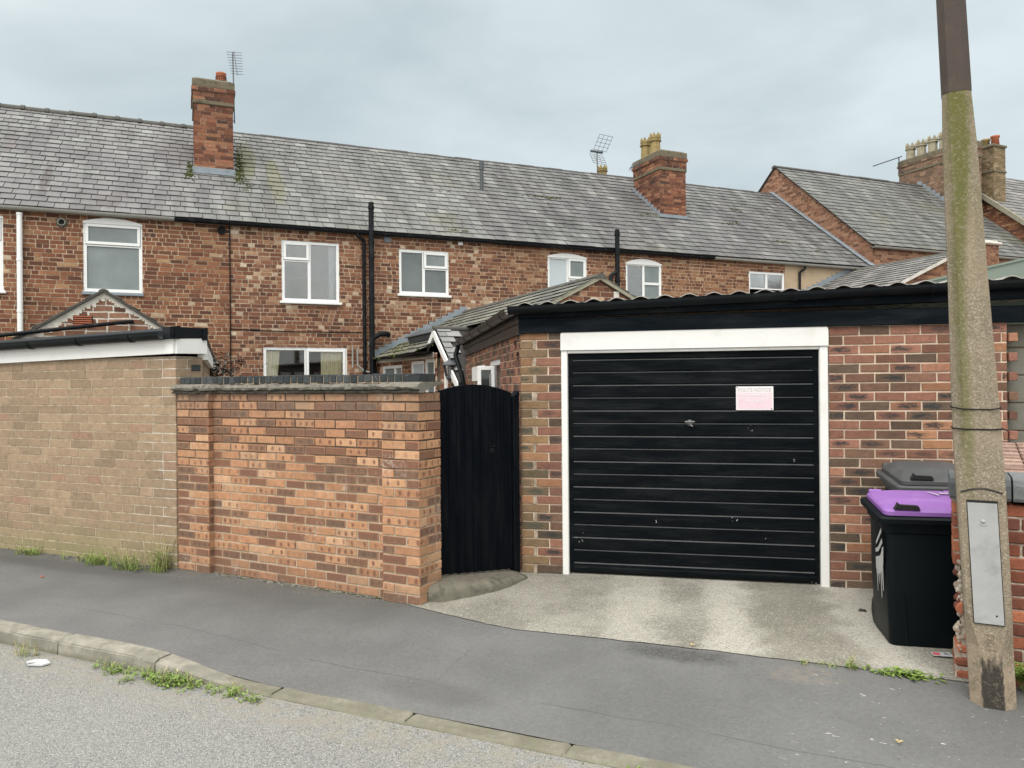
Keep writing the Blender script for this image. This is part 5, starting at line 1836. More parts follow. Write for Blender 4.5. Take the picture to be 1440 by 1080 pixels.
# door: ribbed panel with chamfered grooves
MT['black_gloss'] = mat_blackpaint('black_door_paint', (.0028, .0045, .0058), GU, .40)
MT['roof_sheet'] = mat_plain('weathered_cement_sheet', (.36, .34, .31), .9, .2, 8, .3, dirt=((.09, .085, .075), .8))
MT['black_fascia'] = mat_blackpaint('blue_black_fascia_paint', (.0035, .0065, .0095), GU, .45, .6, False)
mb = MB()
D0, D1, DB, DT = .012, 2.120, .035, 1.985
prof = [(DT, -.045), (DT, -.030), (DT-.035, -.030), (DT-.035, -.045)]
ys = [1.925-i*.1135 for i in range(17)]
prof = [(DT, -.030)]
for i, y in enumerate(ys):
    g = .0105 if i % 2 == 0 else .0070
    prof += [(y+.009, -.030), (y+.008, -.046), (y+.001, -.046), (y-g*.9, -.030)]
prof += [(DB+.045, -.030), (DB+.044, -.022), (DB+.028, -.018), (DB, -.018), (DB, -.06)]
extrude(mb, FG, prof, D0+.04, D1-.035, closed=False)
for j_, fc in enumerate(mb.f):                     # sky highlight painted in paler grey on each rib's upward edge
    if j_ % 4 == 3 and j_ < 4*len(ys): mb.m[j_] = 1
for (a_, b_) in ((D0, D0+.0395), (D1-.0345, D1)):
    fbox(mb, FG, a_, b_, DB, DT, -.06, -.030, bev=.002)
door = mb.build('garage_door', [MT['black_gloss'], MT['rib_highlight']], gar)
mb = MB()
fbox(mb, FG, -.04, 2.2, .0, 2.02, -.30, -.07)
mb.build('door_recess', MT['dark_gap'], gar)
mb = MB()
f = Fr(FG.p(1.074, 1.362, -.028), GU, GN, -Z)
lathe(mb, f, [(0, 0), (.028, 0), (.028, .006), (.014, .008), (.012, .03), (0, .03)], 14)
fbox(mb, FG, 1.03, 1.118, 1.366, 1.380, -.004, .010, bev=.005)
tube(mb, [FG.p(1.074, 1.372, -.02), FG.p(1.085, 1.34, .004), FG.p(1.10, 1.335, .004)], .006, 8)
mb.build('handle', MT['brass'], door)
mb = MB()
rng = random.Random(8)
for (cu, cv, n_, sp) in ((1.575, 1.305, 5, .014), (1.93, 1.05, 5, .012), (1.43, .545, 6, .022), (.78, .50, 3, .015), (1.60, .42, 3, .03), (.08, .32, 8, .04), (2.05, .06, 6, .04)):
    for _ in range(n_):
        x, y = cu+rng.gauss(0, sp), cv+rng.gauss(0, sp)
        r_ = rng.uniform(.001, .0035)
        mb = MB()
        mb.add([FG.p(x+r_*rng.uniform(.5, 1.2)*math.cos(k*1.2566), y+r_*rng.uniform(.5, 2.2)*math.sin(k*1.2566), -.0292) for k in range(5)], [(0, 1, 2, 3, 4)])
        mb.build('scuff_mark', MT['paper'], door)
mb = MB()
fbox(mb, FG, -.047, .010, .0, 2.008, -.05, .016, bev=.006)
fbox(mb, FG, 2.130, 2.198, -.012, 2.008, -.05, .016, bev=.006)
fbox(mb, FG, .0101, 2.1299, 1.982, 2.008, -.05, .006, bev=.004)
pl = [(-.049, 2.010), (2.200, 2.010), (2.200, 2.140), (2.192, 2.165), (2.170, 2.176), (-.020, 2.174), (-.043, 2.165), (-.049, 2.145)]
prism(mb, FG, pl, -.04, .030)
mb.build('door_frame', MT['white_paint'], gar)
mb = MB()
dv = lambda u: .010*(u+.4)
extrude(mb, FG, [(2.168, -.02), (2.168, .036), (2.172, .040), (2.296, .040), (2.300, .036), (2.300, -.02)], -.428, 5.2)
extrude(mb, FG, [(2.301, -.02), (2.301, .054), (2.305, .058), (2.40, .058), (2.44, -.02)], -.428, 5.2, dv=lambda u: .012*(u+.4))
fasc = mb.build('fascia', MT['black_fascia'], gar)
gutter(gar, FG, -.50, 5.2, 2.395, .125, .062, 'black_plastic', 1.03, dv=lambda u: .022*(u+.4), seg=12)
mb = MB()
extrude(mb, FS, [(2.16, -.02), (2.16, .036), (2.255, .036), (2.258, -.02)], -.03, SL_+.05)
extrude(mb, FS, [(2.259, -.02), (2.259, .05), (2.36, .05), (2.40, -.02)], -.03, SL_+.05)
mb.build('side_fascia', MT['brown_plastic'], gar)
gutter(gar, FS, -.10, SL_+.15, 2.375, .115, .060, 'brown_plastic', .85, name='side_gutter')
mb = MB()
tube(mb, [FS.p(SL_+.06, 2.34, .115), FS.p(SL_+.06, 2.28, .125), FS.p(SL_+.04, 2.17, .16), FS.p(SL_-.1, 1.88, .08), FS.p(SL_-.15, 1.70, .05), FS.p(SL_-.15, 0, .05)], .036, 12)
for z in (1.72,):
    tube(mb, [FS.p(SL_-.02 if z > 2 else SL_-.13, z-.02, .12 if z > 2 else .085), FS.p(SL_-.02 if z > 2 else SL_-.13, z+.03, .12 if z > 2 else .085)], .05, 12)
mb.build('downpipe', MT['black_plastic'], gar)
# corrugated roof sheets: only their scalloped edge shows above the gutter
mb = MB()
pts, fs = [], []
nU = 260
for i in range(nU+1):
    u = -.48+5.7*i/nU
    wv = .016*math.sin(2*math.pi*u/.205)
    for (q, t) in ((.10, 0), (-2.4, 0), (-4.9, 0)):
        pts.append(FG.p(u, 2.428+.022*(u+.4)+wv+(.10-q)*.03, q))
    for (q, t) in ((.10, 1), (-2.4, 1), (-4.9, 1)):
        pts.append(FG.p(u, 2.428+.022*(u+.4)+wv+(.10-q)*.03-.008, q))
for i in range(nU):
    b_ = i*6
    for k in (0, 1):
        fs.append((b_+k, b_+k+1, b_+7+k, b_+6+k))
        fs.append((b_+3+k, b_+9+k, b_+10+k, b_+4+k))
    fs.append((b_, b_+6, b_+9, b_+3))
mb.add(pts, fs, sm=False)
mb.build('roof', MT['roof_sheet'], gar)
# side door and little window seen above the gate
so = sop[0]
sw = window(gar, FS, so[0], so[1], so[2], so[3], [(.03, .82, .03, .91, 'fixed', 'glass_dark')], sill=.03, w=-.02)
mb = MB()
fs_ = Fr(FS.p(1.72, 0, .0), sn*.96+sd*.28, Z, -sd*.96+sn*.28)
ring(mb, fs_, 0, .20, 1.42, 1.92, .045, 0, .04)
mb.build('casement', MT['upvc'], sw)
mb = MB()
fbox(mb, fs_, .045, .155, 1.465, 1.875, .012, .022)
mb.build('pane', MT['glass_dark'], sw)
mb = MB()
fbox(mb, FS, 2.66, 3.91, 0, 1.76, -.09, -.05)
for i in range(9):
    fbox(mb, FS, 2.70+i*.13, 2.76+i*.13, .1, 1.7, -.055, -.035, bev=.004)
mb.build('side_door', MT['black_iron'], gar)
mb = MB()
fbox(mb, FS, 2.60, 3.97, 1.76, 1.96, -.09, .02, bev=.005)
mb.build('door_head', MT['white_paint'], gar)
for (s_, z_) in ((.10, 1.97), (.22, 2.08)):
    mb = MB()
    n = 16
    f = FS.at(s_, z_, .02)
    tube(mb, [f.p(.035*math.cos(6.283*k/n*.8), .035*math.sin(6.283*k/n*.8), 0) for k in range(n+1)], .005, 6)
    mb.build('wall_hook', MT['black_iron'], gar)

# notice on the garage door
ns = thing('notice_sign', 'small faded pink and white notice fixed to the black garage door', 'sign', FG.p(1.614, 1.472, -.02))
mb = MB()
fbox(mb, FG, 1.461, 1.767, 1.472, 1.675, -.024, -.019, bev=.002)
mb.build('board', MT['sign'], ns)
mb = MB()
fbox(mb, FG, 1.474, 1.754, 1.585, 1.622, -.020, -.0182)
fbox(mb, FG, 1.474, 1.754, 1.484, 1.580, -.020, -.0182)
mb.build('band', MT['sign_pink'], ns)


def text(parent, F, s, u, v, w, h, width, mat, name='lettering'):
    cu = bpy.data.curves.new(name, 'FONT')
    cu.body = s
    cu.size = 1
    cu.extrude = .004
    to = bpy.data.objects.new(name, cu)
    COL.objects.link(to)
    dg = bpy.context.evaluated_depsgraph_get()
    me = bpy.data.meshes.new_from_object(to.evaluated_get(dg))
    bpy.data.objects.remove(to)
    xs = [q.co.x for q in me.vertices]; ys_ = [q.co.y for q in me.vertices]
    x0, x1, y0, y1 = min(xs), max(xs), min(ys_), max(ys_)
    org = ORG[parent.name]
    for q in me.vertices:
        q.co = F.p(u+(q.co.x-x0)/(x1-x0)*width, v+(q.co.y-y0)/(y1-y0)*h, w+q.co.z*.1)-org
    me.materials.clear()
    me.materials.append(mat)
    o = bpy.data.objects.new(name, me)
    COL.objects.link(o)
    o.parent = parent
    ORG[o.name] = org
    return o


text(ns, FG, 'POLITE NOTICE', 1.480, 1.630, -.0182, .030, .268, MT['sign_ink'])
text(ns, FG, 'NO PARKING', 1.485, 1.590, -.0172, .027, .258, MT['sign_white'])
text(ns, FG, 'PLEASE', 1.545, 1.540, -.0172, .024, .140, MT['sign_white'])
for (u_, v_) in ((1.470, 1.666), (1.752, 1.483)):
    mb = MB()
    lathe(mb, Fr(FG.p(u_, v_, -.019), GU, GN, -Z), [(.0045, 0), (.004, .002), (0, .0025)], 10)
    mb.build('screw', MT['black_iron'], ns)

# block wall beyond the garage
bw = thing('block_wall', 'mossy grey concrete block wall at the right edge beside the toothed garage brickwork', 'wall', FG.p(4.4, 0, -.2))
mb = MB()
bricks(mb, FG.at(0, 0, -.14), 3.56, 5.4, -.05, 2.16, ch=.225, joint=.012, proj=.006, cuts=running(.45), seed=221, bev=.004, jit=.003)
fbox(mb, FG, 3.56, 5.4, -.05, 2.15, -.25, -.145)
mb.build('wall', [MT['block'], MT['mortar_w']], bw)

# green metal shed roof beyond
sh = thing('metal_shed', 'sage green metal shed roof edge showing above the garage gutter beside the lamp post', 'shed', FG.p(4.5, 0, -3.4))
mb = MB()
FM = FG.at(0, 0, -3.0)
prism(mb, FM, [(3.05, 2.50), (3.05, 2.72), (6.2, 3.385), (6.2, 3.10)], -.04, 0)
prism(mb, FM, [(3.0, 2.70), (3.0, 2.725), (6.2, 3.40), (6.2, 3.375)], -2.2, .02)
mb.build('roof', MT['sage'], sh)
mb = MB()
prism(mb, FM, [(3.1, 0), (3.1, 2.5), (6.2, 3.1), (6.2, 0)], -2.1, -.05)
mb.build('wall', MT['sage'], sh)

# ------------------------------------------------------------------ tan brick garage at the left
T1 = V((-5.522, 8.28, 0))
TU = V((.915, -.403, 0)).normalized()
FT = Fr(T1, TU, Z, V((TU.y, -TU.x, 0)))
tg = thing('tan_garage', 'tan brick garage with a white fascia and black gutter at the left of the street', 'garage', FT.p(.5, 0, -1.5))
TE = 2.575
mb = MB()


def tan_cuts(r, a, b, rng):
    out, x = [a], b-rng.choice((.17, .30))
    xs = []
    while x > a+.06:
        xs.append(x)
        x -= rng.choice((.315, .315, .315, .21, .17, .26))
    return out+sorted(xs)+[b]


def tan_col(cx, cy, rng, wd):
    k = rng.random()
    return (k, rng.random(), rng.random())


bricks(mb, FT, -4.0, TE, -.04, 2.0, ch=.0875, joint=.0100, proj=.0035, cuts=tan_cuts, seed=301, bev=.0016, jit=.002, wj=.0012, cfun=tan_col)
P1, P2 = FT.p(TE), V((-3.02, 7.50, 0))
cd = (P2-P1).normalized()
FC = Fr(P1, cd, Z, V((cd.y, -cd.x, 0)) if V((cd.y, -cd.x, 0)).x > 0 else V((-cd.y, cd.x, 0)))
CL = (P2-P1).length
bricks(mb, FC, 0, CL, -.04, 2.0, ch=.0875, joint=.0075, proj=.004, cuts=lambda r, a, b, g: [a, b] if r % 2 else [a, a+.13, b], seed=302, bev=.0018, jit=.002, wj=.0012)
b2 = V((-5.55, 14.3, 0))
s2 = (b2-P2).normalized()
FTS = Fr(P2, s2, Z, V((s2.y, -s2.x, 0)))
bricks(mb, FTS, 0, (b2-P2).length, -.04, 2.0, ch=.0875, joint=.0075, proj=.004, cuts=mixed(.31, .3), seed=303)
mb.quad(FT.p(-4, 0), FT.p(-4, 0, -5), FT.p(-4, 2, -5), FT.p(-4, 2), (.5, .5, .5), 0)
mb.build('wall', [MT['brick_tan'], MT['mortar_t']], tg)
mb = MB()
fbox(mb, FC, .17, .275, 1.865, 1.925, .002, .009, bev=.003)
mb.build('dark_brick', MT['blue_brick'], tg)
mb = MB()
dvt = lambda u: .018*u
extrude(mb, FT, [(1.978, -.04), (1.978, .045), (2.115, .045), (2.115, -.04)], -4, TE+.02, dv=dvt)
CT = dvt(TE)
prism(mb, FC, [(-.02, 1.978+CT), (CL+.02, 1.985+CT), (CL+.02, 2.135+CT), (-.02, 2.115+CT)], -.04, .05)
extrude(mb, FTS, [(1.975, -.04), (1.975, .05), (2.115, .05), (2.115, -.04)], .02, (b2-P2).length)
mb.build('fascia', MT['white_paint'], tg)
mb = MB()
extrude(mb, FT, [(2.117, -.06), (2.117, .04), (2.20, .03), (2.235, -.06)], -4, TE-.05, dv=dvt)
prism(mb, FC, [(-.10, 2.118+CT), (CL+.025, 2.138+CT), (CL+.025, 2.232+CT), (-.10, 2.225+CT)], -.05, .055)
for x in (-.05, CL-.04):
    prism(mb, FC, [(x, 2.114+CT), (x+.06, 2.118+CT), (x+.06, 2.238+CT), (x, 2.232+CT)], .0, .064)
extrude(mb, FTS, [(2.117, -.06), (2.117, .055), (2.18, .055), (2.20, -.06)], .02, (b2-P2).length)
mb.build('roof_edge', MT['black_plastic'], tg)
gutter(tg, FT, -4.0, TE-.06, 2.165, .105, .060, 'black_plastic', .72, dv=dvt, seg=8)
mb = MB()
mb.quad(FT.p(-4, 2.14, -.05), FT.p(TE, 2.17, -.05), FTS.p(3.2, 2.17, -.05), FT.p(-4, 2.17, -3.4), (.5, .5, .5), 0)
mb.build('roof', MT['under'], tg)

# ------------------------------------------------------------------ orange garden wall
W1 = V((-3.143, 7.238, 0))
WU = V((.883, -.469, 0)).normalized()
FW = Fr(W1, WU, Z, V((WU.y, -WU.x, 0)))
gw = thing('garden_wall', 'spotted orange brick garden wall with end piers and a blue brick coping beside the black gate', 'wall', FW.p(1.37, 0, -.15))
CW = 1.65/22
mb = MB()
RB = -.058
bricks(mb, FW, 0, .405, -.075, 1.65, ch=CW, joint=.0120, proj=.007, cuts=lambda r, a, b, g: [a, a+.235, b] if r % 2 else [a, a+.155, b], seed=401, bev=.0035, jit=.0026, wj=.002, end=(.006, .006))
FR1 = Fr(FW.p(.405), -FW.w, Z, FW.u)
bricks(mb, FR1, 0, .058, -.075, 1.65, ch=CW, joint=.0120, proj=.006, cuts=lambda r, a, b, g: [a, b], seed=402, bev=.002)
bricks(mb, FW.at(0, 0, RB), .405, 2.392, -.075, 1.65, ch=CW, joint=.0120, proj=.006, cuts=running(.2235, .5, .004), seed=403, bev=.0035, jit=.0026, wj=.0025)
bricks(mb, FW, 2.392, 2.735, -.075, 1.65, ch=CW, joint=.0120, proj=.007, cuts=lambda r, a, b, g: [a, a+.225, b] if r % 2 else [a, a+.112, b], seed=404, bev=.0035, jit=.0026, wj=.002, end=(.006, .007))
FR2 = Fr(FW.p(2.735), -FW.w, Z, FW.u)
bricks(mb, FR2, 0, .30, -.075, 1.65, ch=CW, joint=.0120, proj=.007, cuts=lambda r, a, b, g: [a, a+.105, b] if r % 2 else [a, a+.215, b], seed=405, bev=.0035, jit=.0026, wj=.002)
mb.quad(FW.p(2.392, -.05), FW.p(2.392, -.05, RB), FW.p(2.392, 1.65, RB), FW.p(2.392, 1.65), (.5, .5, .5), 1)
mb.quad(FW.p(0, -.05, -.30), FW.p(2.735, -.05, -.30), FW.p(2.735, 1.65, -.30), FW.p(0, 1.65, -.30), (.5, .5, .5), 0)
mb.quad(FW.p(0, -.05, 0), FW.p(0, -.05, -.30), FW.p(0, 1.65, -.30), FW.p(0, 1.65, 0), (.5, .5, .5), 0)
mb.build('brickwork', [MT['brick_wall'], MT['mortar_w']], gw)
# two courses of creasing tile bedded in weathered cement
mb = MB()
rng = random.Random(41)
nU, nP = 260, 9


def face_w(u):                                  # the ledge follows the piers
    if u < .41 or u > 2.39: return .0
    return RB


pts, fs = [], []
for i in range(nU+1):
    u = -.03+(2.80)*i/nU
    base = face_w(u)
    if abs(u-.41) < .03: base = RB*.5
    nz = lambda k, a: a*mnoise.noise(V((u*9, k*3.7, 1.5)))
    scal = .006*abs(math.sin(u*math.pi/.165))
    nf = lambda k, a: a*mnoise.noise(V((u*26, k*5.1, 4.5)))
    prof = [(1.648+nz(1, .004), base+.006), (1.652-scal+nz(2, .004), base+.034+nz(3, .006)), (1.663-scal*.6+nf(3, .005), base+.042+nz(4, .006)+nf(4, .006)), (1.672, base+.024+nz(5, .006)),
            (1.680+nz(5, .006)+nf(5, .008), base+.052+nz(6, .010)+nf(6, .010)), (1.698+nz(7, .008)+nf(7, .007), base+.062+nz(8, .010)+nf(8, .010)), (1.716+nz(9, .009)+nf(9, .006), base+.048+nz(10, .012)+nf(10, .008)),
            (1.730+nz(11, .008)+nf(11, .005), base+.020+nz(12, .010)), (1.735, base-.02), (1.735, -.32)]
    for a_, b_ in prof: pts.append(FW.p(u, a_, b_)); 
m_ = 10
for i in range(nU):
    for k in range(m_-1):
        fs.append((i*m_+k, (i+1)*m_+k, (i+1)*m_+k+1, i*m_+k+1))
fs.append(tuple(range(m_))); fs.append(tuple(nU*m_+k for k in reversed(range(m_))))
mb.add(pts, fs, sm=False)
for j_ in range(nU*(m_-1)):
    if j_ % (m_-1) < 3: mb.m[j_] = 1
mb.build('creasing', [MT['ledge'], MT['crease']], gw)
mb = MB()
x = -.005
i = 0
while x < 2.66:
    wd_ = .0735+rng.uniform(-.003, .003)
    dz, dw = rng.uniform(-.004, .004), rng.uniform(-.004, .004)
    if x > 2.50: break
    fbox(mb, FW, x+.004, x+wd_-.004, 1.735+rng.uniform(-.004, .003), 1.800+dz, -.255+dw, -.022+dw, 0, rc(rng), bev=.005)
    x += wd_
for k in range(2):
    fbox(mb, FW, x+.004, 2.735, 1.735, 1.800, -.020-.118*k-.112, -.020-.118*k, 0, rc(rng), bev=.005)
fbox(mb, FW, .0, 2.70, 1.73, 1.788, -.245, -.032, 1)
mb.build('coping', [MT['blue_brick'], MT['mortar_a']], gw)

# ------------------------------------------------------------------ gate and step
GL, GR = V((-.600, 6.36, 0)), V((.052, 6.94, 0))
gu = (GR-GL).normalized()
FGt = Fr(GL, gu, Z, V((gu.y, -gu.x, 0)))
GWID = (GR-GL).length
MT['gate_paint'] = mat_blackpaint('black_gate_paint', (.0028, .0042, .0065), (0, 0, 1), .55, 1.0)
gt = thing('garden_gate', 'black boarded garden gate with an arched top between orange wall and garage', 'gate', FGt.p(GWID/2))
mb = MB()
rng = random.Random(9)
nb = 9
bw_ = (GWID-.075)/nb


def top(u): return 1.625+.085*(1-((u-.36)/.46)**2)


for i in range(nb):
    a_, b_ = i*bw_+.0015, (i+1)*bw_-.0015
    bot = .135-.085*(a_/GWID)
    w0 = rng.uniform(-.001, .001)
    ch = .006
    n = 3
    us = [a_, a_+ch, b_-ch, b_]
    ws = [w0-ch, w0, w0, w0-ch]
    pts = []
    for u_, w_ in zip(us, ws):
        pts += [FGt.p(u_, bot, w_), FGt.p(u_, top(u_), w_)]
    for u_ in us:
        pts += [FGt.p(u_, bot, -.03), FGt.p(u_, top(u_), -.03)]
    fs = []
    for k in range(3):
        fs += [(2*k, 2*k+2, 2*k+3, 2*k+1), (2*k+1, 2*k+3, 8+2*k+3, 8+2*k+1), (2*k, 8+2*k, 8+2*k+2, 2*k+2)]
    fs += [(0, 1, 9, 8), (6, 14, 15, 7)]
    mb.add(pts, fs, rc(rng))
mb.build('boards', MT['gate_paint'], gt)
mb = MB()
fbox(mb, FGt, GWID-.072, GWID-.002, .02, 1.60, -.05, .022, bev=.005)
prism(mb, FGt, [(GWID-.072, 1.60), (GWID-.002, 1.60), (GWID-.002, 1.652)], -.05, .022)
mb.build('gate_post', MT['gate_paint'], gt)
mb = MB()
tube(mb, [FGt.p(.60, 1.62, -.06), FGt.p(.60, 1.80, -.06)], .010, 6)
fbox(mb, FGt, .58, .62, 1.1, 1.62, -.075, -.045, bev=.004)
mb.build('bolt', MT['brass'], gt)
mb = MB()
f = Fr(FGt.p(.565, 1.13, 0), gu, FGt.w, -Z)
lathe(mb, f, [(0, 0), (.022, 0), (.022, .004), (.008, .006), (.008, .002), (0, .002)], 14)
fbox(mb, FGt, .545, .60, 1.165, 1.175, 0, .006, bev=.002)
rng = random.Random(12)
for _ in range(26):
    x, y = .575+rng.gauss(0, .018), 1.12+rng.gauss(0, .04)
    r_ = rng.uniform(.001, .0035)
    mb.add([FGt.p(x+r_*math.cos(k*1.2566), y+r_*1.5*math.sin(k*1.2566), .0025) for k in range(5)], [(0, 1, 2, 3, 4)])
mb.build('latch', MT['black_iron'], gt)

st = MB()
FPTS = [(-.735, 6.09, .118), (-.66, 6.03, .132), (-.56, 6.03, .134), (-.42, 6.12, .122), (-.30, 6.205, .108), (-.18, 6.30, .092), (-.05, 6.45, .070), (.124, 6.76, .035)]
back = V((-.62, .78, 0))
fine = []
for i in range(len(FPTS)-1):
    for k in range(5):
        t = k/5
        fine.append(tuple(FPTS[i][j]*(1-t)+FPTS[i+1][j]*t for j in range(3)))
fine.append(FPTS[-1])
pts, fs = [], []
for i, (x, y, h) in enumerate(fine):
    g = .007 if i in (6, 7, 15, 24) else 0.0
    wob = .006*mnoise.noise(V((x*16, y*16, 5)))
    for (inw, hh) in ((-.004, -.03), (.0, h*.25), (.003, h*.55), (.016, h*.80), (.040, h*.94), (.075, h), (.16, h+.004), (.52, h+.004)):
        q = V((x, y, 0))+back*(inw+g)
        w2 = .005*mnoise.noise(V((x*22+inw*30, hh*40, 2)))
        pts.append(V((q.x+wob, q.y-wob, hh+w2-g)))
m_ = 8
for i in range(len(fine)-1):
    for k in range(m_-1):
        fs.append((i*m_+k, (i+1)*m_+k, (i+1)*m_+k+1, i*m_+k+1))
fs.append(tuple(range(m_))); fs.append(tuple((len(fine)-1)*m_+k for k in reversed(range(m_))))
st.add(pts, fs, sm=True)
setp(st.build('door_step', MT['step'], loc=V((-.3, 6.4, 0))), 'rough rounded concrete step in front of the black gate', 'step')

# ------------------------------------------------------------------ low wall behind the lamp post
L0 = V((2.524, 4.431, 0))
FL = Fr(L0, WU, Z, FW.w)
lw = thing('low_wall', 'broken low red brick wall with blue coping slabs behind the lamp post', 'wall', FL.p(.8, 0, -.15))
mb = MB()
rng = random.Random(51)
CL_ = .0735
for r in range(15):
    y0 = -.09+r*CL_
    z = y0+CL_/2
    # bricks have been knocked off the lower part of the end
    x0 = .0 if z > .66 else (.035+rng.uniform(0, .03) if z > .18 else rng.uniform(-.01, .012))
    x = x0
    first = True
    while x < 3.2:
        L = .225 if not (first and r % 2) else .11
        p0, p1 = x, x+L
        x += L
        w = rng.uniform(-.006, .006)
        fbox(mb, FL, p0+.005, p1-.005, y0+.005, y0+CL_-.005, -.22, w, 0, rc(rng), bev=.006 if not (first and z < .66) else .018)
        first = False
# lumps of old mortar clinging to the broken end
rng = random.Random(52)
FLE = Fr(FL.p(.05), FL.w, Z, -FL.u)
for i in range(95):
    z_ = rng.uniform(.10, .72)
    q_ = rng.uniform(-.20, .0)
    r_ = rng.uniform(.012, .040)
    blobs(mb, FLE, [(q_, z_, .001, .001, 1, r_)], 500+i, 1 if rng.random() < .72 else 0, rng.uniform(-.004, .022))
for i in range(60):
    r_ = rng.uniform(.008, .022)
    blobs(mb, FL, [(rng.uniform(.03, .14), rng.uniform(.12, .70), .001, .001, 1, r_)], 700+i, 1, rng.uniform(-.012, -.002))
fbox(mb, FL, .045, 3.2, -.09, 1.0, -.215, -.010, 1)
fbox(mb, FL, .010, .044, .665, 1.03, -.215, -.008, 1)
fbox(mb, FL, .010, .044, -.09, .17, -.215, -.008, 1)
mb.build('brickwork', [MT['brick_low'], MT['mortar_l']], lw)
mb = MB()
x = -.012
while x < 3.1:
    L = .305
    prof = [(1.033, -.25), (1.033, .036), (1.050, .046), (1.120, .046), (1.150, .034), (1.165, .010), (1.170, -.25)]
    extrude(mb, FL, prof, x+.004, x+L-.006, c=rc(rng))
    x += L
mb.build('coping', MT['blue_coping'], lw)
mb = MB()                                       # weathered tile-on-edge slope behind the coping
for i in range(9):
    q0 = -.25-i*.075
    h0 = 1.168+.016*i
    xx = .17+.0*i
    k = 0
    while xx < 3.0:
        fbox(mb, FL, xx+.003, xx+.222, h0-.05, h0+.004+rng.uniform(-.003, .003), q0-.070, q0-.003, 0, rc(rng), bev=.006)
        xx += .225
mb.build('tile_top', [MT['pink_tile']], lw)
mb = MB()
fbox(mb, FL, .17, 3.0, -.05, 1.11, -.93, -.245)
mb.build('backing', MT['brick_low'], lw)

# ------------------------------------------------------------------ concrete lamp post
PO = V(POST_O)
FP = Fr(PO, WU, Z, FW.w)
lp = thing('lamp_post', 'leaning weathered concrete lamp post with a grey inspection plate and a brown upper sleeve', 'lamp post', PO)
LEAN = POST_LEAN
PK = .85


def section(z, hw, hd, ch, fw=None):
    """octagonal ring: half width, half depth, chamfer"""
    hw, hd, ch = hw*PK, hd*PK, ch*PK
    c = [(-hw, -hd+ch), (-hw+ch, -hd), (hw-ch, -hd), (hw, -hd+ch), (hw, hd-ch), (hw-ch, hd), (-hw+ch, hd), (-hw, hd-ch)]
    ox = LEAN*z
    return [FP.p(x+ox, z, y) for x, y in c]


def shaft(mb, secs, mi=0):
    pts = []
    for s_ in secs: pts += section(*s_)
    fs = []
    for i in range(len(secs)-1):
        for k in range(8):
            k2 = (k+1) % 8
            fs.append((i*8+k, i*8+k2, (i+1)*8+k2, (i+1)*8+k))
    fs.append(tuple(reversed(range(8)))); fs.append(tuple((len(secs)-1)*8+k for k in range(8)))
    mb.add(pts, fs, mi=mi)


mb = MB()
HB_ = .132
shaft(mb, [(-.3, .124, .124, .066), (.0, .124, .124, .066), (.30, .124, .124, .064), (.47, .126, .126, .018), (.55, .127, .127, .012), (1.12, .131, .131, .012), (1.16, .131, .131, .014), (1.42, .131, .131, .060),
           (1.5, .130, .130, .062), (2.2, .110, .110, .052), (2.99, .094, .094, .044), (3.28, .080, .080, .037)])
post = mb.build('shaft', MT['post'], lp)
mb = MB()
shaft(mb, [(3.265, .083, .083, .038), (3.30, .0835, .0835, .039), (4.2, .078, .078, .036), (5.6, .066, .066, .030)])
mb.build('sleeve', MT['sleeve'], lp)
mb = MB()
def pq(x, z, w): return FP.p(x*PK+LEAN*z, z, w*PK)
def slab(mb, x0, x1, z0, z1, w0, w1, mi=0):
    ps = [pq(x, z, w) for x in (x0, x1) for z in (z0, z1) for w in (w0, w1)]
    mb.add(ps, [(0, 1, 3, 2), (4, 6, 7, 5), (0, 4, 5, 1), (2, 3, 7, 6), (0, 2, 6, 4), (1, 5, 7, 3)], mi=mi)
slab(mb, -.083, .083, .425, 1.075, .10, .1355, 1)
slab(mb, -.079, .079, .430, 1.062, .11, .1395, 0)
ff = Fr(pq(.0, .965, .139), WU, FP.w, -Z)
lathe(mb, ff, [(0, .0), (.012, 0), (.011, .003), (0, .004)], 12)
ff = Fr(pq(.042, .475, .1385), WU, FP.w, -Z)
lathe(mb, ff, [(.0, .0015), (.005, .0015), (.005, 0)], 10, 1)
n = 10
tube(mb, [pq(.02*math.cos(math.pi*k/n), .955-.010*math.sin(math.pi*k/n), .141) for k in range(n+1)], .0025, 5)
mb.build('inspection_plate', [MT['plate'], MT['dark_gap']], lp)
mb = MB()                                       # curved drip line moulded above the plate
n = 20
tube(mb, [pq(-.112+.224*k/n, 1.115+.022*math.sin(math.pi*k/n), .1305+.001) for k in range(n+1)], .005, 6)
mb.build('drip_line', MT['soot'], lp)
mb = MB()                                       # cast maker's panel
for (x0, x1, z0, z1) in ((-.027, .027, .372, .378), (-.027, .027, .292, .298), (-.027, -.021, .298, .372), (.021, .027, .298, .372)):
    slab(mb, x0, x1, z0, z1, .122, .131)
tube(mb, [pq(x, .335+z, .1275) for x, z in ((0, -.022), (.017, .004), (.010, .017), (0, .009), (-.010, .017), (-.017, .004), (0, -.022))], .003, 5)
tube(mb, [pq(x, .335+z, .1275) for x, z in ((-.012, .0), (.012, .0))], .0025, 5)
mb.build('cast_mark', MT['post'], lp)
mb = MB()
for (z, dz) in ((1.565, .012), (1.452, .004)):
    k_ = 1.03
    pts = section(z, .131*k_, .131*k_, .060)
    pts = [p_+Z*(dz*math.sin(i*.9)) for i, p_ in enumerate(pts)]
    tube(mb, pts+[pts[0]], .0035, 5, cap=False)
tube(mb, [section(1.452, .135, .135, .06)[4]+V((0, 0, 0)), section(1.44, .16, .135, .06)[4]], .003, 5)
mb.build('wire_band', MT['black_iron'], lp)
mb = MB()                                       # lamp head, above the frame
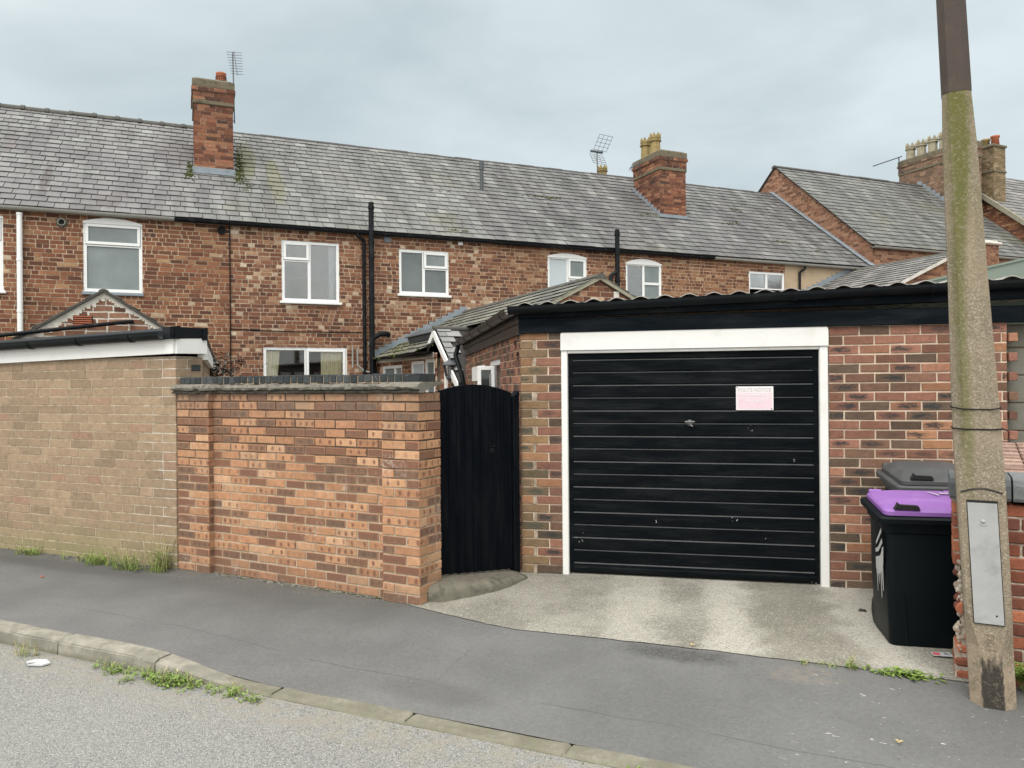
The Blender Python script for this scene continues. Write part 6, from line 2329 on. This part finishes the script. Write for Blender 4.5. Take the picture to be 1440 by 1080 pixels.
tube(mb, [FP.p(LEAN*5.55, 5.5, 0), FP.p(LEAN*6, 5.95, .02), FP.p(LEAN*6, 6.15, .25), FP.p(LEAN*6, 6.18, .6)], .03, 10)
fbox(mb, FP, LEAN*6-.09, LEAN*6+.09, 6.12, 6.26, .55, 1.05, bev=.04)
mb.build('lamp_head', MT['lead'], lp)

# ------------------------------------------------------------------ wheelie bins
def make_bin(o, label, wb, wt, db, dt, hr, hl, lid, hinge_h):
    """o: front left bottom corner; body flares from wb x db to wt x dt"""
    root = thing('wheelie_bin', label, 'bin', o, 'wheelie bins beside the garage')
    F = Fr(o, GU, Z, GN)
    cx, cy = wb/2, -db/2

    def rr(hw, hd, z, r=.045, n=4, tilt=0.0, sc=0.0):
        out = []
        for (sx, sy, a0) in ((1, 1, 0), (-1, 1, 90), (-1, -1, 180), (1, -1, 270)):
            for k in range(n+1):
                an = math.radians(a0+90*k/n)
                x, y = sx*(hw-r)+r*math.cos(an), sy*(hd-r)+r*math.sin(an)
                out.append(F.p(cx+x, z-tilt*(y+hd)/(2*hd), cy+y+sc))
        return out

    def loft(mb, rings, caps=(True, True), mi=0, sm=True):
        n = len(rings[0])
        pts = [p for r in rings for p in r]
        fs = []
        for i in range(len(rings)-1):
            for k in range(n):
                k2 = (k+1) % n
                fs.append((i*n+k, i*n+k2, (i+1)*n+k2, (i+1)*n+k))
        mb.add(pts, fs, mi=mi, sm=sm)
        if caps[0]: mb.add(rings[0], [tuple(reversed(range(n)))], mi=mi)
        if caps[1]: mb.add(rings[-1], [tuple(range(n))], mi=mi)

    tl = hinge_h-hr                              # rim falls from the hinge to the front
    mb = MB()
    H = hr-.06
    loft(mb, [rr(wb/2-.012, db/2-.012, .0), rr(wb/2, db/2, .02), rr(wb/2+(wt-wb)/2*.5, db/2+(dt-db)/2*.5, H*.5), rr(wt/2-.012, dt/2-.012, H*.985)], (True, False))
    # stiffening panel lines on front and flank
    for x in (-.31, .31):
        k0, k1 = wb*x+cx, wt*x+cx
        tube(mb, [F.p(k0, .03, .0), F.p(k1, H*.45, (dt-db)/4-.002)], [.010, .003], 6)
    mb.build('body', MT['bin'], root)
    mb = MB()
    a_, b_ = wt/2+.03, dt/2+.03
    z0 = hr+tl
    loft(mb, [rr(wt/2-.014, dt/2-.014, z0-.115, tilt=tl), rr(wt/2+.004, dt/2+.004, z0-.105, tilt=tl), rr(wt/2+.012, dt/2+.012, z0-.045, tilt=tl), rr(a_+.012, b_+.012, z0-.04, tilt=tl), rr(a_+.014, b_+.014, z0-.012, tilt=tl), rr(a_, b_, z0, tilt=tl), rr(a_-.05, b_-.05, z0, tilt=tl)], (False, False), sm=False)
    tube(mb, [F.p(cx-wt*.42, hinge_h+.02, -db-(dt-db)/2-.035), F.p(cx+wt*.42, hinge_h+.02, -db-(dt-db)/2-.035)], .018, 10)
    mb.build('rim', MT['bin'] if lid == 'purple' else MT['bin_grey'], root)
    mb = MB()
    la, lb = a_-.022, b_-.020
    rise = hl-hinge_h
    # lid: raised plateau behind, sloping lip in front
    r0 = rr(la, lb, z0+.006, .05, tilt=tl)
    r1 = rr(la, lb, z0+.030, .05, tilt=tl)
    r2 = rr(la-.012, lb-.014, z0+.042, .06, tilt=tl)
    r3 = rr(la-.055, lb-.085, z0+rise*.86, .08, tilt=tl*.8, sc=-.045)
    r4 = rr(la-.085, lb-.125, z0+rise*.97, .09, tilt=tl*.7, sc=-.05)
    r5 = rr(la*.45, lb*.45, z0+rise, .09, tilt=tl*.4, sc=-.05)
    loft(mb, [r0, r1, r2, r3, r4, r5], (True, True), sm=False)
    for sx in (-1, 1):
        tube(mb, [F.p(cx+sx*wt*.40-.04, hinge_h+.035, -db-(dt-db)/2-.025), F.p(cx+sx*wt*.40+.04, hinge_h+.035, -db-(dt-db)/2-.025)], .020, 10)
    lido = mb.build('lid', MT['purple'] if lid == 'purple' else MT['bin_grey'], root)
    mb = MB()                                   # dark hand slots under the lip
    yl = cy+lb
    for (x0, x1) in ((cx-la+.07, cx-la+.20), (cx+la-.20, cx+la-.07)):
        prism(mb, Fr(F.p(0, 0, yl-.045), F.u, Z, F.w), [(x0-.01, hr+.046), (x1+.012, hr+.044), (x1, hr+.070), (x0+.02, hr+.074), (x0+.012, hr+.088), (x0+.005, hr+.07)], 0, .047)
    mb.build('hand_slot', MT['dark_gap'], lido)
    for sx in (-1, 1):
        mb = MB()
        f = Fr(F.p(cx+sx*wb*.44, .10, -db-.02), Z, F.u, F.w)
        lathe(mb, f, [(0, -.02), (.06, -.02), (.095, -.022), (.1, -.015), (.1, .015), (.095, .022), (.06, .02), (0, .02)], 20)
        mb.build('wheel', MT['black_plastic'], root)
    return root, F, lido


b1, FB, lid1 = make_bin(V((2.420, 4.955, 0.0)), 'black wheelie bin with a purple lid and white paint streaks on its side', .54, .60, .45, .53, .845, .955, 'purple', .89)
make_bin(V((2.86, 5.575, 0.0)), 'black wheelie bin with a faded grey lid behind the purple lidded one', .46, .54, .56, .62, .955, 1.085, 'grey', 1.0)
# white paint daubed on the left flank, dripping
mb = MB()
FLK = Fr(FB.p(-.013, 0, 0), -FB.w, Z, -FB.u)


def flank(u, z): return FB.p(-.0375*(z/.8)-.0045, z, -u-.02+.04*(z/.8))


def daub(poly): mb.add([flank(u, z) for u, z in poly], [tuple(range(len(poly)))])


daub([(.05, .73), (.21, .62), (.22, .635), (.06, .755)])
daub([(.04, .66), (.16, .58), (.24, .56), (.24, .585), (.16, .61), (.05, .69)])
daub([(.02, .64), (.04, .52), (.10, .45), (.20, .42), (.25, .45), (.24, .53), (.17, .545), (.10, .57), (.05, .63)])
daub([(.05, .50), (.06, .34), (.075, .335), (.085, .48)])
daub([(.10, .46), (.112, .28), (.125, .28), (.13, .46)])
daub([(.16, .44), (.168, .36), (.178, .36), (.19, .44)])
daub([(.21, .44), (.216, .30), (.226, .30), (.235, .45)])
mb.build('paint_streaks', MT['white_drip'], b1)
mb = MB()
zt = .957
def lidp(x, y, dz=.0): return FB.p(x, zt+dz, y)
mb.add([lidp(.315, -.34), lidp(.325, -.34), lidp(.365, -.22, -.004), lidp(.345, -.22, -.004)], [(0, 1, 2, 3)])
for (x, w_) in ((.375, .018), (.400, .018), (.424, .018)):
    mb.add([lidp(x, -.31), lidp(x+w_, -.31), lidp(x+w_+.006, -.26, -.001), lidp(x+.006, -.26, -.001)], [(0, 1, 2, 3)])
mb.build('lid_mark', MT['white_drip'], lid1)

# ------------------------------------------------------------------ aerials
def aerial(label, build, loc):
    root = thing('tv_aerial', label, 'aerial', loc, 'television aerials on the chimneys')
    build(root)


def yagi(mb, c, axis, cross, L, n, w0, w1, r=.006):
    axis, cross = V(axis).normalized(), V(cross).normalized()
    c = V(c)
    tube(mb, [c-axis*L/2, c+axis*L/2], r*1.5, 6)
    for i in range(n):
        t = -L/2+L*(i+.5)/n
        w = w0+(w1-w0)*i/(n-1)
        tube(mb, [c+axis*t-cross*w/2, c+axis*t+cross*w/2], r, 5)


def a1(root):
    b = FH.p(4.10, 7.72, -2.4)
    t = FH.p(4.07, 9.34, -2.4)
    m = MB(); tube(m, [b, t], .014, 8); m.build('mast', MT['alu'], root)
    m = MB()
    ax = (FH.u*.10-Z*1.0+NO*.25).normalized()
    yagi(m, t+ax*.28+E_*.03, ax, (E_-ax*E_.dot(ax)), .62, 9, .34, .26)
    m.build('array', MT['alu'], root)
    m = MB()
    tube(m, [b+Z*.05, b+Z*.05-E_*.10], .012, 6); tube(m, [b+Z*.35, b+Z*.35-E_*.10], .012, 6)
    m.build('bracket', MT['alu'], root)


aerial('tall thin comb shaped aerial beside the left chimney', a1, FH.p(4.1, 7.7, -2.4))


def a2(root):
    b, t = FH.p(15.02, 7.8, -5.0), FH.p(15.0, 9.02, -5.0)
    m = MB(); tube(m, [b, t], .016, 8); m.build('mast', MT['alu'], root)
    m = MB()
    for (z0, tilt) in ((9.08, .10), (8.66, -.06)):
        for i in range(5):
            z = z0+.35*i/4
            tube(m, [FH.p(14.86, z+.02, -5+tilt*i), FH.p(15.36, z-.02, -5+tilt*i)], .007, 5)
        for u in (14.88, 15.03, 15.19, 15.34):
            tube(m, [FH.p(u, z0, -5), FH.p(u, z0+.35, -5+tilt*4)], .006, 5)
    m.build('reflector', MT['alu'], root)
    m = MB()
    yagi(m, FH.p(14.82, 8.92, -4.7), (E_*-.75+NO*.5-Z*.16), (Z*.9+E_*.2), .85, 11, .10, .08, .012)
    m.build('boom', MT['black_plastic'], root)


aerial('grid reflector aerial standing behind the middle of the terrace roof', a2, FH.p(15.02, 7.8, -5.0))


def a3(root):
    b = FH.p(15.08, 7.95, -2.5)
    m = MB(); tube(m, [FH.p(15.1, 7.72, -2.5), FH.p(14.98, 7.74, -2.5), FH.p(14.95, 8.05, -2.5)], .014, 6); m.build('mast', MT['alu'], root)
    m = MB(); yagi(m, FH.p(14.72, 7.86, -2.3), (E_*-.8+NO*.4-Z*.42), (E_*.4+Z*.7), .75, 8, .05, .22, .008); m.build('array', MT['alu'], root)


aerial('small slanting aerial on the left side of the chimney with buff pots', a3, FH.p(15.08, 7.7, -2.5))


def a4(root):
    m = MB(); tube(m, [FH.p(27.82, 9.55, -4.5), FH.p(27.70, 9.57, -4.55), FH.p(27.68, 10.12, -4.6)], .022, 6); m.build('mast', MT['alu'], root)
    m = MB(); yagi(m, FH.p(27.05, 9.90, -4.55), (E_*.96+Z*.34), NO, 1.55, 14, .12, .10, .014); m.build('array', MT['alu'], root)


aerial('long thin boom aerial on the chimney left of the lamp post', a4, FH.p(27.8, 9.5, -4.5))

# ------------------------------------------------------------------ plants
def blade(mb, p, d, L, w, bend, rng, mi=0):
    """one arched grass blade"""
    d = V(d).normalized()
    side = d.cross(Z)
    if side.length < .1: side = V((1, 0, 0))
    side.normalize()
    pts, n = [], 4
    for i in range(n+1):
        t = i/n
        q = p+Z*(L*t*(1-.35*bend*t))+d*(L*bend*t*t)
        hw = w*(1-t)**.7/2
        pts += [q-side*hw, q+side*hw]
    mb.add(pts, [(2*i, 2*i+1, 2*i+3, 2*i+2) for i in range(n)], rc(rng), mi, True)


def leaf(mb, p, d, L, w, rng, mi=0, up=.4):
    d = V(d).normalized()
    side = d.cross(Z).normalized()
    tip = p+d*L+Z*(L*up)
    midp = p+d*L*.5+Z*(L*up*.75)
    dz = Z*(w*.18)
    pts = [p, midp-side*w/2+dz, tip, midp+side*w/2+dz, midp]
    mb.add(pts, [(0, 4, 1), (1, 4, 2), (2, 4, 3), (3, 4, 0)], rc(rng), mi, False)


def weed(name, label, s, r, spread, grass=0, leaves=0, stems=0, hgt=.12, seed=1, lsize=.035, group='weeds along the wall and kerb', loc=None, along=SDIR, flat=.5, dry=0):
    rng = random.Random(seed)
    base = loc if loc is not None else gpt(s, r, gz(s, r) if r > 0 else ROADZ)
    mb = MB()
    across = V((-along[1], along[0], 0))
    def spot():
        q = base+along*rng.gauss(0, spread[0])+across*rng.gauss(0, spread[1])
        return V((q.x, q.y, base.z-.004))
    tufts = [spot() for _ in range(max(3, int((grass+leaves)/14)))]
    for i in range(grass):
        p = tufts[i % len(tufts)]+V((rng.gauss(0, .012), rng.gauss(0, .012), 0))
        a = rng.uniform(0, 6.283)
        blade(mb, p, (math.cos(a), math.sin(a), 0), hgt*rng.uniform(.35, 1.1), rng.uniform(.003, .007), rng.uniform(.3, 1.2), rng, 1 if rng.random() > dry else 2)
    for i in range(leaves):
        p = tufts[i % len(tufts)]+V((rng.gauss(0, .02), rng.gauss(0, .02), rng.random()**1.6*hgt*.8))
        a = rng.uniform(0, 6.283)
        leaf(mb, p, (math.cos(a), math.sin(a), 0), lsize*rng.uniform(.5, 1.4), lsize*rng.uniform(.28, .5), rng, 0, rng.uniform(-.2, flat))
    for i in range(stems):
        p = tufts[i % len(tufts)]
        a = rng.uniform(0, 6.283)
        tip = p+V((math.cos(a)*hgt*.25, math.sin(a)*hgt*.25, hgt*rng.uniform(.8, 1.5)))
        tube(mb, [p, (p+tip)/2+V((rng.gauss(0, .01), rng.gauss(0, .01), 0)), tip], .0022, 4, 2, rc(rng))
        for k in range(9):
            t = rng.uniform(.25, 1)
            q = p+(tip-p)*t
            a2_ = rng.uniform(0, 6.283)
            leaf(mb, q, (math.cos(a2_), math.sin(a2_), 0), lsize*.7, lsize*.2, rng, 0 if rng.random() < .55 else 2, .6)
    o = mb.build(name, [MT['leaf'], MT['grass'], MT['drygrass']], loc=base)
    setp(o, label, 'weed', group)
    return o


weed('grass_tuft', 'small pale grass tuft at the foot of the tan wall far left', -2.04, 1.56, (.10, .025), 150, 70, 4, .10, 1, dry=.25)
weed('grass_tuft', 'wide flat clump of green grass at the foot of the tan wall', -.92, 1.55, (.15, .03), 330, 60, 3, .15, 2, dry=.12)
weed('weed_clump', 'bushy leafy weed at the foot of the tan wall beside the grass clump', -.50, 1.52, (.10, .04), 40, 420, 12, .17, 3, .03)
weed('weed_clump', 'tall weed with dry stems in the corner against the orange brick wall', -.18, 1.57, (.06, .045), 50, 420, 26, .23, 4, .03)
weed('weed_clump', 'little weed with dry bits under the kerb at the far left', .60, -.19, (.07, .02), 40, 60, 7, .07, 5, .022, dry=.5)
weed('grass_tuft', 'short grassy weed under the second kerbstone joint', 1.42, -.185, (.09, .02), 90, 130, 2, .06, 6, .028)
weed('weed_clump', 'largest clump of green weeds in the gutter where the kerb drops', 1.92, -.19, (.15, .035), 120, 420, 6, .075, 7, .034)
weed('weed_clump', 'low spreading weed at the start of the dropped kerb', 2.36, -.19, (.09, .022), 30, 150, 2, .05, 8, .03)
weed('weed_clump', 'tiny rosette weed at the right end of the kerb weeds', 2.575, -.20, (.035, .015), 10, 60, 0, .045, 9, .03)
weed('weed_clump', 'low green weed on the dropped kerb at the bottom of the photo', 4.88, -.17, (.10, .02), 50, 170, 0, .035, 10, .03)
weed('weed_clump', 'faint mossy weed at the edge of the concrete drive', 5.55, 1.375, (.07, .02), 60, 70, 0, .035, 11, .018, dry=.3)
weed('grass_tuft', 'single upright sprig growing at the edge of the drive', 5.74, 1.385, (.012, .008), 26, 26, 2, .075, 12, .026)
weed('weed_clump', 'flat fleshy green weed at the edge of the drive near the lamp post', 6.00, 1.385, (.10, .018), 20, 190, 0, .035, 13, .05, flat=.25)
# fern-like plant at the foot of the low wall
rng = random.Random(77)
mb = MB()
base = FL.p(.42, .0, .07)
for i in range(30):
    p = base+WU*rng.gauss(0, .09)+V((0, 0, rng.random()*.02))
    a = rng.uniform(0, 6.283)
    d = V((math.cos(a)-.3, math.sin(a)-.5, 0)).normalized()
    L = rng.uniform(.08, .24)
    mid = p+Z*L*.7+d*L*.35
    tip = p+Z*L*.75+d*L*.9
    tube(mb, [p, mid, tip], .002, 4, 0, rc(rng))
    for k in range(11):
        t = .25+.75*k/10
        q = (p*(1-t)**2+mid*2*t*(1-t)+tip*t*t)
        for sg in (-1, 1):
            leaf(mb, q, d.cross(Z)*sg+d*.4, .045*(1.15-t), .02, rng, 0, .15)
setp(mb.build('fern', MT['leaf'], loc=base), 'green fern growing at the foot of the low wall right of the lamp post', 'plant')
# dark evergreen with pale flowers behind the tan garage
rng = random.Random(78)
sb = V((-4.30, 11.2, 0))
mb = MB()
for i in range(900):
    q = sb+V((rng.gauss(0, .16), rng.gauss(0, .25), 1.55+rng.random()*.66-.10*abs(rng.gauss(0, 1))))
    a = rng.uniform(0, 6.283)
    leaf(mb, q, (math.cos(a), math.sin(a), 0), rng.uniform(.05, .11), rng.uniform(.03, .06), rng, 0, rng.uniform(-.6, .6))
for i in range(46):
    q = sb+V((rng.gauss(-.05, .14), rng.gauss(-.2, .12), 1.86+rng.random()*.28))
    a = rng.uniform(0, 6.283)
    leaf(mb, q, (math.cos(a), math.sin(a), 0), .07, .05, rng, 1, rng.uniform(-.6, .6))
for i in range(7):
    tube(mb, [sb+V((rng.gauss(0, .03), rng.gauss(0, .03), 0)), sb+V((rng.gauss(0, .1), rng.gauss(0, .15), 1.5))], .012, 5, 0, (.2, .2, .2))
setp(mb.build('shrub', [MT['darkleaf'], MT['paleleaf']], loc=sb), 'dark evergreen shrub with pale blooms behind the corner of the tan garage', 'shrub')

# ------------------------------------------------------------------ litter and grit
mb = MB()
fp = Fr(gpt(.865, -.29, ROADZ+.012), SDIR, RDIR, Z)
prism(mb, fp, [(-.085, -.03), (-.02, -.062), (.075, -.03), (.085, .02), (.0, .05), (-.07, .02)], -.006, .004)
mb.add([fp.p(-.085, -.03, .004), fp.p(-.02, -.062, .012), fp.p(.0, -.02, .006)], [(0, 1, 2)])
setp(mb.build('card', MT['paper'], loc=fp.o), 'flattened pale grey card lying in the road by the kerb', 'litter')
mb = MB()
fp = Fr(gpt(6.235, 1.80, .018), GU, -GN, Z)
prism(mb, fp, [(-.055, -.03), (.06, -.035), (.055, .04), (-.05, .03)], .0, .004, 0)
prism(mb, fp, [(-.05, -.025), (-.01, -.028), (-.005, .02), (-.045, .02)], .0041, .0055, 1)
prism(mb, fp, [(.015, -.01), (.045, -.02), (.04, .02), (.02, .025)], .0041, .0055, 2)
setp(mb.build('wrapper', [MT['paper'], MT['redpaper'], MT['lead']], loc=fp.o), 'crumpled white and red wrapper beside the purple lidded bin', 'litter')
mb = MB()
bl = gpt(5.79, 2.66, .01)
blobs(mb, Fr(bl, SDIR, RDIR, Z), [(0, 0, .008, .008, 5, .022)], 3)
setp(mb.build('lump', MT['soot'], loc=bl), 'small black lump lying on the concrete drive', 'litter')
for nm, lab, (s_, r_), c_ in (('fallen_leaf', 'yellow dry leaf at the drive edge below the garage door', (4.79, 1.40), 'dry'), ('brick_chip', 'orange brick chip on the pavement at the far left', (-.95, .97), 'terracotta'), ('fallen_leaf', 'orange leaf on the pavement near the lamp post', (5.95, .55), 'dry')):
    mb = MB()
    b_ = gpt(s_, r_, gz(s_, r_)+.012)
    rng = random.Random(int(s_*100))
    if nm == 'brick_chip':
        blobs(mb, Fr(b_-Z*.004, SDIR, RDIR, Z), [(0, 0, .004, .004, 3, .018)], 4)
    else:
        for k in range(3):
            a = k*2.1
            leaf(mb, b_, (math.cos(a), math.sin(a), 0), .022, .014, rng, 0, .15)
    setp(mb.build(nm, MT[c_], loc=b_), lab, 'litter' if nm == 'brick_chip' else 'leaf')
# earth and crumbled mortar gathered at the wall foot
mb = MB()
rng = random.Random(101)
for i in range(420):
    t = rng.random()
    if i < 260: q = FW.p(.42+2.0*t, 0, RB+.012+abs(rng.gauss(0, .030)))
    elif i < 340: q = FT.p(2.5*t, 0, .012+abs(rng.gauss(0, .022)))
    else: q = FG.p(2.22+1.2*t if i % 2 else -.40+.35*t, 0, .012+abs(rng.gauss(0, .016)))
    q = V((q.x, q.y, .002))
    k = rng.uniform(.004, .013)
    pts = [q+V((k*math.cos(a)*rng.uniform(.6, 1.3), k*math.sin(a)*rng.uniform(.6, 1.3), 0)) for a in (0, 1.25, 2.5, 3.8, 5.0)]+[q+V((0, 0, k*rng.uniform(.3, .8)))]
    mb.add(pts, [(n_, (n_+1) % 5, 5) for n_ in range(5)], rc(rng), 0 if rng.random() < .7 else 1)
setp(mb.build('soil_crumbs', [MT['kerb'], MT['moss']], loc=FW.p(1.4)), 'crumbled mortar and mossy soil along the foot of the walls', 'soil', kind='stuff')
# loose grit: too many pieces to count
mb = MB()
rng = random.Random(99)
for i in range(520):
    u_ = rng.random()
    if u_ < .45: s_, r_ = rng.uniform(-3, 6.8), -.13-abs(rng.gauss(0, .10))
    elif u_ < .65: s_, r_ = rng.uniform(-.05, 2.9), 1.50-abs(rng.gauss(0, .06))-.02*rng.random()
    elif u_ < .85: s_, r_ = rng.uniform(4.9, 6.9), rng.uniform(.3, 1.35)
    else: s_, r_ = rng.uniform(-3, 6), rng.uniform(.1, 1.4)
    z_ = (gz(s_, r_)+.003) if r_ > 0 else ROADZ+.004
    q = gpt(s_, r_, z_)
    k = rng.uniform(.002, .006)
    pts = [q+V((k*math.cos(a), k*math.sin(a), 0)) for a in (0, 1.5, 3.1, 4.6)]+[q+V((0, 0, k*.9))]
    mb.add(pts, [(0, 1, 4), (1, 2, 4), (2, 3, 4), (3, 0, 4)], rc(rng))
setp(mb.build('loose_grit', MT['kerb']), 'pale loose grit scattered along gutter and pavement', 'grit', kind='stuff')
